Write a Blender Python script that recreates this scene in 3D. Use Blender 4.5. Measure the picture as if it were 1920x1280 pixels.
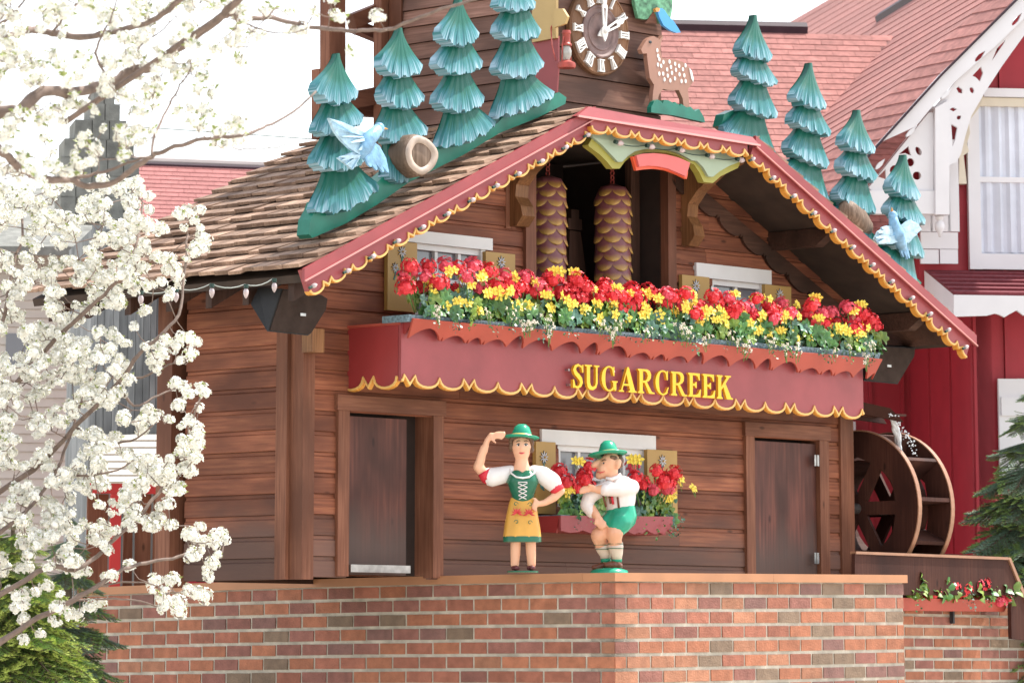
import bpy, bmesh, math, random
from mathutils import Vector, Matrix, noise
from mathutils.geometry import tessellate_polygon
R = math.radians
random.seed(7)
scene = bpy.context.scene
for o in list(bpy.data.objects): bpy.data.objects.remove(o)
# ---------------------------------------------------------------- camera
FP, TANP, PPY, CAMZ = 7600.0, 0.1824, -151.0, 1.6      # focal length / pitch / principal row in pixels of the 1920 px picture
PITCH = math.atan(TANP)
CAM = Vector((0, 0, CAMZ))
cam = bpy.data.objects.new('camera', bpy.data.cameras.new('camera'))
scene.collection.objects.link(cam); scene.camera = cam
cam.location = CAM; cam.rotation_euler = (R(90) + PITCH, 0, 0)
cam.data.sensor_width = 36; cam.data.lens = FP / 1920 * 36
cam.data.shift_y = -(640 - PPY) / 1920
cam.data.dof.use_dof = True; cam.data.dof.focus_distance = 33.0; cam.data.dof.aperture_fstop = 4.5
cam.data.clip_start = 0.5; cam.data.clip_end = 3000
# ---------------------------------------------------------------- light
SUN_EL, SUN_AZ = 60, 29        # azimuth: degrees from world +X towards +Y
w = bpy.data.worlds.new('World'); scene.world = w; w.use_nodes = True
nt = w.node_tree; bg = nt.nodes['Background']
sky = nt.nodes.new('ShaderNodeTexSky'); sky.sky_type = 'NISHITA'; sky.sun_disc = False
sky.sun_elevation = R(SUN_EL); sky.sun_rotation = R(90 - SUN_AZ)
sky.air_density = 1.2; sky.dust_density = 1.0; sky.ozone_density = 1.0
hs_ = nt.nodes.new('ShaderNodeHueSaturation'); hs_.inputs['Saturation'].default_value = .32; nt.links.new(sky.outputs[0], hs_.inputs['Color']); nt.links.new(hs_.outputs[0], bg.inputs[0]); bg.inputs[1].default_value = 0.15
sun = bpy.data.objects.new('sun', bpy.data.lights.new('sun', 'SUN')); scene.collection.objects.link(sun)
sun.data.energy = 3.1; sun.data.angle = R(0.55); sun.data.color = (1.0, 0.95, 0.87)
sd = Vector((math.cos(R(SUN_EL)) * math.cos(R(SUN_AZ)), math.cos(R(SUN_EL)) * math.sin(R(SUN_AZ)), math.sin(R(SUN_EL))))
sun.rotation_euler = sd.to_track_quat('Z', 'Y').to_euler(); sun.location = (8, 20, 30)
vs = scene.view_settings; vs.view_transform = 'Standard'; vs.look = 'None'; vs.gamma = 1; vs.use_curve_mapping = False
vs.exposure = 1.25
# ---------------------------------------------------------------- frames
def ray(px, py):
    x = (px - 960) / FP; y = -(py - PPY) / FP
    return Vector((x, math.cos(PITCH) - y * math.sin(PITCH), math.sin(PITCH) + y * math.cos(PITCH)))
def at_depth(px, py, Y):
    d = ray(px, py); return CAM + d * (Y / d.y)
class Frame:
    def __init__(s, o, rz):
        s.M = Matrix.Translation(o) @ Matrix.Rotation(R(rz), 4, 'Z'); s.I = s.M.inverted()
    def at(s, px, py, ax, val):
        a = s.I @ CAM; d = s.I.to_3x3() @ ray(px, py); i = 'xyz'.index(ax)
        return a + d * ((val - a[i]) / d[i])
    def line(s, px, ax, val, z):           # point on vertical plane ax=val whose column is px near height z
        py = 900.0
        for _ in range(12):
            p = s.at(px, py, ax, val); q = s.pix(Vector((p.x, p.y, z))); py = q[1]
        return p
    def pix(s, p):
        v = s.M @ Vector(p) - CAM
        c, sn = math.cos(PITCH), math.sin(PITCH)
        dz = v.y * c + v.z * sn; up = -v.y * sn + v.z * c
        return (960 + FP * v.x / dz, PPY - FP * up / dz)
CB = at_depth(1152, 1073, 32.6)
WORLD = Frame(Vector((0, 0, 0)), 0)
B = Frame(CB, 48.5)
_t = Frame(CB, 47); _o = Vector((0, 1.9, 0))
_u = Frame(_t.M @ _o, 47).at(560, 1073, 'y', 0)
H = Frame((_t.M @ _o) + (_t.M.to_3x3() @ Vector((_u.x, 0, 0))), 47)
RB = Frame(at_depth(1830, 1000, 42), 8.4)
# ---------------------------------------------------------------- materials
def nodes(name):
    m = bpy.data.materials.new(name); m.use_nodes = True
    return m, m.node_tree, m.node_tree.nodes['Principled BSDF']
def noise_node(t, scale, vec=None, stretch=None, detail=4, rnd=True):
    tc = t.nodes.new('ShaderNodeTexCoord'); out = vec or tc.outputs['Object']
    if rnd:
        oi = t.nodes.new('ShaderNodeObjectInfo'); mu = t.nodes.new('ShaderNodeMath'); mu.operation = 'MULTIPLY'; mu.inputs[1].default_value = 37.0
        ad = t.nodes.new('ShaderNodeVectorMath'); ad.operation = 'ADD'
        t.links.new(oi.outputs['Random'], mu.inputs[0]); t.links.new(out, ad.inputs[0]); t.links.new(mu.outputs[0], ad.inputs[1]); out = ad.outputs[0]
    if stretch:
        mp = t.nodes.new('ShaderNodeMapping'); mp.inputs['Scale'].default_value = stretch; t.links.new(out, mp.inputs[0]); out = mp.outputs[0]
    n = t.nodes.new('ShaderNodeTexNoise'); n.inputs['Scale'].default_value = scale; n.inputs['Detail'].default_value = detail
    t.links.new(out, n.inputs['Vector']); return n
def ramp(t, fac, stops):
    r = t.nodes.new('ShaderNodeValToRGB'); e = r.color_ramp.elements
    while len(e) < len(stops): e.new(0.5)
    for k, (p, c) in enumerate(stops): e[k].position = p; e[k].color = (*c, 1)
    t.links.new(fac, r.inputs[0]); return r
def mixc(t, fac, a, b, mode='MIX'):
    m = t.nodes.new('ShaderNodeMix'); m.data_type = 'RGBA'; m.blend_type = mode
    for sock, v in ((m.inputs['Factor'], fac), (m.inputs[6], a), (m.inputs[7], b)):
        if isinstance(v, (float, int)): sock.default_value = v
        elif isinstance(v, tuple): sock.default_value = (*v, 1)
        else: t.links.new(v, sock)
    return m.outputs[2]
def mul(c, k): return tuple(min(1, x * k) for x in c)
def M(name, col, rough=.6, n=.15, ns=9, bump=0, metal=0, rnd=0, spec=.4, bs=60):
    m, t, p = nodes(name)
    a = noise_node(t, ns); c = ramp(t, a.outputs[0], [(.3, mul(col, 1 - n)), (.7, mul(col, 1 + n))]).outputs[0]
    if rnd:
        oi = t.nodes.new('ShaderNodeObjectInfo'); r = ramp(t, oi.outputs['Random'], [(0, (1 - rnd,) * 3), (1, (1,) * 3)])
        c = mixc(t, 1.0, c, r.outputs[0], 'MULTIPLY')
    t.links.new(c, p.inputs['Base Color']); p.inputs['Roughness'].default_value = rough; p.inputs['Metallic'].default_value = metal
    p.inputs['Specular IOR Level'].default_value = spec
    if bump:
        b = t.nodes.new('ShaderNodeBump'); b.inputs['Strength'].default_value = bump; b.inputs['Distance'].default_value = .01
        t.links.new(noise_node(t, bs).outputs[0], b.inputs['Height']); t.links.new(b.outputs[0], p.inputs['Normal'])
    return m
def WOOD(name, cols, axis, rough=.6, scale=5, rnd=.35, bump=.25, low=None):
    m, t, p = nodes(name)
    st = {'x': (.12, 2.6, 2.6), 'y': (2.6, .12, 2.6), 'z': (2.6, 2.6, .12)}[axis]
    a = noise_node(t, scale * 4, stretch=st, detail=6); b = noise_node(t, 2.2, stretch=tuple(.5 if s < 1 else 1.4 for s in st), detail=3)
    c = ramp(t, a.outputs[0], [(.28, cols[0]), (.5, cols[1]), (.74, cols[2])]).outputs[0]
    c = mixc(t, ramp(t, b.outputs[0], [(.38, (0,) * 3), (.68, (1,) * 3)]).outputs[0], c, mul(cols[0], .75))
    kv = t.nodes.new('ShaderNodeTexVoronoi'); kv.inputs['Scale'].default_value = 1.0; km = t.nodes.new('ShaderNodeMapping'); km.inputs['Scale'].default_value = tuple(2.2 if q_ < 1 else 5.5 for q_ in st)
    tk = t.nodes.new('ShaderNodeTexCoord'); ok_ = t.nodes.new('ShaderNodeObjectInfo'); mk_ = t.nodes.new('ShaderNodeMath'); mk_.operation = 'MULTIPLY'; mk_.inputs[1].default_value = 19.0; ak = t.nodes.new('ShaderNodeVectorMath'); ak.operation = 'ADD'
    t.links.new(ok_.outputs['Random'], mk_.inputs[0]); t.links.new(tk.outputs['Object'], ak.inputs[0]); t.links.new(mk_.outputs[0], ak.inputs[1]); t.links.new(ak.outputs[0], km.inputs[0]); t.links.new(km.outputs[0], kv.inputs['Vector'])
    c = mixc(t, ramp(t, kv.outputs['Distance'], [(.045, (.75,) * 3), (.11, (0,) * 3)]).outputs[0], c, mul(cols[0], .35))
    if low:       # weathering: grey worn stain towards the foot of the wall
        tc = t.nodes.new('ShaderNodeTexCoord'); sx = t.nodes.new('ShaderNodeSeparateXYZ'); t.links.new(tc.outputs['Object'], sx.inputs[0])
        ad = t.nodes.new('ShaderNodeMath'); ad.operation = 'MULTIPLY_ADD'; ad.inputs[1].default_value = -.45
        t.links.new(b.outputs[0], ad.inputs[0]); t.links.new(sx.outputs[2], ad.inputs[2])
        c = mixc(t, ramp(t, ad.outputs[0], [(0, (.8,) * 3), (.34, (0,) * 3)]).outputs[0], c, low)
    if rnd:
        oi = t.nodes.new('ShaderNodeObjectInfo'); r = ramp(t, oi.outputs['Random'], [(0, (1 - rnd,) * 3), (1, (1,) * 3)])
        c = mixc(t, 1.0, c, r.outputs[0], 'MULTIPLY')
    t.links.new(c, p.inputs['Base Color']); p.inputs['Roughness'].default_value = rough; p.inputs['Specular IOR Level'].default_value = .22
    bn = t.nodes.new('ShaderNodeBump'); bn.inputs['Strength'].default_value = bump; bn.inputs['Distance'].default_value = .006
    t.links.new(a.outputs[0], bn.inputs['Height']); t.links.new(bn.outputs[0], p.inputs['Normal'])
    return m
BR = ((.20, .068, .038), (.335, .114, .060), (.455, .176, .088))
BRL = (.17, .10, .080)
mt = {}
mt['board_x'] = WOOD('stained_board', BR, 'x', low=BRL)
mt['board_y'] = WOOD('stained_side_board', BR, 'y', low=BRL)
BT = ((.17, .066, .038), (.25, .10, .058), (.32, .14, .082))
mt['trim_x'] = WOOD('trim_board', BT, 'x', rnd=.15); mt['trim_z'] = WOOD('trim_post', BT, 'z', rnd=.15); mt['trim_y'] = WOOD('trim_beam', BT, 'y', rnd=.15)
DK = ((.05, .025, .017), (.085, .04, .027), (.12, .06, .04))
mt['door'] = WOOD('door_panel', ((.085, .034, .026), (.15, .055, .042), (.24, .085, .055)), 'z', rough=.5, rnd=0, scale=3, low=(.10, .07, .06))
mt['dark'] = WOOD('dark_wood', DK, 'x', rnd=.2); mt['darkz'] = WOOD('dark_wood_upright', DK, 'z', rnd=.2)
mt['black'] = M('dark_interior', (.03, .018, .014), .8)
mt['honey'] = WOOD('honey_wood', ((.16, .07, .03), (.26, .12, .05), (.36, .18, .08)), 'z', rough=.4, rnd=0)
mt['pink'] = M('rose_paint', (.295, .055, .060), .45, .13, 3.5, bump=.05)
mt['red'] = M('brick_red_paint', (.42, .075, .05), .45, .10, 3, bump=.05)
mt['maroon'] = M('maroon_paint', (.30, .035, .035), .45, .08, 3)
mt['yellow'] = M('ochre_trim_paint', (.74, .45, .14), .4, .10, 6)
mt['orange'] = M('orange_trim_edge', (.72, .33, .06), .4, .08, 6)
mt['letter'] = M('yellow_letter_paint', (.88, .56, .02), .3, .05, 4)
mt['shutter'] = M('mustard_paint', (.46, .28, .085), .5, .06, 3)
mt['white'] = M('white_paint', (.74, .72, .70), .45, .05, 4, bump=.05)
mt['green'] = M('green_paint', (.03, .30, .19), .32, .25, 7)
mt['glass'] = M('grey_window_glass', (.16, .165, .19), .08, .15, 1.5, spec=.8)
mt['speaker'] = M('speaker_plastic', (.038, .038, .040), .7, .15, 6, spec=.15)
mt['grille'] = M('speaker_grille', (.052, .036, .030), .9, .2, 9, spec=.05)
mt['steel'] = M('bright_steel', (.42, .41, .40), .35, .25, 14, metal=.9)
mt['soffit'] = M('dark_soffit', (.045, .028, .02), .8, .3, 5)
mt['liner'] = M('speckled_liner', (.16, .24, .28), .6, .6, 45)
mt['shing'] = WOOD('weathered_cedar', ((.27, .165, .115), (.43, .28, .20), (.58, .41, .30)), 'x', rough=.75, scale=6, rnd=.4, bump=.4)
mt['tan'] = M('copper_tan_metal', (.44, .20, .095), .45, .10, 3)
# ---------------------------------------------------------------- mesh helpers
class MB:
    def __init__(s): s.v = []; s.f = []; s.m = []; s.uv = None
    def add(s, vs, fs, m=0):
        n = len(s.v); s.v += [tuple(v) for v in vs]; s.f += [tuple(i + n for i in f) for f in fs]; s.m += [m] * len(fs); return s
    def box(s, x0, x1, y0, y1, z0, z1, m=0):
        return s.add([(x, y, z) for z in (z0, z1) for y in (y0, y1) for x in (x0, x1)], [(0, 2, 3, 1), (4, 5, 7, 6), (0, 1, 5, 4), (2, 6, 7, 3), (0, 4, 6, 2), (1, 3, 7, 5)], m)
    def hexa(s, p, m=0):   # 8 corners, first 4 bottom ring, last 4 top ring
        return s.add(p, [(3, 2, 1, 0), (4, 5, 6, 7), (0, 1, 5, 4), (1, 2, 6, 5), (2, 3, 7, 6), (3, 0, 4, 7)], m)
    def prism(s, loops, axis='y', a=0, b=.02, m=0, mside=None):
        """loops: outer polygon then holes, of (p, q) pairs in the plane across axis; extruded from a to b"""
        L = [[Vector((p[0], p[1], 0)) for p in l] for l in loops]
        fl = [p for l in L for p in l]; tri = tessellate_polygon(L)
        def mk(p, h): return {'y': (p.x, h, p.y), 'x': (h, p.x, p.y), 'z': (p.x, p.y, h)}[axis]
        n = len(fl); vs_ = [mk(p, a) for p in fl] + [mk(p, b) for p in fl]
        s.add(vs_, [tuple(t) for t in tri] + [tuple(i + n for i in reversed(t)) for t in tri], m)
        fs = []; k = 0
        for l in L:
            c = len(l); fs += [(k + i, k + (i + 1) % c, n + k + (i + 1) % c, n + k + i) for i in range(c)]; k += c
        s.add(vs_, fs, m if mside is None else mside); return s
    def tube(s, pts, r, seg=8, m=0, caps=True):
        pts = [Vector(p) for p in pts]; rr = r if isinstance(r, (list, tuple)) else [r] * len(pts)
        base = len(s.v); up0 = None
        for i, p in enumerate(pts):
            d = (pts[min(i + 1, len(pts) - 1)] - pts[max(i - 1, 0)]); d = d.normalized() if d.length > 1e-9 else Vector((0, 0, 1))
            a = (up0 - d * up0.dot(d)) if up0 else d.orthogonal()
            a = a.normalized() if a.length > 1e-6 else d.orthogonal().normalized(); up0 = a; b = d.cross(a)
            for k in range(seg):
                t = 2 * math.pi * k / seg; s.v.append(tuple(p + (a * math.cos(t) + b * math.sin(t)) * rr[i]))
        for i in range(len(pts) - 1):
            for k in range(seg):
                k2 = (k + 1) % seg; s.f.append((base + i * seg + k, base + i * seg + k2, base + (i + 1) * seg + k2, base + (i + 1) * seg + k)); s.m.append(m)
        if caps:
            s.f.append(tuple(base + k for k in reversed(range(seg)))); s.m.append(m)
            s.f.append(tuple(base + (len(pts) - 1) * seg + k for k in range(seg))); s.m.append(m)
        return s
    def lathe(s, prof, c=(0, 0, 0), seg=20, m=0, axis='z', squash=1):
        base = len(s.v); c = Vector(c)
        for r, h in prof:
            for k in range(seg):
                t = 2 * math.pi * k / seg; x, y = r * math.cos(t), r * math.sin(t) * squash
                s.v.append(tuple(c + (Vector((x, y, h)) if axis == 'z' else Vector((x, h, y)) if axis == 'y' else Vector((h, x, y)))))
        for i in range(len(prof) - 1):
            for k in range(seg):
                k2 = (k + 1) % seg; s.f.append((base + i * seg + k, base + i * seg + k2, base + (i + 1) * seg + k2, base + (i + 1) * seg + k)); s.m.append(m)
        return s
    def ball(s, c, r, seg=12, m=0):
        r = r if isinstance(r, (tuple, list)) else (r,) * 3; c = Vector(c); base = len(s.v); n = seg // 2
        for i in range(1, n):
            a = math.pi * i / n
            for k in range(seg):
                t = 2 * math.pi * k / seg; s.v.append((c.x + r[0] * math.sin(a) * math.cos(t), c.y + r[1] * math.sin(a) * math.sin(t), c.z + r[2] * math.cos(a)))
        s.v.append((c.x, c.y, c.z + r[2])); s.v.append((c.x, c.y, c.z - r[2])); T = len(s.v) - 2
        for i in range(n - 2):
            for k in range(seg):
                k2 = (k + 1) % seg; s.f.append((base + i * seg + k, base + (i + 1) * seg + k, base + (i + 1) * seg + k2, base + i * seg + k2)); s.m.append(m)
        for k in range(seg):
            k2 = (k + 1) % seg; s.f.append((T, base + k, base + k2)); s.f.append((T + 1, base + (n - 2) * seg + k2, base + (n - 2) * seg + k)); s.m += [m, m]
        return s
    def mesh(s, name, mats, off=(0, 0, 0), smooth=False):
        me = bpy.data.meshes.new(name); o = Vector(off)
        me.from_pydata([(v[0] - o.x, v[1] - o.y, v[2] - o.z) for v in s.v], [], s.f)
        mats = mats if isinstance(mats, (list, tuple)) else [mats]
        for x in mats: me.materials.append(mt[x] if isinstance(x, str) else x)
        if len(mats) > 1: me.polygons.foreach_set('material_index', s.m)
        bm = bmesh.new(); bm.from_mesh(me); bmesh.ops.recalc_face_normals(bm, faces=bm.faces); bm.to_mesh(me); bm.free()
        if smooth:
            me.polygons.foreach_set('use_smooth', [True] * len(me.polygons))
            if smooth != 'all': 
                try: me.set_sharp_from_angle(angle=R(40))
                except Exception: pass
        me.update(); return me
    def ob(s, name, mats, parent, smooth=False):
        return link(name, s.mesh(name, mats, BASE.get(parent.name, (0, 0, 0)) if parent else (0, 0, 0), smooth), parent)
BASE = {}
def link(name, me, parent=None, loc=None, rot=None, scale=None, kind=None, label=None):
    o = bpy.data.objects.new(name, me); scene.collection.objects.link(o)
    if parent: o.parent = parent
    if loc is not None: o.location = loc
    if rot is not None: o.rotation_euler = rot
    if scale is not None: o.scale = scale if isinstance(scale, (tuple, list, Vector)) else (scale,) * 3
    if kind: o['kind'] = kind
    if label: o['label'] = label
    return o
def thing(name, label, cat, F=WORLD, base=(0, 0, 0), group=None):
    o = bpy.data.objects.new(name, None); scene.collection.objects.link(o); o.empty_display_size = .2
    o.matrix_world = F.M @ Matrix.Translation(Vector(base)); o['label'] = label; o['category'] = cat
    if group: o['group'] = group
    BASE[o.name] = tuple(base); return o
def part(name, mb, mats, parent, smooth=False, root=None, label=None):   # meshes are written in the frame's coordinates
    r = root or parent
    while r.parent: r = r.parent
    o = link(name, mb.mesh(name, mats, BASE[r.name], smooth), parent)
    if label: o['label'] = label
    return o
def offset_poly(pts, t):
    """shift an open polyline to its left by t (mitred)"""
    out = []
    for i, p in enumerate(pts):
        a = Vector(pts[max(i - 1, 0)]); b = Vector(p); c = Vector(pts[min(i + 1, len(pts) - 1)])
        n1 = (b - a); n2 = (c - b)
        if n1.length < 1e-9: n1 = n2
        if n2.length < 1e-9: n2 = n1
        n1 = Vector((-n1.y, n1.x)).normalized(); n2 = Vector((-n2.y, n2.x)).normalized(); k = n1 + n2
        k = k / max(.75, k.length_squared / 2) if k.length > 1e-6 else n1
        out.append((b.x + k.x * t, b.y + k.y * t))
    return out
def scallops(L, unit, arcs, da, dv, vfrac, start=0.0):
    """lower edge of a fretted board: (s, drop) along length L; per unit `arcs` round scallops and one V tooth"""
    w = unit / (arcs + vfrac); pts = []; s = -start
    while s < L + 1e-6:
        for k in range(arcs):
            for j in range(9):
                a = math.pi * j / 8; pts.append((s + w * (1 - math.cos(a)) / 2, da * math.sin(a) ** .8))
            s += w
        v = w * vfrac; pts += [(s + v / 2, dv)]; s += v
    pts.append((s, 0)); out = []
    for p in pts:
        if -1e-9 <= p[0] <= L and (not out or p[0] > out[-1][0] + 1e-6): out.append(p)
    if out[0][0] > 1e-6: out.insert(0, (0, out[0][1]))
    if out[-1][0] < L - 1e-6: out.append((L, out[-1][1]))
    return out
# ================================================================ ground and brick retaining wall
GZ = 0.0
g = MB(); g.box(-160, 160, -60, 400, -.3, 0); mt['ground'] = M('pale_concrete', (.46, .42, .36), .8, .12, .5)
o = link('ground', g.mesh('ground', 'ground')); o['kind'] = 'structure'
COLS = [(.43, .165, .09), (.39, .145, .092), (.31, .128, .098), (.25, .17, .115), (.26, .13, .108), (.43, .19, .11)]
for i, c in enumerate(COLS): mt['brick%d' % i] = M('brick_clay_%d' % i, c, .8, .20, 11, bump=.6, rnd=.24, bs=70)
mt['mortar'] = M('mortar', (.50, .45, .37), .9, .25, 8, bump=.5)
def brick_mesh(w, h, d, ci, i=0):
    b = MB(); c = .004; r = random.Random(i)
    j = lambda: r.uniform(-.0015, .0015)
    b.hexa([(0, 0, 0), (w, 0, 0), (w, d, 0), (0, d, 0), (0, 0, h), (w, 0, h), (w, d, h), (0, d, h)])
    b.v = [(x + j(), y + (j() if y < .01 else 0), z + j()) for x, y, z in b.v]
    return b.mesh('brick', 'brick%d' % ci)
W, CH, JH, JB = .302, .1155, .023, .027
bmesh_cache = {}
def lay(parent, x0, x1, zt, rows, zf, axis, sgn=1, W=W, CH=CH, visible=300, phase=0, d=.06, seed=1, proud=.008):
    """brick courses in frame coordinates relative to the parent's base; axis x or y runs along the wall, face at 0 looking outward"""
    rng = random.Random(seed); n = 0; rest = []
    for r in range(rows):
        x = x0 - (W / 2 if (r + phase) % 2 else 0)
        while x < x1 - .01:
            a, b_ = max(x, x0), min(x + W - JH, x1)
            x += W
            if b_ - a < .03: continue
            ci = rng.choices(range(6), (27, 27, 19, 9, 7, 11))[0]
            z = zt - (r + 1) * CH + JB / 2; mid = (a + b_) / 2
            key = (round(b_ - a, 3), round(CH, 4), ci, n % 3 if b_ - a > W * .8 else 0)
            if n < visible:
                if key not in bmesh_cache: bmesh_cache[key] = brick_mesh(b_ - a, CH - JB, d, ci, n)
                k = (zf(mid + .05) - zf(mid - .05)) / .1
                if axis == 'x': o = link('brick', bmesh_cache[key], parent, (a, -proud + rng.uniform(-.002, .002), z + zf(a)), (0, -math.atan(k), 0))
                else:           # wall runs back along +y with its face looking to -x
                    o = link('brick', bmesh_cache[key], parent, (-proud + rng.uniform(-.002, .002), b_, z + zf(b_)), (0, 0, R(-90)))
                n += 1
            else: rest.append((a, b_, z + zf(mid), ci))
    if rest:
        m = MB()
        for a, b_, z, ci in rest:
            if axis == 'x': m.box(a, b_, -proud, d, z, z + CH - JB, ci)
            else: m.box(-proud, d, a, b_, z, z + CH - JB, ci)
        link('lower_bricks', m.mesh('lower_bricks', ['brick%d' % i for i in range(6)]), parent, kind='stuff')
wall = thing('brick_retaining_wall', 'long red brick retaining wall with copper-tan metal cap that carries the cuckoo clock chalet', 'wall', B)
XR = B.at(1692, 1090, 'y', 0).x; YL = B.at(150, 1110, 'x', 0).y
zR = lambda x: .0105 * x
def zL(y):      # the left-hand face sags slightly away from the corner
    px = 173 * y; return -(1.4e-5 * px * px - .0040 * px) / 237
lay(wall, 0, XR, -.066, 19, zR, 'x', phase=0, visible=132, seed=4)
lay(wall, W * .0, YL, -.066, 19, zL, 'y', phase=1, visible=168, seed=9)
m = MB()
m.hexa([(0.0, 0, -2.28), (XR, 0, -2.28), (XR, .25, -2.28), (0, .25, -2.28), (0, 0, -.06), (XR, 0, -.06 + zR(XR)), (XR, .25, -.06 + zR(XR)), (0, .25, -.06)])
ys = [YL * i / 10 for i in range(11)]
for a, b_ in zip(ys, ys[1:]):
    m.hexa([(0, a, -2.28), (.25, a, -2.28), (.25, b_, -2.28), (0, b_, -2.28), (0.0, a, -.06 + zL(a)), (.25, a, -.06 + zL(a)), (.25, b_, -.06 + zL(b_)), (0, b_, -.06 + zL(b_))])
part('mortar_core', m, 'mortar', wall)
c = MB(); ov = .034; ov2 = .30
segs = [(-ov, XR * .52), (XR * .52 + .002, XR + .03)]
for a, b_ in segs:
    c.hexa([(a, -ov, -.068 + zR(a)), (b_, -ov, -.068 + zR(b_)), (b_, ov2, -.068 + zR(b_)), (a, ov2, -.068 + zR(a)), (a, -ov, zR(a)), (b_, -ov, zR(b_)), (b_, ov2, zR(b_)), (a, ov2, zR(a))])
part('metal_cap', c, 'tan', wall, label='sunlit right-hand run of the metal cap')
c = MB(); n = 12
for i in range(n):
    a, b_ = ov2 + .002 + (YL - .3) * i / n, ov2 + .002 + (YL - .3) * (i + 1) / n
    c.hexa([(-ov, a, -.068 + zL(a)), (ov2, a, -.068 + zL(a)), (ov2, b_, -.068 + zL(b_)), (-ov, b_, -.068 + zL(b_)), (-ov, a, zL(a)), (ov2, a, zL(a)), (ov2, b_, zL(b_)), (-ov, b_, zL(b_))])
part('metal_cap', c, 'tan', wall)
# platform behind the cap
p = MB(); p.box(.25, XR, .25, YL, -.5, -.16); part('platform', p, 'mortar', wall)
# ================================================================ chalet
def h(px, py, w_=0):
    q = H.at(px, py, 'y', -w_); return (q.x, q.z)
def hs(px, py, x=0):
    q = H.at(px, py, 'x', x); return (q.y, q.z)
house = thing('cuckoo_clock_house', 'big brown wooden cuckoo clock chalet with scalloped rose bargeboards and a shingled gable roof', 'clock house', H)
U1 = 7.05; DEPTH = 2.45; OH = .79
EL, AL, AR, ER = (-.775, 2.305), (2.60, 3.91), (4.76, 3.86), (7.90, 2.285)
kl = (AL[1] - EL[1]) / (AL[0] - EL[0]); kr = (ER[1] - AR[1]) / (ER[0] - AR[0])
def roofz(x):
    return AL[1] + kl * (x - AL[0]) if x < AL[0] else (AR[1] + kr * (x - AR[0]) if x > AR[0] else AL[1] + (AR[1] - AL[1]) * (x - AL[0]) / (AR[0] - AL[0]))
OPEN = (h(996, 500)[0], h(1244, 500)[0])
def rect(px0, py0, px1, py1, w_=0):
    a = h(px0, py0, w_); b_ = h(px1, py1, w_); return (a[0], b_[0], b_[1], a[1])
DL = (h(646, 900)[0], h(804, 900)[0], 0, h(646, 770)[1]); DR = (h(1407, 900)[0], h(1529, 900)[0], 0, h(1407, 818)[1])
WU = (h(775, 480)[0], h(905, 480)[0], h(906, 600)[1], h(905, 468)[1])
WV = (h(1332, 560)[0], h(1430, 560)[0], h(1400, 660)[1], h(1430, 532)[1])
WL = (h(1044, 880)[0], h(1212, 880)[0], h(1200, 962)[1], h(1212, 842)[1])
holes = [DL, DR, WU, WV, WL, (OPEN[0], OPEN[1], 1.9, 9)]
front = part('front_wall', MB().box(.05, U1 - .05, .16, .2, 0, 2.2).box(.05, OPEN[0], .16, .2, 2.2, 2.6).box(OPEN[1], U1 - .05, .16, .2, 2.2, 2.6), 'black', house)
def siding(parent, span, zr, period, holes, axis, mat, top=None, seed=0):
    rng = random.Random(seed); z = zr[0]
    while z < zr[1]:
        iv = [[span[0], span[1]]]
        if top: 
            zz = z + period * .5; lim = top(zz)
            if not lim: break
            iv = [[max(iv[0][0], lim[0]), min(iv[0][1], lim[1])]]
            if iv[0][0] >= iv[0][1]: break
        for hx0, hx1, hz0, hz1 in holes:
            if hz0 < z + period * .6 and hz1 > z + period * .4:
                nw = []
                for a, b_ in iv:
                    if hx1 <= a or hx0 >= b_: nw.append([a, b_]); continue
                    if hx0 > a + .01: nw.append([a, hx0])
                    if hx1 < b_ - .01: nw.append([hx1, b_])
                iv = nw
        for a, b_ in iv:
            cuts = [a]
            if b_ - a > 1.6 and rng.random() < .75: cuts.append(rng.uniform(a + .5, b_ - .5))
            cuts.append(b_)
            for c0, c1 in zip(cuts, cuts[1:]):
                pz = [(-.022, z), (-.026, z + .004), (-.024, z + period * .76), (-.010, z + period * .83), (-.008, z + period * .985), (.03, z + period * .985), (.03, z)]
                j = rng.uniform(-.002, .002); n = len(pz)
                V = [(c0 + .001, y + j, zz) for y, zz in pz] + [(c1 - .001, y + j, zz) for y, zz in pz]
                if axis == 'y': V = [(y, x, zz) for x, y, zz in V]
                b = MB(); b.add(V, [tuple(reversed(range(n))), tuple(range(n, 2 * n))] + [(i, (i + 1) % n, n + (i + 1) % n, n + i) for i in range(n)])
                part('board', b, mat, parent, root=house)
        z += period
def gable(z):
    if z < roofz(0): return (.0, U1)
    a = AL[0] + (z - AL[1]) / kl; b_ = AR[0] + (z - AR[1]) / kr
    return (a, b_) if a < b_ else None
siding(front, (.02, U1 - .02), (-.03, 3.75), .1655, holes, 'x', 'board_x', gable, 3)
side = part('side_wall', MB().box(.16, .2, .12, 1.33, 0, 2.45), 'black', house)
siding(side, (.12, 1.33), (-.05, 2.42), .1705, [], 'y', 'board_y', None, 5)
# posts
part('corner_post', MB().box(-.012, .118, -.045, .10, -.05, 1.98), 'trim_z', house, label='reddish front face of the left corner')
part('corner_post', MB().box(-.05, -.002, .102, .23, -.05, 2.2), 'trim_z', house, label='weathered side board of the left corner')
part('corner_post', MB().box(U1 - .16, U1 + .03, -.05, .12, -.05, 2.3), 'trim_z', house)
part('back_post', MB().box(-.10, .10, 1.42, 1.60, -.1, 2.5), 'trim_z', house, label='dark post at the back end of the side wall')
part('far_wall', MB().box(U1 - .04, U1, .1, 1.40, -.05, 2.4).box(.2, U1, 1.40, 1.42, -.05, 2.35), 'dark', house)
# corner bracket block under the left speaker
q = h(588, 655, .16); part('bracket_block', MB().box(q[0] - .02, q[0] + .12, -.16, -.045, q[1] - .02, q[1] + .17), 'honey', house)
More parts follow.
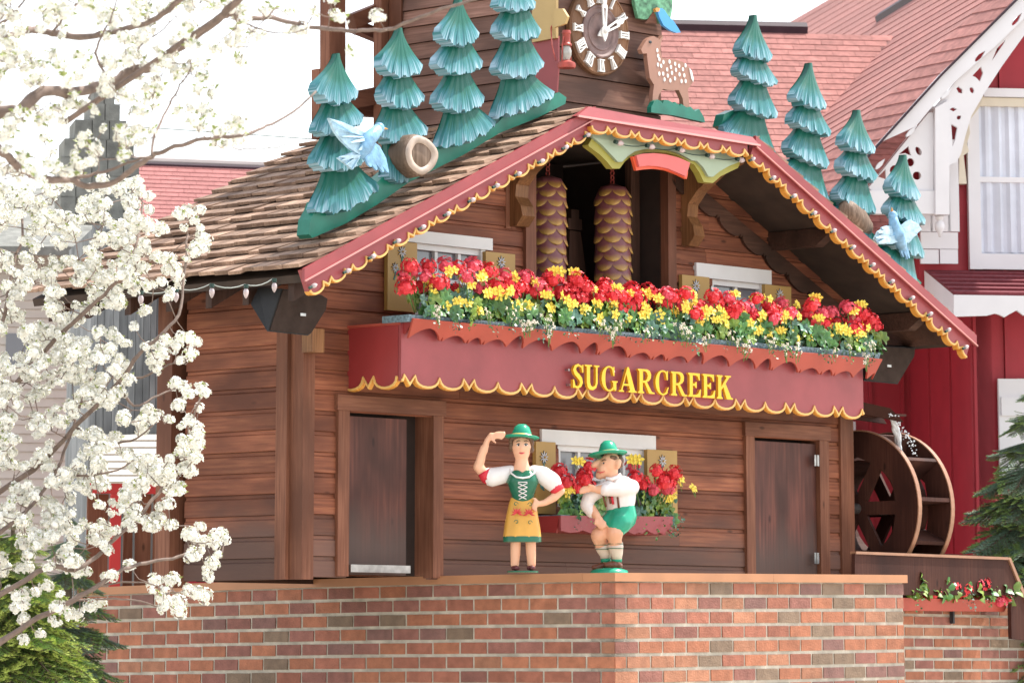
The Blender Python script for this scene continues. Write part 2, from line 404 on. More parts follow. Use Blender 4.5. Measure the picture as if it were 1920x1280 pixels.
# recess for the weights
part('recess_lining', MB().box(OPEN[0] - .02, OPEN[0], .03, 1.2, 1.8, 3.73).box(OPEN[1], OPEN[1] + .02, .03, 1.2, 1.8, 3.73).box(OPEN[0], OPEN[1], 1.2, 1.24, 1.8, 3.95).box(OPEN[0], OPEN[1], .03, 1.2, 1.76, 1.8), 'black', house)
q0, q1 = h(977, 500)[0], h(996, 500)[0]; part('jamb_post', MB().box(q0, q1, -.06, .05, 1.85, 3.62), 'trim_z', house)
q0, q1 = h(1244, 500)[0], h(1259, 500)[0]; part('jamb_post', MB().box(q0, q1, -.06, .05, 1.85, 3.80), 'trim_z', house)
q0 = h(1224, 500)[0]; part('inner_post', MB().box(q0, OPEN[1] - .03, .25, .32, 1.85, 3.85), 'darkz', house)
# dark scroll hanging inside the recess
a = h(1058, 405, -.55); part('scroll_ornament', MB().box(a[0], a[0] + .18, .5, .56, a[1] - .12, a[1] - .02).prism([[(a[0] + .02, a[1] - .13), (a[0] + .16, a[1] - .13), (a[0] + .26, a[1] - .62), (a[0] + .1, a[1] - .8), (a[0] - .02, a[1] - .8)]], a=.5, b=.56).box(a[0] + .04, a[0] + .14, .5, .55, a[1] - .02, a[1] + .06), 'darkz', house)
# doors
def door(D, px, inner):
    x0, x1, z0, z1 = D; fr = MB(); t = (h(px[1], 900)[0] - h(px[0], 900)[0]); t2 = (h(px[3], 900)[0] - h(px[2], 900)[0])
    d = part('door', MB().box(*inner, 0.0, z1 - .035), 'door', house)
    part('door_frame', MB().box(x0 - t, x0, -.055, .06, -.02, z1), 'trim_z', d, root=house)
    part('door_frame', MB().box(x1, x1 + t2, -.055, .06, -.02, z1), 'trim_z', d, root=house)
    part('door_head', MB().box(x0 - t - .02, x1 + t2 + .02, -.065, .06, z1 + .001, z1 + .125), 'trim_x', d, root=house)
    part('door_reveal', MB().box(x0 - .01, x0, .06, .6, 0, z1).box(x1, x1 + .01, .06, .6, 0, z1).box(x0, x1, .06, .6, z1, z1 + .01)  .box(x0, x1, .6, .61, 0, z1), 'trim_z', d, root=house)
    return d
dl = door(DL, (625, 646, 804, 823), (DL[0], h(770, 900)[0], .05, .08))
dl['label'] = 'left brown door panel standing half open'
xx = h(770, 900)[0]; part('door_return', MB().box(xx + .001, DL[1] - .002, .33, .35, 0, DL[3]).box(xx + .001, DL[1], .3, .328, .62, .65), 'trim_z', dl, root=house)
part('metal_sill', MB().box(DL[0] + .01, h(690, 1070)[0] + .42, -.07, -.03, .015, .075), 'steel', dl, root=house)
dr = door(DR, (1391, 1407, 1529, 1546), (DR[0], DR[1] - .005, -.01, .02)); dr['label'] = 'right brown door panel with two steel hinges'
for py in (863, 1046):
    q = h(1531, py, .06); part('hinge', MB().box(q[0] - .035, q[0] + .03, -.066, -.058, q[1] - .05, q[1] + .05).tube([(q[0], -.07, q[1] - .05), (q[0], -.07, q[1] + .05)], .008), 'steel', dr, root=house)
# windows
def window(Wd, head, mx, my, sash=.035):
    x0, x1, z0, z1 = Wd; w0 = part('window', MB().box(x0, x1, .075, .08, z0, z1), 'black', house)
    cols = [x0 + (x1 - x0) * k / mx for k in range(mx + 1)]; rows = [z0 + (z1 - z0) * k / my for k in range(my + 1)]
    fr = MB().box(x0, x0 + sash, -.01, .07, z0, z1).box(x1 - sash * 1.6, x1, -.03, .07, z0, z1).box(x0 + sash, x1 - sash * 1.6, -.01, .07, z1 - sash * 1.6, z1).box(x0 + sash, x1 - sash * 1.6, -.01, .07, z0, z0 + sash)
    for c in cols[1:-1]: fr.box(c - .017, c + .017, .005, .06, z0 + sash, z1 - sash * 1.6)
    for r in rows[1:-1]: fr.box(x0 + sash, x1 - sash * 1.6, .007, .058, r - .015, r + .015)
    part('window_frame', fr, 'white', w0, root=house)
    for c, c1 in zip(cols, cols[1:]):
        for r, r1 in zip(rows, rows[1:]): part('pane', MB().box(c + .01, c1 - .01, .04, .046, r + .01, r1 - .01), 'glass', w0, root=house)
    a = h(head[0], head[1], .05); b_ = h(head[2], head[3], .05); part('window_head', MB().box(a[0], b_[0], -.05, .0, b_[1] + .002, a[1]), 'white', w0, root=house)
    return w0
window(WU, (765, 430, 924, 470), 3, 2)['label'] = 'upper left window, half behind the flowers'
window(WV, (1306, 492, 1447, 534), 2, 2)['label'] = 'upper right window, half behind the flowers'
window(WL, (1016, 804, 1230, 844), 4, 2)['label'] = 'small lower window between the two doors'
mt['silver'] = M('painted_silver', (.62, .62, .64), .4, .1, 20); mt['ink'] = M('black_outline_paint', (.03, .035, .04), .5)
mt['teal'] = M('teal_leaf_paint', (.07, .22, .22), .4)
def edelweiss(parent, px, py, w_, r, stem=0, leaves=False):
    cx, cz = h(px, py, w_); m = MB(); y = -w_
    for s_, rr, dy, mi in ((1.0, r * 1.13, 0, 1), (1.0, r, -.006, 0)):
        for k in range(9):
            a = 2 * math.pi * k / 9 + .2; b2 = a + .2; b3 = a - .2
            P = [(cx, y + dy, cz), (cx + rr * .55 * math.cos(b3), y + dy - .002, cz + rr * .55 * math.sin(b3)), (cx + rr * math.cos(a), y + dy, cz + rr * math.sin(a)), (cx + rr * .55 * math.cos(b2), y + dy - .002, cz + rr * .55 * math.sin(b2))]
            m.add(P + [(x, yy + .006, z) for x, yy, z in P], [(0, 1, 2, 3), (0, 1, 5, 4), (1, 2, 6, 5), (2, 3, 7, 6), (3, 0, 4, 7)], mi)
    m.ball((cx, y - .01, cz), r * .2, 8, 2)
    if stem:
        m.tube([(cx, y + .002, cz - r * .5), (cx + .004, y, cz - stem * .5), (cx - .012, y + .002, cz - stem)], .007, 6, 3)
    if leaves:
        for sx, dz in ((-1, .62), (1, .8), (-1, .95)):
            z0 = cz - stem * dz; m.tube([(cx, y, z0 - .03), (cx + sx * .035, y - .004, z0 + .0), (cx + sx * .05, y, z0 + .05)], [.006, .014, .003], 6, 3)
    part('edelweiss', m, ['silver', 'ink', 'shutter', 'teal'], parent, root=house)
def shutter(px0, px1, ptop, pbot, w_, fl):
    x0, x1 = h(px0, 500 if ptop < 700 else 900, w_)[0], h(px1, 500 if ptop < 700 else 900, w_)[0]; z1 = h(px1, ptop, w_)[1]; z0 = h(px0, pbot, w_)[1]
    s_ = part('shutter', MB().box(x0, x1, -w_, -.03, z0, z1), 'shutter', house)
    for f in fl: edelweiss(s_, f[0], f[1], w_ + .004, f[2], *f[3:])
    return s_
shutter(727, 782, 456, 581, .07, [(754, 472, .050, .30, True), (741, 502, .042, .1)])
shutter(911, 966, 477, 596, .07, [(940, 492, .052, .3)])
shutter(1279, 1330, 520, 650, .07, [(1305, 536, .055, .2), (1294, 563, .045, .1)])
shutter(1434, 1483, 538, 670, .07, [(1462, 553, .055, .2)])
shutter(1005, 1042, 829, 962, .07, [(1020, 857, .052, .26, True)])
shutter(1214, 1270, 845, 965, .07, [(1242, 864, .052, .3), (1247, 905, .04, .1)])
# brackets beside the opening
def bracket(px, py, sgn, w0, zt):
    x, z = h(px, py, 0); prof = [(0, 0), (.10, .0), (.17, .10), (.15, .2), (.09, .3), (.10, .42), (.2, .55), (.42, .72), (.62, .80), (.62, .86), (0, .86)]
    k = (roofz(x) - .16 - z) / .86; m = MB().prism([[(-a * 1.05, z + b_ * k) for a, b_ in prof]], axis='x', a=x, b=x + w0)
    b = part('scroll_bracket', m, 'honey', house); return b
bracket(951, 425, 1, .16, .80); bracket(1274, 462, 1, .14, 1.12)
part('bracket_backing', MB().box(h(944, 400)[0], h(962, 400)[0], -.03, .0, h(944, 428)[1], h(944, 300)[1]), 'trim_z', house)
# ---------------------------------------------------------------- roof
roof = part('roof', MB().prism([[(EL[0] + .03, EL[1] - .03), (AL[0], AL[1] - .04), (AR[0], AR[1] - .04), (ER[0] - .03, ER[1] - .03), (ER[0] - .05, ER[1] - .09), (AR[0], AR[1] - .12), (AL[0], AL[1] - .12), (EL[0] + .05, EL[1] - .09)]], a=-OH + .03, b=DEPTH), 'soffit', house)
sl = math.atan(kl); Ls = math.hypot(AL[0] - EL[0], AL[1] - EL[1]); NC = 16; ex = Ls / NC
rng = random.Random(11)
def shingle(x0, z0, x1, z1, y0, y1, lift, th):
    dx, dz = x1 - x0, z1 - z0; L = math.hypot(dx, dz); nx, nz = -dz / L, dx / L
    if nz < 0: nx, nz = -nx, -nz
    t = lambda x, z, k: (x + nx * k, z + nz * k)
    a0, a1 = t(x0, z0, lift), t(x0, z0, lift + th); b0, b1 = t(x1, z1, 0), t(x1, z1, th * .45)
    return [(a0[0], y0, a0[1]), (b0[0], y0, b0[1]), (b0[0], y1, b0[1]), (a0[0], y1, a0[1]), (a1[0], y0, a1[1]), (b1[0], y0, b1[1]), (b1[0], y1, b1[1]), (a1[0], y1, a1[1])]
for k in range(NC):
    y = -OH - .035
    while y < DEPTH:
        wd = rng.uniform(.12, .27); y1 = min(y + wd, DEPTH + .03); j = rng.uniform(-.012, .016)
        s0 = (k * ex - .035 + j) / Ls; s1 = min(1.0, ((k + 1) * ex + .10) / Ls)
        P = shingle(EL[0] + (AL[0] - EL[0]) * s0, EL[1] + (AL[1] - EL[1]) * s0, EL[0] + (AL[0] - EL[0]) * s1, EL[1] + (AL[1] - EL[1]) * s1, y, y1 - rng.uniform(.003, .008), .034 + rng.uniform(-.004, .010), .028 + rng.uniform(-.004, .008))
        part('shingle', MB().hexa(P), 'shing', roof, root=house); y = y1
rs = MB(); Lr = math.hypot(AR[0] - ER[0], AR[1] - ER[1])
for k in range(NC):
    y = -OH - .035
    while y < DEPTH:
        y1 = y + rng.uniform(.12, .27); s0 = (k * ex - .035 + rng.uniform(-.012, .016)) / Lr; s1 = min(1, ((k + 1) * ex + .1) / Lr)
        rs.hexa(shingle(ER[0] + (AR[0] - ER[0]) * s0, ER[1] + (AR[1] - ER[1]) * s0, ER[0] + (AR[0] - ER[0]) * s1, ER[1] + (AR[1] - ER[1]) * s1, y, y1 - .005, .022 + rng.uniform(0, .006), .024)); y = y1
o = part('right_slope_shingles', rs, 'shing', roof, root=house); o['kind'] = 'stuff'
# rafter tails under the left eave, and purlin ends at the right
for i, y in enumerate((-.62, -.1, .33, .8, 1.3, 1.8, 2.25)):
    x0, x1 = EL[0] + .10, .0
    part('rafter_tail', MB().hexa([(x0, y, roofz(x0) - .27), (x0, y + .07, roofz(x0) - .27), (x1, y + .07, roofz(x1) - .24), (x1, y, roofz(x1) - .24), (x0, y, roofz(x0) - .10), (x0, y + .07, roofz(x0) - .10), (x1, y + .07, roofz(x1) - .10), (x1, y, roofz(x1) - .10)]), 'darkz', house)
for x in (7.25, 5.9):
    z = roofz(x) - .13; part('purlin', MB().prism([[(-OH + .05, z), (.1, z), (.1, z - .16), (-OH + .22, z - .16), (-OH + .05, z - .05)]], axis='x', a=x, b=x + .12), 'dark', house)
part('soffit_board', MB().hexa([(ER[0] - .5, -OH + .06, roofz(ER[0] - .5) - .16), (ER[0] - .12, -OH + .06, roofz(ER[0] - .12) - .13), (ER[0] - .12, 1.9, roofz(ER[0] - .12) - .13), (ER[0] - .5, 1.9, roofz(ER[0] - .5) - .16), (ER[0] - .5, -OH + .06, roofz(ER[0] - .5) - .12), (ER[0] - .12, -OH + .06, roofz(ER[0] - .12) - .10), (ER[0] - .12, 1.9, roofz(ER[0] - .12) - .10), (ER[0] - .5, 1.9, roofz(ER[0] - .5) - .12)]), 'dark', house)
# dark scalloped board against the wall under the right-hand roof (and its twin on the left)
def rake(p0, p1, y, hgt, unit, arcs, da, dv, vf, mats, name, thick=.04, trim=None, start=0, flip=False, up=0):
    """fretted board hanging below the line p0-p1 on plane y"""
    d = Vector((p1[0] - p0[0], p1[1] - p0[1])); L = d.length; d /= L; n = Vector((d.y, -d.x)); n = n if n.y < 0 else -n
    prof = scallops(L, unit, arcs, da, dv, vf, start)
    P = lambda s_, dr: (p0[0] + d.x * s_ + n.x * dr, p0[1] + d.y * s_ + n.y * dr)
    low = [P(s_, hgt + dr) for s_, dr in prof]; poly = [P(0, -up), P(L, -up)] + low[::-1]
    b = part(name, MB().prism([poly], a=y, b=y + thick), mats[0], house if not isinstance(name, tuple) else None)
    if trim:
        inner = offset_poly(low, -trim if (d.x * (-n.y) + d.y * n.x) * -1 < 0 else trim)
        # make sure the inner line lies on the board side
        mid = len(low) // 2
        if (Vector(inner[mid]) - Vector(P(prof[mid][0], 0))).length > (Vector(low[mid]) - Vector(P(prof[mid][0], 0))).length:
            inner = offset_poly(low, trim if inner == offset_poly(low, -trim) else -trim)
        for nm, off, mm, ya, yb in (('scalloped_trim', 1, mats[1], y - .012, y - .0005), ('scalloped_trim_edge', 0, mats[2], y - .0004, y + thick + .004)):
            t_ = MB(); N = len(low)
            q = inner if off else [((a[0] * .45 + b2[0] * .55), (a[1] * .45 + b2[1] * .55)) for a, b2 in zip(inner, low)]
            outer = low if off else [(a[0] + n.x * .006, a[1] + n.y * .006) for a in low]
            for i in range(N - 1):
                a, b2, c2, d2 = outer[i], outer[i + 1], q[i + 1], q[i]
                t_.hexa([(a[0], ya, a[1]), (b2[0], ya, b2[1]), (c2[0], ya, c2[1]), (d2[0], ya, d2[1]), (a[0], yb, a[1]), (b2[0], yb, b2[1]), (c2[0], yb, c2[1]), (d2[0], yb, d2[1])])
            part(nm, t_, mm, b, root=house)
    return b
rake((OPEN[1] + .1, roofz(OPEN[1] + .1) - .22), (U1 - .05, roofz(U1 - .05) - .22), -.06, .10, .36, 1, .07, .03, .12, ['dark'], 'wall_rake_board', .03)
rake((.05, roofz(.05) - .18), (OPEN[0] - .15, roofz(OPEN[0] - .15) - .18), -.06, .06, .36, 1, .05, .03, .12, ['dark'], 'wall_rake_board', .03)
tm = ['pink', 'yellow', 'orange']; mt['dripp'] = M('pale_pink_edge', (.60, .26, .24), .5, .05, 4)
rake((EL[0] - .01, EL[1] + .0), (AL[0] - .02, AL[1] + .0), -OH - .03, .175, .262, 1, .055, .042, .52, tm, 'bargeboard', .05, .016)
rake((AR[0] + .02, AR[1]), (ER[0] + .01, ER[1]), -OH - .03, .175, .262, 1, .055, .042, .52, tm, 'bargeboard', .05, .016)
# proud upper band of the bargeboards and front fascia
for p0, p1 in (((EL[0] - .012, EL[1]), (AL[0] + .02, AL[1])), ((AR[0] - .02, AR[1]), (ER[0] + .04, ER[1]))):
    part('barge_moulding', MB().prism([[(p0[0], p0[1] + .012), (p1[0], p1[1] + .012), (p1[0], p1[1] - .09), (p0[0], p0[1] - .09)]], a=-OH - .06, b=-OH - .031), 'pink', house)
    part('barge_highlight_strip', MB().prism([[(p0[0], p0[1] - .082), (p1[0], p1[1] - .082), (p1[0], p1[1] - .094), (p0[0], p0[1] - .094)]], a=-OH - .075, b=-OH - .0605), 'dripp', house)  # added paler strip: its colour stands in for the sun highlight along the moulding
fa0, fa1 = h(1083, 217, OH + .10), h(1424, 272, OH + .10)
b0, b1 = h(1106, 221, OH + .06), h(1400, 270, OH + .06)
rake((b0[0], b0[1]), (b1[0], b1[1]), -OH - .07, .07, .302, 1, .055, .040, .46, tm, 'front_fascia', .036, .016, start=.0)
t0, t1 = h(1104, 200, OH + .06), h(1411, 257, OH + .06)
part('tilted_fascia', MB().hexa([(fa0[0], -OH - .10, fa0[1]), (fa1[0], -OH - .10, fa1[1]), (fa1[0], -OH - .03, fa1[1]), (fa0[0], -OH - .03, fa0[1]), (t0[0], -OH - .06, t0[1]), (t1[0], -OH - .06, t1[1]), (t1[0], -OH - .02, t1[1]), (t0[0], -OH - .02, t0[1])]), 'pink', house)
part('drip_edge', MB().hexa([(fa0[0], -OH - .115, fa0[1] - .012), (fa1[0], -OH - .115, fa1[1] - .012), (fa1[0], -OH - .10, fa1[1] - .012), (fa0[0], -OH - .10, fa0[1] - .012), (fa0[0], -OH - .112, fa0[1] + .006), (fa1[0], -OH - .112, fa1[1] + .006), (fa1[0], -OH - .09, fa1[1] + .006), (fa0[0], -OH - .09, fa0[1] + .006)]), 'dripp', house)
# arched valance
mt['sage'] = M('sage_green_paint', (.27, .33, .24), .5, .06, 4); mt['olive'] = M('olive_paint', (.33, .30, .06), .5, .06, 4); mt['salmon'] = M('salmon_paint', (.62, .13, .12), .45, .05, 4); mt['coral'] = M('coral_paint', (.70, .10, .04), .45, .05, 4)
cc = lambda L, w_: [h(1060 + x / 4.8, 180 + y / 4.8, w_) for x, y in L]
V0 = [(225, 320), (245, 370), (330, 440), (415, 530), (475, 594), (512, 594), (560, 545), (625, 500), (700, 482), (800, 474), (900, 482), (1010, 510), (1090, 550), (1140, 580), (1185, 585), (1240, 640), (1290, 725), (1330, 728), (1390, 678), (1470, 632), (1560, 597), (1572, 540), (1400, 470), (800, 350)]
V1 = [(200, 440), (205, 455), (300, 525), (370, 595), (415, 652), (482, 655), (530, 590), (590, 545), (700, 512), (800, 505), (900, 512), (1000, 535), (1080, 575), (1120, 605), (1150, 615), (1200, 690), (1240, 775), (1322, 785), (1390, 725), (1470, 685), (1545, 650), (1570, 600), (1400, 470), (800, 380), (240, 370)]
va = part('arched_valance', MB().prism([cc(V0, .74)], a=-.74, b=-.71), 'sage', house); part('valance_edge', MB().prism([cc(V1, .70)], a=-.709, b=-.64), 'olive', va, root=house)
S0 = [(640, 535), (668, 638), (740, 628), (830, 632), (930, 655), (1010, 690), (1088, 725), (1125, 600), (1020, 555), (900, 525), (800, 515), (700, 520)]
S1 = [(600, 545), (636, 672), (700, 662), (800, 655), (900, 668), (1000, 705), (1090, 748), (1100, 700), (1100, 640), (900, 560), (700, 545)]
sc_ = part('hanging_banner', MB().prism([cc(S0, .80)], a=-.80, b=-.775), 'salmon', house); part('banner_edge', MB().prism([cc(S1, .77)], a=-.774, b=-.745), 'coral', sc_, root=house)
# ---------------------------------------------------------------- clock tower
tx0, tx1 = h(1041, 150, .3)[0], h(1236, 150, .3)[0]; ty1 = H.at(741, 150, 'x', tx0).y
tz0 = 3.80; tz1 = H.at(1041, -190, 'y', -.3).z
tower = part('clock_tower', MB().box(tx0 + .03, tx1 - .03, -.27, ty1 - .02, tz0, tz1).prism([[(tx0 - .3, tz1), (tx1 + .3, tz1), ((tx0 + tx1) / 2, tz1 + .9)]], a=-.6, b=ty1 + .1), 'dark', house)
mt['tw_x'] = WOOD('tower_board', ((.15, .075, .052), (.25, .12, .085), (.34, .18, .125)), 'x', rnd=.3); mt['tw_y'] = WOOD('tower_side_board', ((.19, .10, .075), (.30, .155, .115), (.40, .22, .17)), 'y', rnd=.3)
z = tz0; tp = .235; k = 0
while z < tz1:
    part('board', MB().hexa([(tx0, -.335, z), (tx1, -.335, z), (tx1, -.27, z), (tx0, -.27, z), (tx0, -.315, z + tp - .006), (tx1, -.315, z + tp - .006), (tx1, -.27, z + tp - .006), (tx0, -.27, z + tp - .006)]), 'tw_x', tower, root=house)
    z += tp
z = tz0; tp = .15
while z < tz1:
    part('board', MB().hexa([(tx0 - .03, -.30, z), (tx0 + .03, -.30, z), (tx0 + .03, ty1, z), (tx0 - .03, ty1, z), (tx0 - .008, -.30, z + tp - .006), (tx0 + .03, -.30, z + tp - .006), (tx0 + .03, ty1, z + tp - .006), (tx0 - .008, ty1, z + tp - .006)]), 'tw_y', tower, root=house)
    z += tp
part('corner_board', MB().box(tx0 - .05, tx0 - .031, ty1 - .12, ty1 + .03, tz0 - .3, tz1), 'trim_z', tower, root=house)
mt['buff'] = M('buff_paint', (.50, .34, .14), .5, .06, 3)
yc = lambda L, x: [(lambda q: (q.y, q.z))(H.at(960 + a / 5.333, b_ / 5.333, 'x', x)) for a, b_ in L]
part('buff_trim_board', MB().prism([yc([(200, -60), (200, 425), (330, 400), (440, 380), (440, -60)], tx0 - .09)], axis='x', a=tx0 - .09, b=tx0 - .06), 'buff', tower, root=house)
part('rose_side_board', MB().prism([yc([(120, 440), (460, 360), (460, 690), (440, 1000), (230, 940)], tx0 - .06)], axis='x', a=tx0 - .058, b=tx0 - .04), 'pink', tower, root=house)
part('carved_tip', MB().prism([yc([(430, 90), (520, 90), (570, 170), (545, 240), (500, 260), (430, 280)], tx0 - .1)], axis='x', a=tx0 - .12, b=tx0 - .092), 'buff', tower, root=house)
# timber frame behind the tower
def bar(a, b_, y, t=.07, d=.08, mat='darkz', name='frame_beam'):
    pa, pb = h(a[0], a[1], -y), h(b_[0], b_[1], -y); v = Vector((pb[0] - pa[0], pb[1] - pa[1])).normalized(); n = Vector((-v.y, v.x)) * t / 2
    return part(name, MB().prism([[(pa[0] + n.x, pa[1] + n.y), (pb[0] + n.x, pb[1] + n.y), (pb[0] - n.x, pb[1] - n.y), (pa[0] - n.x, pa[1] - n.y)]], a=y, b=y + d), mat, house)
YB = ty1 + .1
bar((633, 330), (633, -60), YB, .20, .12, 'trim_z', 'frame_post'); bar((608, 260), (608, 130), YB + .3, .12, .1, 'trim_z', 'frame_post'); bar((727, 260), (727, -60), YB - .05, .16, .1, 'trim_z', 'frame_post')
bar((655, 190), (745, 172), YB + .02, .15, .1, 'trim_x'); bar((660, 202), (745, 208), YB + .2, .13, .1, 'trim_x')
bar((665, 40), (745, 8), YB + .02, .13, .1, 'trim_x'); bar((670, 48), (745, 78), YB + .2, .11, .1, 'trim_x')
# clock dial (oval disc) with numerals and hands
dial = MB(); dc = h(1122, 60, .36); rx = (h(1177, 60, .36)[0] - h(1066, 60, .36)[0]) / 2; rz = (h(1122, -22, .36)[1] - h(1122, 142, .36)[1]) / 2
dr_ = rz; kx = rx / rz
def dprof(rings):
    m = MB(); seg = 48
    for i, (r, y) in enumerate(rings):
        m.v += [(dc[0] + r * rz * kx * math.cos(2 * math.pi * k / seg), y, dc[1] + r * rz * math.sin(2 * math.pi * k / seg)) for k in range(seg)]
        if i: m.f += [((i - 1) * seg + k, (i - 1) * seg + (k + 1) % seg, i * seg + (k + 1) % seg, i * seg + k) for k in range(seg)]; m.m += [0] * seg
    m.f.append(tuple(range((len(rings) - 1) * seg, len(rings) * seg))); m.m.append(0); return m
mt['dial'] = WOOD('dial_wood', ((.17, .085, .045), (.26, .135, .075), (.34, .19, .11)), 'z', rnd=0)
mt['dial2'] = M('dial_inner', (.19, .12, .11), .5, .3, 12)
clock = thing('clock_dial', 'oval carved wooden clock dial with white Roman numerals on the tower front', 'clock', H, (dc[0], -.34, dc[1]))
part('dial_board', dprof([(1.0, -.33), (1.0, -.37), (.965, -.385), (.94, -.385), (.93, -.375)]), 'dial', clock)
part('dial_centre', dprof([(.60, -.374), (.60, -.39), (.57, -.395), (.52, -.383), (.44, -.383), (.42, -.392), (.38, -.383), (.30, -.38)]), 'dial2', clock)
mt['cream'] = M('numeral_white', (.80, .78, .75), .4, .04, 5)
def numeral(txt, ang):
    m = MB(); hgt = .26; wd = {'I': .055, 'V': .115, 'X': .115}; tot = sum(wd[c] for c in txt) * (.9 if len(txt) > 3 else 1); x = -tot / 2
    a = math.radians(ang); q = Vector((math.sin(a), math.cos(a))); up = q; rt = Vector((q.y, -q.x)); sq = .9 if len(txt) > 3 else 1
    C = Vector((0, 0)) + q * .78
    def stroke(p0, p1, t):
        d = Vector((p1[0] - p0[0], p1[1] - p0[1])).normalized(); n = Vector((-d.y, d.x)) * t / 2; L = []
        for s_, p in ((1, p0), (1, p1), (-1, p1), (-1, p0)):
            L.append((p[0] + n.x * s_, p[1] + n.y * s_))
        out = []
        for u_, v_ in L:
            w_ = C + rt * u_ + up * v_; out.append((dc[0] + w_.x * rz * kx, dc[1] + w_.y * rz))
        m.prism([out], a=-.405 - .0005 * len(m.f) / 50, b=-.376)
    for c in txt:
        wd_ = wd[c] * sq
        if c == 'I': stroke((x + wd_ / 2, -hgt / 2), (x + wd_ / 2, hgt / 2), .032)
        if c == 'V': stroke((x + .01, hgt / 2), (x + wd_ / 2, -hgt / 2), .034); stroke((x + wd_ - .01, hgt / 2), (x + wd_ / 2, -hgt / 2), .018)
        if c == 'X': stroke((x + .01, hgt / 2), (x + wd_ - .01, -hgt / 2), .034); stroke((x + wd_ - .01, hgt / 2), (x + .01, -hgt / 2), .018)
        x += wd_
    stroke((-tot / 2 - .005, hgt / 2), (tot / 2 + .005, hgt / 2), .026); stroke((-tot / 2 - .005, -hgt / 2), (tot / 2 + .005, -hgt / 2), .026)
    part('numeral', m, 'cream', clock, label='numeral ' + txt)
for i, t_ in enumerate(['XII', 'I', 'II', 'III', 'IIII', 'V', 'VI', 'VII', 'VIII', 'IX', 'X', 'XI']): numeral(t_, i * 30)
def hand(ang, L, label, yy):
    a = math.radians(ang); rt = Vector((math.cos(a), -math.sin(a))); up = Vector((math.sin(a), math.cos(a)))
    T = lambda pts: [(dc[0] + (rt * x + up * y).x * rz * kx, dc[1] + (rt * x + up * y).y * rz - .01) for x, y in pts]
    out = [(0, -.22), (.06, -.12), (.10, -.02), (.09, .08), (.05, .13), (.06, .2), (.085, L * .62), (.05, L * .66), (.07, L * .74), (.055, L * .8), (.02, L * .84), (.02, L), (-.02, L), (-.02, L * .84), (-.055, L * .8), (-.07, L * .74), (-.05, L * .66), (-.085, L * .62), (-.06, .2), (-.05, .13), (-.09, .08), (-.10, -.02), (-.06, -.12)]
    hole = [(.018, .22), (.038, L * .56), (-.038, L * .56), (-.018, .22)]
    part('clock_hand', MB().prism([T(out), T(hole)], a=yy, b=yy + .012), 'cream', clock, label=label)
hand(0, .98, 'hand pointing straight up', -.44); hand(62, .92, 'hand pointing to the upper right', -.425)
part('hub', MB().ball((dc[0], -.445, dc[1]), .025, 10), 'cream', clock)
# ================================================================ balcony flower box with the town's name
bx0 = H.at(752, 700, 'y', -.62).x; bx1 = H.at(1619, 770, 'y', -.62).x
bt0, bt1 = h(752, 606, .62)[1], h(1619, 682, .62)[1]; pk0, pk1 = h(768, 706, .62)[1], h(1581, 766, .62)[1]
box = thing('balcony_flower_box', 'long rose-red planter box across the chalet front with yellow raised letters SUGARCREEK', 'planter box', H, (bx0, -.31, pk0))
def fret(p0, p1, y0, top, unit, arcs, da, dv, vf, name, parent, axis='y', xc=0, start=0, trim=.017, mats=('pink', 'yellow', 'orange'), thick=.03, root=None):
    """fretted panel: p0-p1 is the line of the peaks (along, z); top(s) gives its upper edge"""
    d = Vector((p1[0] - p0[0], p1[1] - p0[1])); L = d.length; d /= L; n = Vector((0, -1))
    prof = scallops(L, unit, arcs, da, dv, vf, start); P = lambda s_, dr: (p0[0] + d.x * s_, p0[1] + d.y * s_ - dr)
    low = [P(a, b_) for a, b_ in prof]; poly = [top[0], top[1]] + low[::-1]
    b = part(name, MB().prism([poly], axis=axis, a=xc, b=xc + thick), mats[0], parent, root=root)
    if trim:
        inn = offset_poly(low, trim)
        for nm, off, mm, ya, yb in (('scalloped_trim', 1, mats[1], -.012, -.0005), ('scalloped_trim_edge', 0, mats[2], -.0004, thick + .004)):
            t_ = MB(); q = inn if off else [((a[0] * .4 + c[0] * .6), (a[1] * .4 + c[1] * .6)) for a, c in zip(inn, low)]
            out = low if off else [(a[0], a[1] - .006) for a in low]
            mk = (lambda u_, v_, e: (u_, xc + e, v_)) if axis == 'y' else (lambda u_, v_, e: (xc + e, u_, v_))
            for i in range(len(low) - 1):
                Q = [out[i], out[i + 1], q[i + 1], q[i]]
                t_.hexa([mk(*p, ya) for p in Q] + [mk(*p, yb) for p in Q])
            part(nm, t_, mm, b, root=root or parent)
    return b
L_ = bx1 - bx0
un = (h(1069, 730, .62)[0] - h(768 + 0, 706, .62)[0]) / 3.0 * 1.0
un = (h(1330 / 3.84 + 640, 720, .62)[0] - h(490 / 3.84 + 640, 706, .62)[0]) / 2.0
fret((bx0, pk0), (bx1, pk1), 0, ((bx0, bt0), (bx1, bt1)), un, 2, .085, .075, .42, 'front_panel', box, xc=-.62, start=un * .78)
fret((-.585, pk0), (.0, pk0), 0, ((-.585, bt0), (0, bt0)), .62 / 1.6, 1, .095, .085, .42, 'side_panel', box, axis='x', xc=bx0, mats=('maroon', 'yellow', 'orange'), thick=.03)
part('side_panel', MB().box(bx1 - .03, bx1 - .001, -.585, 0, pk1, bt1), 'maroon', box)
part('floor_board', MB().box(bx0 + .03, bx1 - .03, -.585, 0, pk0 + .0, pk0 + .03), 'dark', box)
part('back_shadow_trim', MB().prism([[(bx0 + .3, pk0 - .02), (bx1 - .5, pk1 - .02), (bx1 - .5, pk1 - .1), (bx1 - .75, pk1 - .10), (bx0 + .3, pk0 - .03)]], a=-.2, b=-.17), 'trim_x', box)
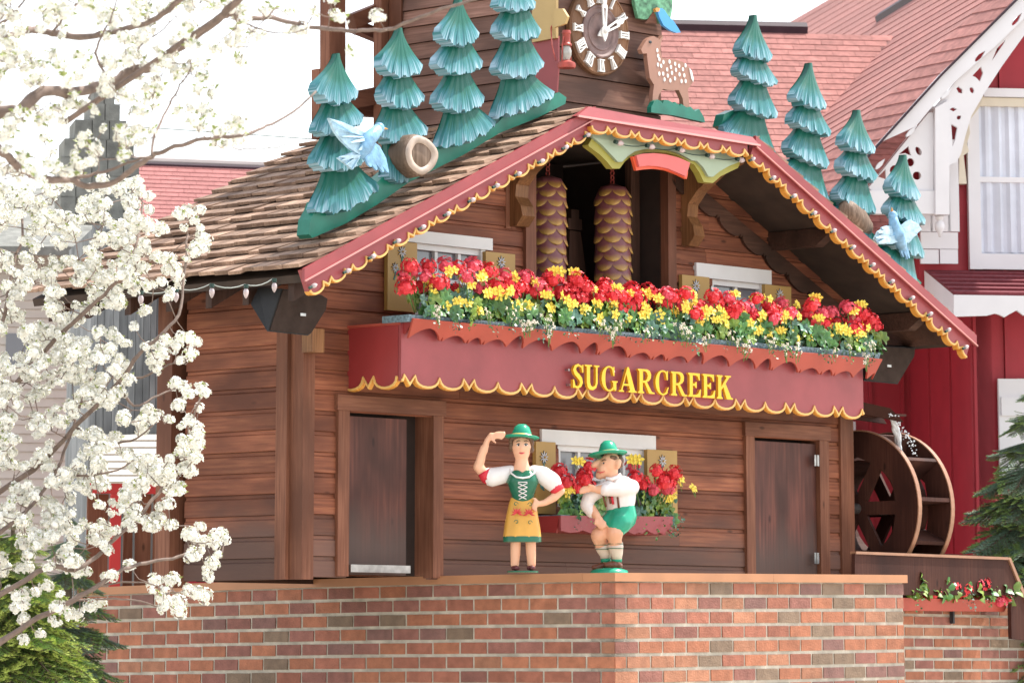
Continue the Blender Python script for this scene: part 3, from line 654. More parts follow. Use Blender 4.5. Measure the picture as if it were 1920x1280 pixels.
# tilted valance board: irregular lower edge
def rough_edge(L, rng, amp=.10):
    pts = []; s_ = 0
    kinds = ['big', 'spike', 'mid', 'spike', 'small', 'spike', 'mid', 'hump', 'big', 'big', 'hump', 'spike']; k = 0
    while s_ < L:
        kd = kinds[k % len(kinds)]; k += 1
        wd, dp = {'big': (.36, .085), 'mid': (.27, .05), 'small': (.16, .05), 'hump': (.2, .095), 'spike': (.03, .035)}[kd]
        n = 8 if wd > .1 else 2
        for j in range(n): pts.append((min(L, s_ + wd * j / n), dp * math.sin(math.pi * j / n) ** .8))
        s_ += wd
    pts.append((L, 0)); return pts
vt0, vt1 = h(776, 597, .78), h(1651, 673, .78); vb0, vb1 = h(766, 634, .66), h(1636, 711, .66)
pe = rough_edge(vb1[0] - vb0[0], rng)
top_ = lambda x: vt0[1] + (vt1[1] - vt0[1]) * (x - vt0[0]) / (vt1[0] - vt0[0]); bot_ = lambda x: vb0[1] + (vb1[1] - vb0[1]) * (x - vb0[0]) / (vb1[0] - vb0[0])
m = MB(); N = len(pe)
for i in range(N - 1):
    c = []
    for k in (i, i + 1):
        x = vb0[0] + pe[k][0]; f = pe[k][1]; zt, zb = top_(x), bot_(x); fr = f / (zt - zb)
        x2 = x + (vt0[0] - vb0[0] if i == 0 and k == 0 else (vt1[0] - vb1[0] if k == N - 1 else 0))
        c.append(((x, -.66 - .12 * fr, zb + f), (x2, -.78, zt)))
    (a, a2), (b_, b2) = c; o_ = lambda p, e=.02: (p[0], p[1] + e, p[2] + .005)
    m.hexa([a, b_, o_(b_), o_(a), a2, b2, o_(b2), o_(a2)])
part('tilted_valance', m, 'red', box)
part('valance_end', MB().prism([[(-.64, vb0[1] + .05), (-.76, vt0[1]), (-.60, vt0[1]), (-.60, vb0[1] + .02)]], axis='x', a=bx0 + .02, b=bx0 + .05), 'maroon', box)
part('top_board', MB().hexa([(bx0 - .02, -.61, bt0 - .01), (bx1, -.61, bt1 - .01), (bx1, 0, bt1 - .01), (bx0 - .02, 0, bt0 - .01), (bx0 - .02, -.61, bt0 + .012), (bx1, -.61, bt1 + .012), (bx1, 0, bt1 + .012), (bx0 - .02, 0, bt0 + .012)]), 'red', box)
l0, l1 = h(758, 591, .70), h(1643, 663, .70)
part('trough_liner', MB().hexa([(l0[0], -.73, l0[1] - .05), (l1[0], -.73, l1[1] - .05), (l1[0], -.45, l1[1] - .05), (l0[0], -.45, l0[1] - .05), (l0[0], -.75, l0[1] + .005), (l1[0], -.75, l1[1] + .005), (l1[0], -.45, l1[1] + .005), (l0[0], -.45, l0[1] + .005)]), 'liner', box)
# letters ---------------------------------------------------------
def ring_band(c, a, b_, t0, t1, w0, w1, n=14):
    """crescent stroke: ellipse (a,b) from angle t0 to t1, thickness w0 at ends, w1 in the middle"""
    out, inn = [], []
    for i in range(n + 1):
        f = i / n; t = math.radians(t0 + (t1 - t0) * f); w_ = w0 + (w1 - w0) * abs(math.cos(t)) ** .8
        out.append((c[0] + a * math.cos(t), c[1] + b_ * math.sin(t))); inn.append((c[0] + (a - w_) * math.cos(t), c[1] + (b_ - w0 * .9) * math.sin(t)))
    return out + inn[::-1]
def stem(x, w_=.15, z0=0, z1=1, s=.07): return [(x - w_ / 2 - s, z0), (x + w_ / 2 + s, z0), (x + w_ / 2 + s, z0 + .05), (x + w_ / 2, z0 + .10), (x + w_ / 2, z1 - .10), (x + w_ / 2 + s, z1 - .05), (x + w_ / 2 + s, z1), (x - w_ / 2 - s, z1), (x - w_ / 2 - s, z1 - .05), (x - w_ / 2, z1 - .10), (x - w_ / 2, z0 + .10), (x - w_ / 2 - s, z0 + .05)]
def glyph(ch):
    if ch == 'S':
        P = []; C = [(.53, .78), (.45, .90), (.30, .965), (.17, .90), (.11, .76), (.18, .62), (.30, .52), (.42, .40), (.46, .26), (.40, .12), (.28, .045), (.14, .08), (.06, .22)]
        Wd = [.02, .07, .09, .12, .15, .17, .18, .17, .15, .12, .09, .08, .02]
        a, b_ = [], []
        for i, p in enumerate(C):
            q0, q1 = Vector(C[max(i - 1, 0)]), Vector(C[min(i + 1, len(C) - 1)]); d = (q1 - q0).normalized(); n = Vector((-d.y, d.x)) * Wd[i] / 2
            a.append((p[0] + n.x, p[1] + n.y)); b_.append((p[0] - n.x, p[1] - n.y))
        return .58, [[a + b_[::-1]], [[(.50, .66), (.555, .66), (.555, .98), (.51, .98), (.46, .86)]], [[(.03, .02), (.08, .02), (.14, .14), (.08, .36), (.03, .36)]]]
    if ch == 'U': return .80, [[stem(.20, .17, .25, 1)[0:0] + [(.115, .92), (.02, .95), (.02, 1), (.38, 1), (.38, .95), (.285, .92), (.285, .30), (.32, .17), (.42, .11), (.54, .17), (.58, .30), (.58, .92), (.50, .95), (.50, 1), (.76, 1), (.76, .95), (.67, .92), (.67, .28), (.60, .08), (.44, -.02), (.28, -.01), (.16, .09), (.115, .28)]]]
    if ch in 'CG':
        P = [ring_band((.44, .5), .40, .52, 48, 312, .07, .19, 20)]
        L = [P, [[(.64, .62), (.70, .62), (.70, 1.0), (.655, 1.0), (.58, .88)]]]
        L.append([[(.58, .42), (.86, .42), (.86, .37), (.79, .34), (.79, .06), (.72, .0), (.66, .10), (.63, .16), (.63, .34), (.58, .37)]] if ch == 'G' else [[(.62, .20), (.70, .33), (.74, .31), (.66, .12), (.60, .10)]])
        return (.90 if ch == 'G' else .80), L
    if ch == 'A': return .92, [[[(.0, 0), (.26, 0), (.26, .05), (.18, .08), (.235, .26), (.53, .26), (.575, .08), (.50, .05), (.50, 0), (.92, 0), (.92, .05), (.83, .08), (.52, 1.03), (.44, 1.03), (.11, .08), (.0, .05)], [(.26, .34), (.50, .34), (.385, .76)]]]
    if ch == 'R': return .88, [[stem(.20, .17)], [[(.28, 1), (.52, 1), (.66, .94), (.73, .80), (.71, .64), (.62, .53), (.50, .48), (.62, .30), (.76, .08), (.90, .05), (.90, 0), (.62, 0), (.56, .10), (.38, .44), (.28, .44)], [(.30, .92), (.44, .91), (.52, .84), (.55, .74), (.51, .60), (.42, .53), (.30, .52)]]]
    if ch == 'E': return .74, [[stem(.20, .17)], [[(.28, 1), (.66, 1), (.67, .70), (.62, .70), (.55, .86), (.44, .91), (.28, .91)]], [[(.28, .56), (.38, .56), (.44, .64), (.49, .64), (.49, .38), (.44, .38), (.38, .47), (.28, .47)]], [[(.28, 0), (.68, 0), (.72, .33), (.67, .33), (.57, .15), (.44, .09), (.28, .09)]]]
    if ch == 'K': return .92, [[stem(.20, .17)], [[(.27, .50), (.58, .92), (.50, .95), (.50, 1), (.82, 1), (.82, .95), (.72, .92), (.52, .66), (.82, .08), (.92, .05), (.92, 0), (.58, 0), (.40, .50), (.27, .36)]]]
mt['letter_side'] = M('letter_side_paint', (.72, .33, .02), .4, .05, 4)
sx0, sx1 = h(1068, 710, .65)[0], h(1369, 735, .65)[0]; sc = [glyph(c)[0] for c in 'SUGARCREEK']; gap = .035
kx_ = (sx1 - sx0) / (sum(sc) + gap * 9); x = sx0
zb0, zb1 = h(1085, 729, .65)[1], h(1350, 748, .65)[1]; hh = (h(1085, 683, .65)[1] - zb0)
for i, c in enumerate('SUGARCREEK'):
    wdt, L = glyph(c); zb = zb0 + (zb1 - zb0) * (x + wdt * kx_ / 2 - sx0) / (sx1 - sx0); m = MB()
    for j, loops in enumerate(L):
        T = [[(x + p[0] * kx_, zb + p[1] * hh) for p in lp] for lp in loops]
        m.prism(T, a=-.682 - j * .0007, b=-.655, m=0, mside=1)
    part('letter', m, ['letter', 'letter_side'], box, label='letter ' + c)
    x += (wdt + gap) * kx_
m = MB()
for px, py in ((1062, 694), (1064, 722), (1080, 690), (1096, 722), (1112, 690), (1147, 697), (1169, 695), (1131, 726), (1082, 719)):
    q = h(px, py, .63); m.box(q[0] - .008, q[0] + .008, -.66, -.62, q[1] - .006, q[1] + .01)
part('letter_clips', m, 'steel', box)
# ================================================================ loudspeakers
def speaker(name_, label, pts_front, pts_back, face, wf, wb):
    """body between a front outline and a back outline given as picture points on two planes"""
    F_ = [h(*p, wf) for p in pts_front]; B_ = [h(*p, wb) for p in pts_back]; n = len(F_)
    c = F_[0]; t = thing('loudspeaker', label, 'loudspeaker', H, (c[0], -wf, c[1])); m = MB()
    V = [(a, -wf, b_) for a, b_ in F_] + [(a, -wb, b_) for a, b_ in B_]
    m.add(V, [tuple(range(n)), tuple(reversed(range(n, 2 * n)))] + [(i, n + i, n + (i + 1) % n, (i + 1) % n) for i in range(n)])
    part('cabinet', m, 'speaker', t)
    cx = sum(p[0] for p in F_) / n; cz = sum(p[1] for p in F_) / n
    g_ = [(cx + (a - cx) * .95, cz + (b_ - cz) * .95) for a, b_ in F_]
    part('grille', MB().prism([g_], a=-wf - .012, b=-wf - .001), 'grille', t)
    q = h(*face, wf + .014); part('badge', MB().box(q[0] - .03, q[0] + .03, -wf - .018, -wf - .012, q[1] - .01, q[1] + .012), 'steel', t)
    part('mounting_arm', MB().tube([(cx, -wb, cz), (cx + .03, -wb + .12, cz + .02)], .03), 'steel', t); return t
speaker('l', 'black wedge loudspeaker hung under the left eave of the chalet', [(527, 541), (603, 553), (614, 560), (611, 580), (583, 625), (577, 629), (501, 621)], [(484, 540), (560, 550), (570, 556), (568, 570), (540, 619), (534, 622), (470, 570)], (568, 590), .36, .10)
speaker('r', 'black loudspeaker behind the right-hand end of the balcony flower box', [(1652, 648), (1716, 652), (1714, 668), (1683, 720), (1620, 714), (1626, 700)], [(1640, 645), (1700, 648), (1698, 660), (1668, 712), (1608, 706), (1614, 692)], (1667, 686), .30, .12)
# ================================================================ string lights (each strand is a thing with its bulbs)
mt['bulb'] = M('clear_bulb_glass', (.50, .40, .40), .08, .25, 20, spec=1.0); mt['wire'] = M('green_wire', (.02, .05, .04), .5); mt['wirel'] = M('grey_wire', (.20, .22, .20), .5)
def bulbs(label, px_list, w_, hang=(0, -1), r=.021, L=.085, wire='wirel', draw=True, sag=0):
    pts = [h(p[0], p[1], w_) for p in px_list]; t = thing('string_lights', label, 'string lights', H, (pts[0][0], -w_, pts[0][1]))
    m = MB()
    if draw:
        path = []
        for a, b_ in zip(pts, pts[1:]):
            for k in range(5): f = k / 5; path.append((a[0] + (b_[0] - a[0]) * f, -w_, a[1] + (b_[1] - a[1]) * f - sag * 4 * f * (1 - f)))
        path.append((pts[-1][0], -w_, pts[-1][1])); m.tube(path, .0045, 5); part('cord', m, wire, t)
    hv = Vector((hang[0], 0, hang[1])).normalized()
    for x_, z_ in pts:
        c = Vector((x_, -w_ - .015, z_)); b = MB().tube([c, c + hv * .03], .018 if draw else .012, 8); s_ = part('socket', b, 'wire', t)
        q = [c + hv * (.035 + L * f) for f in (0, .25, .5, .8, 1)]; b = MB().tube(q, [r * .6, r, r, r * .6, r * .15], 8); part('bulb', b, 'bulb', t, smooth='all')
    return t
bulbs('clear bulbs in green sockets strung under the left shingled eave', [(262, 545), (328, 540), (395, 532), (459, 533), (512, 522)], .74, sag=.03, L=.075)
lb = [(577, 540), (641, 512), (688, 485), (735, 456), (782, 430), (829, 405), (875, 379), (921, 352), (962, 330), (1006, 306), (1051, 280), (1092, 257)]
bulbs('clear bulbs along the left sloping bargeboard', lb, .845, hang=(.9, .35), r=.020, L=.062, draw=False)
lr = [(1402, 302), (1441, 337), (1480, 371), (1518, 403), (1555, 436), (1591, 467), (1628, 500), (1664, 531), (1702, 562), (1736, 592), (1770, 622), (1803, 654)]
bulbs('clear bulbs along the right sloping bargeboard', lr, .845, hang=(.9, .35), r=.020, L=.062, draw=False)
bulbs('clear bulbs on a dark cord across the sage green arch', [(1150, 266), (1209, 273), (1266, 279), (1322, 291), (1378, 298)], .78, hang=(1, -.08), r=.026, L=.085, wire='wire', sag=.02)
# ================================================================ painted cut-out spruces
def tree_mat():
    m, t, p = nodes('painted_spruce'); uv = t.nodes.new('ShaderNodeUVMap'); sx = t.nodes.new('ShaderNodeSeparateXYZ'); t.links.new(uv.outputs[0], sx.inputs[0])
    nz = noise_node(t, 1.0, uv.outputs[0], stretch=(46, 1.6, 1), detail=5); n2 = noise_node(t, 1.0, uv.outputs[0], stretch=(4, 3, 1), detail=2)
    a = t.nodes.new('ShaderNodeMath'); a.operation = 'MULTIPLY_ADD'; a.inputs[1].default_value = 1.9; mv = t.nodes.new('ShaderNodeMath'); mv.operation = 'MULTIPLY'; t.links.new(nz.outputs[0], mv.inputs[0]); t.links.new(sx.outputs[1], mv.inputs[1]); t.links.new(mv.outputs[0], a.inputs[0]); t.links.new(sx.outputs[1], a.inputs[2])
    b = t.nodes.new('ShaderNodeMath'); b.operation = 'MULTIPLY_ADD'; b.inputs[1].default_value = .45; t.links.new(n2.outputs[0], b.inputs[0]); t.links.new(a.outputs[0], b.inputs[2])
    r = ramp(t, b.outputs[0], [(.0, (.006, .080, .055)), (.58, (.008, .105, .075)), (.76, (.045, .19, .215)), (.98, (.34, .47, .56))]); r.color_ramp.elements[1].position = .55
    # ramp input is clamped to 0..1, so scale first
    mp = t.nodes.new('ShaderNodeMapRange'); mp.inputs[1].default_value = .05; mp.inputs[2].default_value = 2.55; t.links.new(b.outputs[0], mp.inputs[0]); t.links.new(mp.outputs[0], r.inputs[0])
    t.links.new(r.outputs[0], p.inputs['Base Color']); p.inputs['Roughness'].default_value = .42; p.inputs['Specular IOR Level'].default_value = .3
    bn = t.nodes.new('ShaderNodeBump'); bn.inputs['Strength'].default_value = .4; bn.inputs['Distance'].default_value = .015; t.links.new(mv.outputs[0], bn.inputs['Height']); t.links.new(bn.outputs[0], p.inputs['Normal']); return m
mt['spruce'] = tree_mat()
def tier(tree, T, w_, seed, off=0.0):
    """T: picture points: top x, top y, top half width, left tip, right tip, drop of the hem in px"""
    tx, ty, hw, (lx, ly), (rx_, ry), drop = T; r = random.Random(seed); NCOL, NR = 40, 7
    V, UV, F_ = [], [], []
    for j in range(NR + 1):
        t = j / NR
        for i in range(NCOL + 1):
            c = i / NCOL; c2 = 2 * c - 1
            xt = tx + c2 * hw; yt = ty
            xb = lx + (rx_ - lx) * c; yb = ly + (ry - ly) * c + drop * (1 - abs(c2) ** 1.7) ** .8
            jag = (7.5 * abs(math.sin(i * .36 + seed)) ** .8 + 2.2 * abs(math.sin(i * 1.3)) + 4 * r.random() * (i % 2)) if j == NR and 0 < i < NCOL else 0
            e = t ** 1.55; px = xt + (xb - xt) * e; py = yt + (yb - yt) * t + jag
            bulge = off + .02 + (.012 + .085 * t ** 1.3) * (1 - c2 * c2) ** .5 + .0035 * math.sin(i * 2.4 + seed) * t ** 3 + .004 * math.sin(i * .8 + seed * 2) * t
            q = h(px, py, w_ + bulge); V.append((q[0], -w_ - bulge, q[1])); UV.append((c, t))
    n = len(V)
    for v in list(V): V.append((v[0], -w_ - off + .03, v[2]))
    UV += UV[:n]; S = NCOL + 1
    for j in range(NR):
        for i in range(NCOL):
            a = j * S + i; F_.append((a, a + 1, a + S + 1, a + S)); F_.append((n + a, n + a + S, n + a + S + 1, n + a + 1))
    edge = [i for i in range(S)] + [j * S + NCOL for j in range(1, NR + 1)] + [NR * S + i for i in range(NCOL - 1, -1, -1)] + [j * S for j in range(NR - 1, 0, -1)]
    for k in range(len(edge)): a, b_ = edge[k], edge[(k + 1) % len(edge)]; F_.append((b_, a, n + a, n + b_))
    m = MB(); m.add(V, F_); me = m.mesh('branch_tier', 'spruce', BASE[tree.name], False); ul = me.uv_layers.new(name='UVMap')
    for lp in me.loops: ul.data[lp.index].uv = UV[lp.vertex_index]
    me.polygons.foreach_set('use_smooth', [True] * len(me.polygons))
    try: me.set_sharp_from_angle(angle=R(50))
    except Exception: pass
    return link('branch_tier', me, tree)
TW = .50
def cut_tree(label, tiers, seed):
    b = h(tiers[-1][0], tiers[-1][4][1] + 10, TW); t = thing('cutout_spruce', label, 'wooden tree', H, (b[0], -TW, b[1]), 'carved spruces on the chalet roof')
    for k, T in enumerate(tiers): tier(t, T, TW, seed + k, off=.012 * (len(tiers) - k) - .012)
    return t
cut_tree('smallest carved green spruce, lowest on the left slope, behind the blue bird', [(634, 100, 3, (589, 155), (672, 172), 22), (632, 168, 14, (589, 234), (682, 216), 18), (636, 222, 16, (585, 293), (690, 290), 20), (640, 296, 24, (584, 384), (712, 345), 22)], 3)
cut_tree('carved green spruce above the ring-shaped log slice', [(751, 52, 3, (711, 106), (793, 122), 22), (749, 118, 13, (712, 166), (797, 180), 22), (745, 174, 14, (706, 240), (803, 240), 20), (744, 240, 18, (722, 318), (768, 330), 8)], 20)
cut_tree('tall carved green spruce third up the left slope', [(863, -4, 3, (822, 52), (899, 62), 20), (862, 58, 14, (815, 108), (906, 115), 20), (862, 118, 14, (815, 178), (909, 182), 22), (863, 176, 18, (818, 268), (930, 228), 12)], 40)
cut_tree('topmost carved green spruce beside the clock tower', [(965, -48, 4, (930, -2), (1005, 4), 12), (971, -2, 16, (929, 47), (1015, 56), 16), (972, 50, 16, (927, 118), (1021, 118), 20), (972, 128, 22, (926, 210), (1040, 172), 10)], 60)
cut_tree('largest carved green spruce on the right slope', [(1416, 28, 3, (1384, 82), (1449, 104), 8), (1413, 84, 12, (1380, 122), (1459, 152), 8), (1416, 134, 15, (1375, 178), (1459, 212), 10), (1410, 196, 20, (1356, 236), (1461, 300), 8)], 80)
cut_tree('second carved green spruce down the right slope', [(1520, 118, 3, (1487, 170), (1550, 196), 8), (1518, 180, 12, (1482, 214), (1559, 246), 7), (1517, 224, 14, (1474, 266), (1556, 306), 8), (1516, 290, 20, (1466, 304), (1558, 380), 6)], 100)
cut_tree('third carved green spruce down the right slope, behind the log', [(1610, 206, 3, (1577, 254), (1642, 278), 8), (1608, 270, 12, (1573, 300), (1647, 330), 7), (1608, 314, 14, (1567, 354), (1643, 392), 8), (1606, 376, 22, (1566, 388), (1638, 460), 6)], 120)
cut_tree('lowest carved green spruce on the right slope, behind the upright blue bird', [(1697, 290, 3, (1666, 338), (1727, 366), 8), (1696, 352, 12, (1663, 382), (1736, 412), 7), (1697, 396, 14, (1660, 440), (1734, 474), 6), (1690, 450, 20, (1650, 470), (1722, 535), 4)], 140)
# green slope-following bases
mt['greenb'] = M('green_base_paint', (.010, .17, .115), .32, .22, 5, bump=.15, bs=12)
def gbase(label, poly, a, b_):
    P = [h(*p, TW - .02) for p in poly]; t = thing('carved_ground_strip', label, 'carved base', H, (P[0][0], -TW, P[0][1]))
    part('strip', MB().prism([P], a=-TW + .02 - a, b=-TW + .02 + b_), 'greenb', t); return t
gbase('green painted base strip under the four spruces on the left slope', [(578, 447), (571, 440), (574, 412), (585, 392), (590, 378), (640, 372), (700, 342), (722, 322), (780, 300), (830, 262), (925, 232), (940, 215), (1020, 182), (1040, 174), (1054, 184), (1052, 196), (1000, 222), (930, 250), (860, 292), (760, 342), (700, 384), (640, 420)], .05, .09)
gbase('green painted base strip under the spruces on the right slope', [(1352, 236), (1358, 214), (1376, 206), (1400, 230), (1462, 300), (1560, 372), (1640, 440), (1728, 530), (1720, 545), (1640, 480), (1560, 410), (1460, 325), (1400, 270)], .0, .10)
# ================================================================ log slices and birds
mt['logside'] = WOOD('log_bark', ((.12, .08, .055), (.22, .15, .11), (.34, .25, .19)), 'z', rnd=0); mt['logface'] = M('log_face', (.42, .33, .27), .5, .25, 9, bump=.3, bs=25); mt['loghole'] = M('log_hollow', (.27, .21, .19), .6, .3, 10)
c = h(787, 291, .72); t = thing('hollow_log_slice', 'pale ring-shaped hollow log slice on the left slope below the second spruce', 'log', H, (c[0], -.62, c[1]))
def blob_ring(c, prof, seg=28, kx=1, kz=1, w_=0, tilt=0):
    m = MB(); 
    for i, (r, y) in enumerate(prof):
        for k in range(seg):
            a = 2 * math.pi * k / seg; rr = r * (1 + .025 * math.sin(4 * a + .8) + .03 * math.sin(3 * a + 1) + .012 * math.sin(7 * a)); m.v.append((c[0] + rr * kx * math.cos(a), y, c[1] + rr * kz * math.sin(a)))
        if i: m.f += [((i - 1) * seg + k, (i - 1) * seg + (k + 1) % seg, i * seg + (k + 1) % seg, i * seg + k) for k in range(seg)]; m.m += [0] * seg
    m.f.append(tuple(range((len(prof) - 1) * seg, len(prof) * seg))); m.m.append(0); return m
part('bark', blob_ring(c, [(.135, -.50), (.16, -.52), (.17, -.60), (.168, -.70), (.155, -.735)], kx=1.18), 'logside', t, 'all')
part('cut_face', blob_ring(c, [(.158, -.725), (.150, -.75), (.125, -.752), (.100, -.745), (.085, -.70)], kx=1.18), 'logface', t, 'all')
part('hollow', blob_ring((c[0] + .0, c[1]), [(.092, -.71), (.06, -.708), (.02, -.708)], kx=1.18), 'loghole', t, 'all')
c = h(1600, 405, .5); t = thing('short_log', 'dark knotty log lying on the right slope among the spruces', 'log', H, (c[0], -.5, c[1] - .1))
def P3(px, py, w_): q = h(px, py, w_); return Vector((q[0], -w_, q[1]))
mg = MB().tube([P3(1572, 385, .52), P3(1588, 398, .56), P3(1606, 414, .55), P3(1622, 428, .5)], [.09, .12, .12, .085], 12)
for v in range(len(mg.v)):
    x, y, z = mg.v[v]; nn = noise.noise(Vector((x * 9, y * 9, z * 9))) * .03; mg.v[v] = (x + nn, y, z + nn)
part('bark', mg, 'logside', t, 'all')
mt['birdblue'] = M('bird_blue_paint', (.22, .42, .62), .35, .35, 14, bump=.3, bs=40); mt['birdlight'] = M('bird_pale_paint', (.42, .60, .72), .35, .25, 18, bump=.4, bs=40); mt['beak'] = M('orange_beak', (.65, .30, .08), .4)
def feather_fan(root, tips, w_root, thick=.02, lift=.0):
    """a wing or tail: overlapping tapering feathers from a root segment (two 3-D points) to a list of tips"""
    m = MB(); n = len(tips); a, b_ = root
    for i, tp in enumerate(tips):
        f = i / (n - 1) if n > 1 else .5; r0 = a.lerp(b_, f); d = (tp - r0); side = (b_ - a).normalized() * w_root
        y = Vector((0, -lift * (i % 2) - .004 * i, 0)); mid = r0.lerp(tp, .6)
        P = [r0 - side, mid - side * 1.1, tp - side * .35, tp + side * .35, mid + side * 1.1, r0 + side]
        V = [p + y for p in P] + [p + y + Vector((0, thick, 0)) for p in P]
        m.add(V, [(0, 1, 2, 3, 4, 5), (11, 10, 9, 8, 7, 6)] + [(k, (k + 1) % 6, 6 + (k + 1) % 6, 6 + k) for k in range(6)])
    return m
b0_ = P3(700, 300, .72); t = thing('carved_bluebird', 'carved pale blue bird in flight over the smallest left spruce, wings spread', 'wooden bird', H, tuple(b0_))
part('body', MB().tube([P3(712, 236, .74), P3(706, 246, .76), P3(690, 262, .78), P3(682, 280, .77), P3(674, 296, .74)], [.028, .05, .065, .06, .03], 12).ball(P3(711, 240, .75), .045, 12), 'birdblue', t, 'all')
part('beak', MB().tube([P3(714, 240, .75), P3(727, 242, .75)], [.018, .003], 8), 'beak', t)
WG = lambda L, w_, mt_: part('wing', MB().prism([[h(*p, w_) for p in L]], a=-w_, b=-w_ + .03), mt_, t)
WG([(618, 222), (640, 228), (668, 240), (692, 252), (702, 264), (692, 278), (674, 290), (656, 278), (640, 262), (628, 246)], .775, 'birdlight'); WG([(694, 260), (712, 274), (724, 296), (730, 324), (708, 316), (684, 298)], .755, 'birdblue'); part('tail', MB().prism([[h(*p, .76) for p in [(686, 282), (674, 298), (662, 318), (634, 296), (660, 286)]]], a=-.76, b=-.735), 'birdlight', t)
part('wing', feather_fan((P3(668, 252, .78), P3(700, 262, .78)), [P3(618, 222, .80), P3(628, 240, .80), P3(640, 256, .80), P3(656, 268, .80), P3(672, 282, .79)], .030, lift=.006), 'birdlight', t)
part('wing', feather_fan((P3(696, 268, .76), P3(684, 292, .76)), [P3(728, 322, .78), P3(718, 322, .78), P3(706, 318, .78), P3(694, 312, .78)], .026, lift=.006), 'birdblue', t)
part('tail', feather_fan((P3(680, 284, .76), P3(672, 294, .76)), [P3(662, 316, .78), P3(650, 308, .78), P3(641, 300, .78), P3(636, 294, .78)], .02, lift=.006), 'birdlight', t)
b0_ = P3(1686, 440, .62); t = thing('carved_bluebird', 'carved blue bird with raised beak over the lowest right spruce', 'wooden bird', H, tuple(b0_))
part('body', MB().tube([P3(1673, 400, .64), P3(1676, 418, .66), P3(1684, 440, .68), P3(1690, 458, .64), P3(1696, 470, .6)], [.035, .05, .065, .055, .025], 12).ball(P3(1674, 404, .65), .045, 12), 'birdblue', t, 'all')
part('beak', MB().tube([P3(1673, 400, .65), P3(1672, 389, .66)], [.02, .003], 8), 'beak', t)
WG([(1680, 424), (1664, 424), (1648, 434), (1641, 448), (1646, 458), (1664, 458), (1684, 452)], .66, 'birdlight'); WG([(1690, 426), (1708, 412), (1722, 420), (1728, 430), (1716, 442), (1704, 456), (1692, 450)], .66, 'birdlight')
part('wing', feather_fan((P3(1678, 428, .66), P3(1684, 448, .66)), [P3(1654, 428, .68), P3(1646, 436, .68), P3(1642, 446, .68), P3(1646, 456, .68), P3(1660, 456, .67)], .022, lift=.005), 'birdlight', t)
part('wing', feather_fan((P3(1690, 428, .66), P3(1690, 448, .66)), [P3(1708, 414, .68), P3(1722, 422, .68), P3(1726, 430, .68), P3(1716, 440, .68), P3(1706, 450, .67)], .022, lift=.005), 'birdlight', t)
part('tail', feather_fan((P3(1688, 456, .62), P3(1696, 456, .62)), [P3(1694, 482, .63), P3(1700, 486, .63), P3(1704, 484, .63)], .018, lift=.005), 'birdblue', t)
# cut-out bluebird, foliage and deer on the tower side of the roof
mt['flatblue'] = M('sky_blue_paint', (.07, .32, .66), .4, .05, 4); mt['foliage'] = M('mottled_green_paint', (.12, .30, .17), .6, .6, 22)
TZ = lambda L: [h(960 + a / 5.333, b_ / 5.333, .42) for a, b_ in L]
P = TZ([(1425, 90), (1475, 88), (1500, 110), (1540, 170), (1590, 215), (1640, 290), (1662, 330), (1620, 335), (1560, 310), (1490, 260), (1450, 180), (1432, 120)]); t = thing('flat_bluebird', 'bright blue flat bird cut-out at the edge of the green foliage by the tower', 'wooden bird', H, (P[0][0], -.42, P[0][1]))
part('body', MB().prism([P], a=-.45, b=-.42), 'flatblue', t)
part('beak', MB().prism([TZ([(1402, 98), (1420, 82), (1448, 90), (1444, 120), (1415, 126)])], a=-.456, b=-.425), 'beak', t)
P = TZ([(1232, -120), (1240, 30), (1262, 120), (1275, 180), (1345, 195), (1400, 185), (1425, 150), (1460, 180), (1500, 235), (1590, 215), (1612, 120), (1618, 20), (1610, -120)]); t = thing('foliage_cutout', 'mottled green foliage cut-out at the top right corner of the tower', 'wooden tree', H, (P[0][0], -.38, P[0][1]))
part('foliage_board', MB().prism([P], a=-.405, b=-.37), 'foliage', t); part('branch', MB().prism([TZ([(1335, 235), (1370, 190), (1420, 120), (1440, 150), (1460, 240), (1400, 232)])], a=-.412, b=-.406), 'trim_x', t)
P = TZ([(1222, 505), (1240, 470), (1278, 410), (1310, 385), (1350, 372), (1390, 395), (1405, 410), (1440, 365), (1442, 385), (1420, 440), (1415, 520), (1430, 590), (1490, 602), (1560, 606), (1640, 630), (1700, 680), (1735, 760), (1740, 830), (1715, 870), (1690, 900), (1700, 1000), (1708, 1110), (1650, 1110), (1640, 1000), (1600, 912), (1500, 912), (1440, 900), (1400, 960), (1380, 1060), (1335, 1060), (1340, 950), (1352, 860), (1310, 790), (1298, 700), (1285, 600), (1282, 545), (1240, 548)])
mt['deer'] = M('deer_brown_paint', (.33, .17, .12), .45, .06, 4)
t = thing('deer_cutout', 'brown flat deer cut-out with white spots standing on green grass beside the tower', 'wooden deer', H, (P[0][0], -.46, P[-8][1]))
part('body', MB().prism([P], a=-.50, b=-.455), 'deer', t)
for a, b_ in [(1382, 515), (1390, 570), (1402, 605), (1443, 632), (1388, 658), (1420, 670), (1504, 628), (1560, 650), (1600, 670), (1518, 682), (1480, 706), (1568, 710), (1638, 704), (1664, 665), (1528, 740), (1604, 755), (1652, 765), (1486, 768), (1440, 748), (1402, 748), (1454, 806), (1512, 816), (1558, 796), (1624, 822), (1665, 822)]:
    q = TZ([(a, b_)])[0]; part('spot', MB().prism([[(q[0] + .014 * math.cos(k), q[1] + .019 * math.sin(k)) for k in [x * .785 for x in range(8)]]], a=-.504, b=-.5005), 'cream', t)
q = TZ([(1312, 432)])[0]; part('eye', MB().ball((q[0], -.503, q[1]), (.022, .006, .014), 8), 'ink', t)
part('rump', MB().prism([TZ([(1700, 690), (1725, 720), (1742, 790), (1740, 830), (1722, 800), (1710, 740)])], a=-.506, b=-.501), 'cream', t)
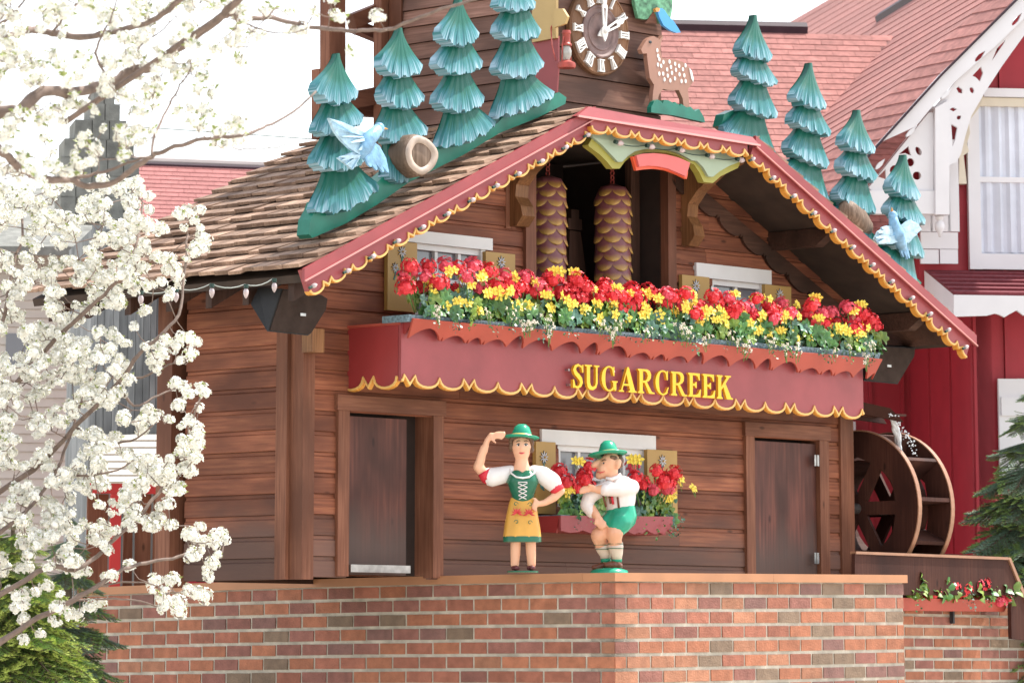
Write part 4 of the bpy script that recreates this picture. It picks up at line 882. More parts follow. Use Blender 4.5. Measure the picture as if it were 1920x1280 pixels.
P = TZ([(1272, 1140), (1272, 1085), (1300, 1030), (1335, 1012), (1372, 1030), (1385, 1052), (1400, 1015), (1440, 1018), (1500, 1050), (1510, 1035), (1560, 1075), (1572, 1055), (1640, 1100), (1665, 1082), (1712, 1130), (1750, 1105), (1800, 1190), (1810, 1240), (1700, 1215), (1500, 1170)]); 
t = thing('grass_cutout', 'jagged green grass board under the spotted deer', 'wooden grass', H, (P[0][0], -.52, P[0][1])); part('grass_board', MB().prism([P], a=-.56, b=-.51), 'greenb', t)
# lantern
mt['rust'] = M('red_lantern_metal', (.36, .06, .045), .45, .3, 12); mt['oldglass'] = M('dusty_lantern_glass', (.35, .33, .30), .15, .3, 10, spec=.8)
c = h(1062, 90, .50); z0 = h(1062, 128, .5)[1]; k = (h(1062, 50, .5)[1] - z0) / .335
t = thing('red_lantern', 'small rusty red oil lantern hanging left of the clock dial', 'lantern', H, (c[0], -.5, z0))
L0 = (c[0], -.5, z0); part('tank', MB().lathe([(0, 0), (.075, 0), (.08, .02), (.075, .045), (.045, .06), (.03, .07), (0, .07)], L0, 16), 'rust', t, True)
part('globe', MB().lathe([(.026, .07), (.043, .11), (.045, .15), (.03, .19)], L0, 16), 'oldglass', t, 'all')
part('chimney', MB().lathe([(.045, .19), (.047, .205), (.034, .22), (.034, .29), (.04, .30), (.035, .325), (0, .33)], L0, 16), 'rust', t, True)
part('guard', MB().tube([(c[0] - .055, -.5, z0 + .05), (c[0] - .05, -.5, z0 + .2), (c[0] - .035, -.5, z0 + .27)], .007, 6).tube([(c[0] + .055, -.5, z0 + .05), (c[0] + .05, -.5, z0 + .2), (c[0] + .035, -.5, z0 + .27)], .007, 6), 'rust', t)
part('handle', MB().tube([(c[0] - .08, -.45, z0 + .06), (c[0] - .075, -.40, z0 + .2), (c[0] - .02, -.34, z0 + .36), (c[0], -.34, z0 + .40)], .006, 6), 'rust', t)
# ================================================================ pine-cone weights
mt['coneb'] = M('cone_purple_paint', (.20, .085, .085), .38, .15, 9); mt['conet'] = M('cone_ochre_paint', (.52, .30, .08), .38, .2, 9)
def cone_mat():
    m, t, p = nodes('pine_cone_scale'); uv = t.nodes.new('ShaderNodeUVMap'); sx = t.nodes.new('ShaderNodeSeparateXYZ'); t.links.new(uv.outputs[0], sx.inputs[0])
    nz = noise_node(t, 3, uv.outputs[0], detail=3); a = t.nodes.new('ShaderNodeMath'); a.operation = 'MULTIPLY_ADD'; a.inputs[1].default_value = .22; t.links.new(nz.outputs[0], a.inputs[0]); t.links.new(sx.outputs[1], a.inputs[2])
    r = ramp(t, a.outputs[0], [(.0, (.17, .055, .065)), (.70, (.25, .08, .09)), (.90, (.46, .25, .07)), (1.0, (.58, .34, .09))]); t.links.new(r.outputs[0], p.inputs['Base Color']); p.inputs['Roughness'].default_value = .4; return m
mt['cone'] = cone_mat()
def cone(label, px, ytop, ybot, rad, w_):
    ct = P3(px, ytop, w_); cb = P3(px, ybot, w_); t = thing('pine_cone_weight', label, 'pine cone weight', H, tuple(cb), 'pine cone weights in the gable opening')
    z1, z0 = ct.z, cb.z; hgt = z1 - z0; rp = lambda f: rad * (.55 + .45 * min(1, f * 9) ** .6) * (1 if f > .0 else .5)
    part('core', MB().lathe([(.02, z1 - ct.z)] + [(rp(f) * .93, -f * hgt) for f in (0, .02, .05, .1, .3, .6, 1.0)], (ct.x, ct.y, z1), 20), 'coneb', t, 'all')
    rows = int(hgt / .083); ns = 6
    for r_ in range(rows):
        for k in range(ns):
            a0 = 2 * math.pi * (k + .5 * (r_ % 2)) / ns + .2
            if math.sin(a0) > .55: continue
            V, UV, F_ = [], [], []; NJ, NI = 7, 8
            for j in range(NJ + 1):
                v = math.sin(j / NJ * math.pi / 2); zz = z1 - r_ * .083 - .165 * v + .045
                for i in range(NI + 1):
                    u_ = i / NI * 2 - 1; half = (math.pi / ns) * 1.18 * math.sqrt(max(0, 1 - max(0, (v - .30) / .70) ** 2)) + .001
                    a = a0 + u_ * half; f = max(.0, (z1 - zz) / hgt); rr = rp(f) * (.955 + .10 * v * v) + .006 + .012 * v * (1 - u_ * u_)
                    V.append((ct.x + rr * math.cos(a), ct.y + rr * math.sin(a), min(zz, z1 - .005))); UV.append((i / NI, v))
            S = NI + 1
            for j in range(NJ):
                for i in range(NI): F_.append((j * S + i, j * S + i + 1, (j + 1) * S + i + 1, (j + 1) * S + i))
            m = MB(); m.add(V, F_); me = m.mesh('scale', 'cone', BASE[t.name], 'all'); ul = me.uv_layers.new(name='UVMap')
            for lp in me.loops: ul.data[lp.index].uv = UV[lp.vertex_index]
            link('scale', me, t)
    for i in range(4): part('chain_link', MB().lathe([(.016, -.004), (.024, -.004), (.024, .004), (.016, .004), (.016, -.004)], (ct.x, ct.y, z1 + .02 + i * .04), 10, axis='y' if i % 2 else 'x'), 'rust', t)
    part('cord', MB().tube([(ct.x, ct.y, z1 + .16), (ct.x, ct.y, z1 + .5)], .006, 5), 'rust', t)
cone('left scaly pine cone weight hanging in the gable opening', 1027, 330, 600, .152, -.30); cone('right scaly pine cone weight hanging in the gable opening', 1148, 346, 620, .156, -.25)
# ================================================================ water wheel, chute, flume, lower wall at the right
mt['wheel'] = WOOD('wheel_boards', ((.050, .016, .011), (.074, .025, .016), (.10, .038, .025)), 'z', rnd=.1, rough=.7)
mt['wheelrim'] = M('wheel_rim_edge', (.34, .17, .10), .4, .12, 8)
wx = U1 + .28; wc = H.at(1607, 953, 'x', wx); wr = H.at(1607, 806, 'x', wx).z - wc.z; WT = .50
wheel = thing('watermill', 'brown wooden water wheel turning at the right side of the chalet', 'water wheel', H, tuple(wc))
def arc(r, a0=0, a1=360, n=64): return [(wc.y + r * math.cos(math.radians(a0 + (a1 - a0) * i / n)), wc.z + r * math.sin(math.radians(a0 + (a1 - a0) * i / n))) for i in range(n)]
for x_, nm in ((wx, 'left disc'), (wx + WT, 'right disc')):
    hl = []
    for k in range(6):
        a0, a1 = k * 60 + 14, k * 60 + 46; hl.append([(wc.y + r_ * math.cos(math.radians(a)), wc.z + r_ * math.sin(math.radians(a))) for r_, a in ((wr * .17, (a0 + a1) / 2), (wr * .62, a0 - 6), (wr * .66, (a0 + a1) / 2), (wr * .62, a1 + 6))])
    part('side_disc', MB().prism([arc(wr * .985)] + hl, axis='x', a=x_, b=x_ + .035), 'wheel', wheel)
    part('rim', MB().prism([arc(wr), arc(wr * .9845)], axis='x', a=x_ - .008, b=x_ + .043), 'wheelrim', wheel)
for k in range(11):
    a = math.radians(k * 32.73 + 10.5); c_, s_ = math.cos(a), math.sin(a); r0, r1 = wr * .62, wr * .985; tk = .018
    part('bucket_board', MB().hexa([(x, wc.y + r * c_ - t * s_, wc.z + r * s_ + t * c_) for t in (-tk, tk) for x, r in ((wx + .036, r0), (wx + WT - .001, r0), (wx + WT - .001, r1), (wx + .036, r1))]), 'wheel', wheel)
m = MB()
for k in range(32):
    a0, a1 = math.radians(k * 11.25), math.radians((k + 1) * 11.25); r0, r1 = wr * .60, wr * .62
    m.hexa([(wx + .036, wc.y + r0 * math.cos(a0), wc.z + r0 * math.sin(a0)), (wx + WT, wc.y + r0 * math.cos(a0), wc.z + r0 * math.sin(a0)), (wx + WT, wc.y + r1 * math.cos(a0), wc.z + r1 * math.sin(a0)), (wx + .036, wc.y + r1 * math.cos(a0), wc.z + r1 * math.sin(a0)), (wx + .036, wc.y + r0 * math.cos(a1), wc.z + r0 * math.sin(a1)), (wx + WT, wc.y + r0 * math.cos(a1), wc.z + r0 * math.sin(a1)), (wx + WT, wc.y + r1 * math.cos(a1), wc.z + r1 * math.sin(a1)), (wx + .036, wc.y + r1 * math.cos(a1), wc.z + r1 * math.sin(a1))])
part('drum', m, 'wheel', wheel); part('axle', MB().tube([(wx - .12, wc.y, wc.z), (wx + WT + .2, wc.y, wc.z)], .05, 12), 'steel', wheel)
part('wheel_support', MB().box(wx + WT + .1, wx + WT + .2, wc.y - .06, wc.y + .06, -.3, wc.z), 'wheel', wheel)
# wooden chute with the water falling from it
cy = wc.y - .25
def hc(px, py, y): q = H.at(px, py, 'y', y); return (q.x, q.z)
a, b_, c_, d_ = hc(1600, 752, cy), hc(1664, 766, cy), hc(1690, 790, cy - .25), hc(1600, 775, cy)
t = thing('water_chute', 'short dark wooden chute above the water wheel', 'chute', H, (a[0], cy, d_[1]))
mt['wheelblack'] = M('wet_dark_wood', (.040, .016, .011), .95, spec=.05)
m = MB().hexa([(a[0] - .3, cy - .22, d_[1] - .02), (b_[0] + .0, cy - .22, b_[1] - .08), (b_[0] + .0, cy + .12, b_[1] - .08), (a[0] - .3, cy + .12, d_[1] - .02), (a[0] - .3, cy - .22, d_[1]), (b_[0] + .0, cy - .22, b_[1] - .06), (b_[0] + .0, cy + .12, b_[1] - .06), (a[0] - .3, cy + .12, d_[1])])
part('chute_floor', m, 'wheel', t)
part('chute_side', MB().prism([[hc(px_, py_, cy - .25) for px_, py_ in ((1596, 750), (1664, 765), (1690, 791), (1655, 784), (1600, 774))]], a=cy - .28, b=cy - .25), 'wheelblack', t)
for y_ in (cy + .12,):
    part('chute_side', MB().hexa([(a[0] - .3, y_, d_[1] - .02), (b_[0] + .14, y_, b_[1] - .13), (b_[0] + .14, y_ + .03, b_[1] - .13), (a[0] - .3, y_ + .03, d_[1] - .02), (a[0] - .3, y_, a[1] + .03), (b_[0] + .02, y_, b_[1] + .0), (b_[0] + .02, y_ + .03, b_[1]), (a[0] - .3, y_ + .03, a[1] + .03)]), 'wheel' if y_ > cy else 'darkz', t)
m_, t_, p_ = nodes('falling_water'); p_.inputs['Base Color'].default_value = (.88, .9, .93, 1); p_.inputs['Roughness'].default_value = .08; p_.inputs['Transmission Weight'].default_value = .35; p_.inputs['IOR'].default_value = 1.33; mt['water'] = m_
rw = random.Random(5); q = hc(1662, 776, cy - .27); e0 = Vector((q[0], cy - .27, q[1])); lp = hc(1688, 852, cy - .1); e1 = Vector((lp[0], cy - .1, lp[1]))
m = MB()
for k in range(5):
    pts = []
    for i in range(9):
        f = i / 8; pts.append(e0.lerp(e1, 0) + Vector(((e1.x - e0.x) * f ** .75, (e1.y - e0.y) * f, (e1.z - e0.z) * f ** 1.5)) + Vector((rw.uniform(-.022, .022), rw.uniform(-.02, .02), 0)))
    m.tube(pts, [.026 * rw.uniform(.5, 1.1) * (.25 + .75 * min(1, i / 3)) for i in range(9)], 6)
for k in range(60):
    f = rw.random(); p = e0 + Vector(((e1.x - e0.x) * f ** .75, 0, (e1.z - e0.z) * f ** 1.5)) + Vector((rw.gauss(0, .006 + .010 * f), rw.gauss(0, .02), rw.gauss(0, .02))); m.ball(p, rw.uniform(.004, .011), 6)
o = link('water_stream', m.mesh('water_stream', 'water', (0, 0, 0), 'all')); o.matrix_world = H.M; o['kind'] = 'stuff'; o['label'] = 'sparkling water falling from the chute onto the wheel'
# flume boards
fy = wc.y - .75
def FP_(L, y=fy): return [hc(a_, b2, y) for a_, b2 in L]
t = thing('flume', 'dark brown wooden flume box running right from the water wheel', 'flume', H, (hc(1604, 1110, fy)[0], fy, hc(1604, 1110, fy)[1]))
part('front_board', MB().prism([FP_([(1603, 1036), (1888, 1047), (1930, 1150), (1930, 1200), (1897, 1197), (1895, 1115), (1603, 1115)])], a=fy, b=fy + .04), 'wheel', t)
part('top_rail', MB().prism([FP_([(1603, 1033), (1888, 1044), (1893, 1047), (1888, 1049), (1603, 1038)])], a=fy - .015, b=fy + .055), 'wheelrim', t)
part('sloping_rail', MB().prism([FP_([(1888, 1044), (1893, 1045), (1945, 1172), (1939, 1172)])], a=fy - .016, b=fy + .055), 'wheelrim', t)
part('back_board', MB().prism([FP_([(1603, 1030), (2040, 1050), (2040, 1150), (1603, 1150)], fy + .6)], a=fy + .6, b=fy + .64), 'wheel', t)
0 and part('inner_end', MB().box(hc(1603, 1040, fy)[0], hc(1603, 1040, fy)[0] + .04, fy + .04, fy + .6, -.5, .5), 'wheel', t)
# lower brick wall
LW = Frame(H.M @ Vector((U1 + .1, fy + .30, 0)), 47); q0 = LW.at(1640, 1116, 'y', 0); q1 = LW.at(1990, 1130, 'y', 0); zc = LW.at(1880, 1104, 'y', 0).z
# bricks sized from the picture at this depth
cw = abs(LW.at(1760, 1200, 'y', 0).x - LW.at(1795.6, 1200, 'y', 0).x); chh = LW.at(1780, 1200, 'y', 0).z - LW.at(1780, 1220.4, 'y', 0).z
low = thing('low_brick_wall', 'lower brick wall set back at the right, under the brown flume', 'wall', LW, (q0.x, 0, zc))
rows_ = int((zc + LW.M.translation.z) / chh) + 1
lay(low, 0, q1.x - q0.x, -.05, rows_, lambda x: -.004 * x, 'x', W=cw, CH=chh, visible=95, seed=31, d=.05)
part('mortar_core', MB().box(q0.x, q1.x, .0, .25, -LW.M.translation.z, zc - .045), 'mortar', low)
part('metal_cap', MB().box(q0.x, LW.at(1898, 1104, 'y', 0).x, -.03, .3, zc - .05, zc), 'tan', low)
# red trough on brackets with trailing geraniums
def lq(px, py, y): q = LW.at(px, py, 'y', y); return (q.x, q.z)
A_, B_ = lq(1690, 1120, -.22), lq(1886, 1125, -.22)
rt = thing('red_window_box', 'plain red planter trough hung on the low brick wall at the right', 'planter box', LW, (A_[0], -.1, lq(1690, 1144, -.22)[1]))
zl = lq(1690, 1144, -.22)[1]; zr_ = lq(1886, 1146, -.22)[1]
part('trough', MB().hexa([(A_[0] - .2, -.20, zl), (B_[0], -.20, zr_), (B_[0] - .03, -.01, zr_), (A_[0] - .2, -.01, zl), (A_[0] - .2, -.24, A_[1]), (B_[0] + .02, -.24, B_[1]), (B_[0] + .02, -.01, B_[1]), (A_[0] - .2, -.01, A_[1])]), 'red', rt)
q = lq(1787, 1150, -.05); part('hook', MB().box(q[0] - .012, q[0] + .012, -.06, -.02, q[1] - .09, q[1] + .06), 'ink', rt)
# ================================================================ flowers
mt['petal'] = M('geranium_petal', (.93, .045, .06), .5, .25, 60, rnd=.2); mt['petal2'] = M('pink_red_petal', (.95, .10, .15), .5, .25, 60, rnd=.2)
mt['ypetal'] = M('yellow_petal', (.90, .70, .10), .5, .12, 30); mt['wpetal'] = M('cream_petal', (.80, .72, .60), .5, .12, 30)
def leafmat(name, c1, c2, vein):
    m, t, p = nodes(name); n = noise_node(t, 16); c = ramp(t, n.outputs[0], [(.35, c1), (.65, c2), (.8, vein)]).outputs[0]; oi = t.nodes.new('ShaderNodeObjectInfo')
    c = mixc(t, 1.0, c, ramp(t, oi.outputs['Random'], [(0, (.55,) * 3), (1, (1.25,) * 3)]).outputs[0], 'MULTIPLY'); t.links.new(c, p.inputs['Base Color']); p.inputs['Roughness'].default_value = .38
    p.inputs['Transmission Weight'].default_value = 0; p.inputs['Subsurface Weight'].default_value = 0; return m
mt['leaf'] = leafmat('geranium_leaf', (.05, .15, .04), (.11, .28, .06), (.26, .42, .14)); mt['leafb'] = leafmat('bluish_leaf', (.05, .14, .09), (.10, .22, .15), (.35, .45, .38)); mt['leafy'] = leafmat('yellow_green_leaf', (.14, .25, .03), (.26, .36, .06), (.40, .46, .14))
mt['stalk'] = M('flower_stalk', (.12, .22, .05), .6)
def flower_head(seed, r=.068, mat_='petal'):
    rg = random.Random(seed); m = MB(); m.ball((0, 0, 0), r * .7, 8, 0)
    for k in range(34):
        z = rg.uniform(-.35, 1); a = rg.uniform(0, 6.283); s = math.sqrt(1 - z * z); n = Vector((s * math.cos(a), s * math.sin(a), z)); c = n * r * rg.uniform(.85, 1.08); t1 = n.orthogonal().normalized(); t2 = n.cross(t1); pr = r * .30
        for j in range(5):
            b = 2 * math.pi * j / 5 + a; d = t1 * math.cos(b) + t2 * math.sin(b); e = n.cross(d)
            m.add([c, c + d * pr * .6 + e * pr * .38 + n * .004, c + d * pr + n * .009, c + d * pr * .6 - e * pr * .38 + n * .004], [(0, 1, 2, 3)])
    return m.mesh('flower_head', mat_)
HEADS = [flower_head(i, .066 + .006 * (i % 3), 'petal' if i % 3 else 'petal2') for i in range(6)]
def star_spray(seed, n=5, mat_='ypetal', r=.028, petals=5, spread=.05):
    rg = random.Random(seed); m = MB()
    for k in range(n):
        c = Vector((rg.uniform(-spread, spread), rg.uniform(-spread, spread), rg.uniform(-spread, spread) * 1.2)); nn = Vector((rg.uniform(-.5, .5), -1, rg.uniform(-.3, .9))).normalized(); t1 = nn.orthogonal().normalized(); t2 = nn.cross(t1)
        for j in range(petals):
            b = 2 * math.pi * j / petals; d = t1 * math.cos(b) + t2 * math.sin(b); e = nn.cross(d)
            m.add([c, c + d * r * .6 + e * r * .33 + nn * .006, c + d * r + nn * .002, c + d * r * .6 - e * r * .33 + nn * .006], [(0, 1, 2, 3)])
        m.ball(c + nn * .006, r * .25, 6); m.tube([c, Vector((c.x * .4, c.y * .4, c.z - .07))], .003, 4, 1)
    return m.mesh('flower_spray', [mat_, 'stalk'])
YS = [star_spray(i, 2 + i % 2, r=.046, spread=.035) for i in range(5)]; WS = [star_spray(i + 50, 7, 'wpetal', .020, 4, .045) for i in range(4)]
def leaf_mesh(seed, r=.055, mat_='leaf', lobes=7):
    rg = random.Random(seed); m = MB(); V = [(0, 0, 0)]; N = 21
    for k in range(N):
        a = -2.75 + 5.5 * k / (N - 1); rr = r * (1 + .09 * math.cos(lobes * a)) ; V.append((rr * math.sin(a) * .95, -.012 * math.cos(lobes * a) - .25 * rr * abs(math.sin(a)) * .5, rr * math.cos(a) - .0))
    V2 = [(x * .5, y * .5 - .014, z * .5) for x, y, z in V[1:]]; n1 = len(V); V += V2
    F_ = [(0, n1 + k, n1 + k + 1) for k in range(N - 1)] + [(n1 + k, 1 + k, 2 + k, n1 + k + 1) for k in range(N - 1)]
    m.add(V, F_); return m.mesh('leaf', mat_, smooth='all')
LF = [leaf_mesh(i, .060 + .008 * (i % 3), ('leaf', 'leaf', 'leafb', 'leafy')[i % 4]) for i in range(8)]
def ivy_mesh(seed, mat_='leafb'):
    rg = random.Random(seed); m = MB()
    for k in range(12):
        c = Vector((rg.uniform(-.05, .05), rg.uniform(-.03, .03), -k * .013 + rg.uniform(-.01, .01))); d = Vector((rg.uniform(-1, 1), -.6, rg.uniform(-1, .4))).normalized(); e = d.orthogonal().normalized(); L = rg.uniform(.018, .03)
        m.add([c, c + d * L * .5 + e * L * .45, c + d * L, c + d * L * .5 - e * L * .45], [(0, 1, 2, 3)])
    return m.mesh('ivy_sprig', mat_)
IV = [ivy_mesh(i, ('leafb', 'leaf', 'leafb', 'wpetal')[i % 4]) for i in range(8)]
rf = random.Random(77)
def rot(rg, tilt=.5): return (rg.uniform(-tilt, tilt), rg.uniform(-tilt, tilt), rg.uniform(-.7, .7))
def geranium(F, base, label, group, heads, yel, nleaf, wid, hgt, rg, dep=.12, trail=0, white=0):
    t = thing('geranium_plant', label, 'flowers', F, base, group)
    stems = MB(); bx, by, bz = base
    for (x, z, y) in heads:
        link('flower_head', rg.choice(HEADS), t, (x, y, z), rot(rg, .3), rg.uniform(.85, 1.15)); stems.tube([(bx + x * .4, by + y * .3, bz), (bx + x * .8, by + y * .8, bz + z * .6), (bx + x, by + y, bz + z)], .005, 5)
    for (x, z, y) in yel: link('flower_spray', rg.choice(YS), t, (x, y, z), (rg.uniform(-.3, .3), 0, rg.uniform(-.5, .5)), rg.uniform(.9, 1.2))
    for k in range(nleaf):
        x = rg.uniform(-wid, wid); f = rg.random(); z = -.01 + hgt * f * .8; y = -dep * rg.uniform(.3, 1) + .05 * f
        link('leaf', rg.choice(LF if F is not LW else [LF[3], LF[7], LF[0]]), t, (x, y, z), (rg.uniform(-.9, .35), rg.uniform(-.8, .8), rg.uniform(-.7, .7)), rg.uniform(.75, 1.2) * (1.8 if F is LW else 1))
        stems.tube([(bx + x * .3, by, bz - .02), (bx + x, by + y + .01, bz + z)], .004, 4)
    for k in range(trail): link('ivy_sprig', rg.choice(IV[:3] + IV[4:7]), t, (rg.uniform(-wid, wid), -dep - .05, rg.uniform(-.02, .05)), rot(rg, .3), rg.uniform(.8, 1.2))
    for k in range(white): link('white_blossom', rg.choice(WS), t, (rg.uniform(-wid, wid), -dep - .08, rg.uniform(-.10, .03)), rot(rg, .2), rg.uniform(.8, 1.2))
    part('stems', stems, 'stalk', t)['kind'] = 'stuff'
    for o_ in t.children:
        if o_.name.split('.')[0] in ('ivy_sprig', 'flower_spray', 'white_blossom'): o_['kind'] = 'stuff'
    return t
# flower-head places read off the picture (px, py)
HD = [(767, 500), (757, 520), (775, 508), (760, 540), (801, 501), (834, 500), (824, 532), (795, 520), (858, 505), (886, 500), (875, 520), (914, 510), (897, 540), (945, 517), (932, 538), (918, 552), (955, 535), (985, 522), (976, 540), (998, 548), (962, 556), (1036, 524), (1008, 538), (1022, 550), (1050, 548), (1082, 528), (1070, 543), (1098, 540), (1088, 560), (1110, 550), (1128, 545), (1070, 560), (1133, 538), (1150, 556), (1122, 560), (1182, 545), (1168, 558), (1196, 560), (1182, 575), (1205, 582), (1157, 580), (1215, 548), (1250, 552), (1232, 560), (1262, 558), (1286, 552), (1244, 572), (1276, 575), (1310, 575), (1303, 590), (1338, 558), (1365, 560), (1350, 575), (1330, 575), (1382, 580), (1398, 578), (1372, 592), (1410, 592), (1418, 562), (1440, 575), (1452, 588), (1400, 600), (1466, 570), (1482, 590), (1450, 600), (1523, 574), (1540, 590), (1558, 588), (1512, 588), (1528, 604), (1548, 610), (1588, 578), (1605, 585), (1598, 600), (1634, 600), (1640, 612), (1618, 592), (1601, 618), (1624, 612)]
YL_ = [(800, 520), (812, 545), (806, 530), (845, 512), (830, 552), (858, 545), (870, 512), (884, 530), (905, 525), (903, 518), (925, 545), (940, 552), (968, 520), (930, 560), (1004, 530), (1026, 540), (890, 560), (1045, 515), (1078, 515), (1060, 560), (1110, 535), (1137, 543), (1148, 560), (1120, 575), (1085, 585), (1180, 548), (1158, 545), (1205, 545), (1218, 552), (1235, 560), (1270, 575), (1285, 560), (1298, 570), (1180, 590), (1300, 545), (1262, 580), (1380, 555), (1420, 565), (1440, 560), (1392, 590), (1345, 585), (1495, 565), (1500, 590), (1430, 600), (1440, 615), (1480, 620), (1530, 562), (1480, 600), (1556, 590), (1570, 610), (1600, 580), (1615, 575), (1570, 630), (1590, 620), (1440, 630), (1490, 640), (1545, 630), (1636, 625)]
PB = 20
for k in range(PB):
    p0 = 772 + (1630 - 772) * k / PB; p1 = 772 + (1630 - 772) * (k + 1) / PB
    bl, br = 588 + (660 - 588) * (p0 - 765) / 870, 588 + (660 - 588) * (p1 - 765) / 870
    pm = (p0 + p1) / 2; b_ = h(pm, (bl + br) / 2 - 2, .62); base = (b_[0], -.62, b_[1])
    lo = -99 if k == 0 else p0; hi = 9999 if k == PB - 1 else p1
    hd = []; yl = []
    for L, out in ((HD, hd), (YL_, yl)):
        for px, py in L:
            if lo <= px < hi: w_ = .62 + rf.uniform(.0, .16); q = h(px, py, w_); out.append((q[0] - base[0], q[1] - base[2], -(w_ - .62)))
    half = (h(p1, 600, .62)[0] - h(p0, 600, .62)[0]) / 2
    for x_ in (0, 1, 2): hd.append((rf.uniform(-half, half), rf.uniform(.18, .27), .06)) if x_ < 1 else yl.append((rf.uniform(-half, half), rf.uniform(.06, .22), -.15))
    where = ['leftmost in the long balcony box, in front of the mustard shutter'] + ['clump %s from the left in the long balcony box' % w_ for w_ in ('second', 'third', 'fourth', 'fifth', 'sixth', 'seventh', 'eighth', 'ninth', 'tenth', 'eleventh', 'twelfth', 'thirteenth', 'fourteenth', 'fifteenth', 'sixteenth', 'seventeenth', 'eighteenth', 'nineteenth')] + ['rightmost clump in the long balcony box beside the speaker']
    geranium(H, base, 'red geraniums, ' + where[k], 'geraniums in the balcony box', hd, yl, 19, half * 1.25, .23, rf, .17, trail=4 if k % 2 else 2, white=(2, 0, 1, 3, 1)[k % 5])
# hanging white blossoms
# lower window box with its plants
wb = thing('lower_window_box', 'small dull red planter with ragged lower edge under the lower window', 'planter box', H, (h(1046, 965, .3)[0], -.3, h(1046, 1000, .3)[1]))
a, b_, c_, d_ = h(1048, 966, .40), h(1259, 968, .40), h(1250, 1000, .36), h(1042, 998, .36)
pe2 = [(f / 26, .02 * abs(math.sin(f * 1.3)) + (.028 if f % 5 == 0 else 0)) for f in range(27)]
low_ = [(d_[0] + (c_[0] - d_[0]) * f, d_[1] + (c_[1] - d_[1]) * f + e - .012) for f, e in pe2]
part('front_board', MB().prism([[a, b_] + low_[::-1]], a=-.42, b=-.395), 'red' if False else 'pink', wb)
e_ = h(1020, 968, .12); part('side_board', MB().prism([[(-.02, a[1]), (-.395, a[1]), (-.36, d_[1]), (-.02, d_[1] + .02)]], axis='x', a=a[0] + .005, b=a[0] + .03), 'maroon', wb)
part('box_floor', MB().box(d_[0] + .04, c_[0], -.35, -.03, d_[1] + .01, d_[1] + .04), 'maroon', wb); part('liner', MB().box(a[0] + .04, b_[0] - .03, -.38, -.04, a[1] - .05, a[1] + .008), 'liner', wb)
bz = a[1]
G1 = [(1047, 885), (1052, 905), (1087, 875), (1095, 893), (1073, 917), (1080, 900), (1104, 912)]; G2 = [(1185, 875), (1182, 898), (1214, 885), (1205, 908), (1216, 920), (1247, 888), (1252, 900), (1240, 918), (1228, 905), (1255, 915)]
for lab, G, x0, x1, yl in (('leggy red geranium in the left half of the lower window box', G1, 1045, 1120, [(1062, 912), (1058, 925), (1068, 870), (1050, 930)]), ('bushy red geranium in the right half of the lower window box', G2, 1175, 1255, [(1262, 915), (1268, 905), (1285, 912), (1258, 930), (1250, 940), (1175, 868)])):
    b_ = h((x0 + x1) / 2, 965, .25); base = (b_[0], -.25, bz)
    conv = lambda L: [(h(px, py, .28)[0] - base[0], h(px, py, .28)[1] - base[2], -.03 - .05 * (i % 3)) for i, (px, py) in enumerate(L)]
    geranium(H, base, lab, 'geraniums in the lower window box', conv(G), conv(yl), 34, (h(x1, 950, .25)[0] - h(x0, 950, .25)[0]) / 2 * 1.05, .30, rf, .12, trail=6)
# geraniums in the right-hand trough
for i, (px, lab) in enumerate(((1715, 'first leafy clump from the left in the plain red trough at the right'), (1765, 'second leafy clump in the plain red trough, a red bloom among leaves'), (1815, 'third leafy clump in the plain red trough at the right'), (1862, 'rightmost clump in the plain red trough with a red head hanging over its end'))):
    b_ = lq(px, 1108, -.14); base = (b_[0], -.14, b_[1]); H2 = [[(1745, 1113)], [(1778, 1100)], [(1800, 1108), (1822, 1097), (1834, 1094)], [(1876, 1124), (1868, 1128)]][i]
    hd = [(lq(a_, c_, -.2)[0] - base[0], lq(a_, c_, -.2)[1] - base[2], -.10) for a_, c_ in H2]
    geranium(LW, base, lab, 'geraniums in the red trough', hd, [], 30, .20, .14, rf, .14, trail=2)
# ================================================================ the two painted figures
mt['skin'] = M('painted_skin', (.80, .44, .28), .32, .06, 5); mt['blouse'] = M('white_blouse_paint', (.80, .76, .74), .35, .05, 6)
mt['bodice'] = M('dark_green_gloss', (.02, .14, .08), .2, .15, 6); mt['hatg'] = M('hat_green_gloss', (.02, .33, .20), .22, .15, 6); mt['apron'] = M('ochre_skirt_paint', (.70, .37, .07), .4, .10, 6)
mt['hair'] = M('brown_hair_paint', (.14, .075, .045), .5, .4, 40); mt['cuff'] = M('crimson_paint', (.62, .03, .05), .35, .08, 5); mt['shoe'] = M('brown_shoe_paint', (.16, .055, .03), .25, .15, 9); mt['maroonshoe'] = M('dark_red_shoe', (.13, .03, .035), .25, .15, 9)
mt['sock'] = M('cream_sock_paint', (.78, .66, .55), .4, .05, 6); mt['band'] = M('hat_band_yellow', (.80, .55, .16), .35, .05, 6); mt['lip'] = M('lip_paint', (.65, .06, .08), .3); mt['black_paint'] = M('black_paint', (.015, .012, .012), .25); mt['eyewhite'] = M('eye_white', (.78, .74, .70), .3)
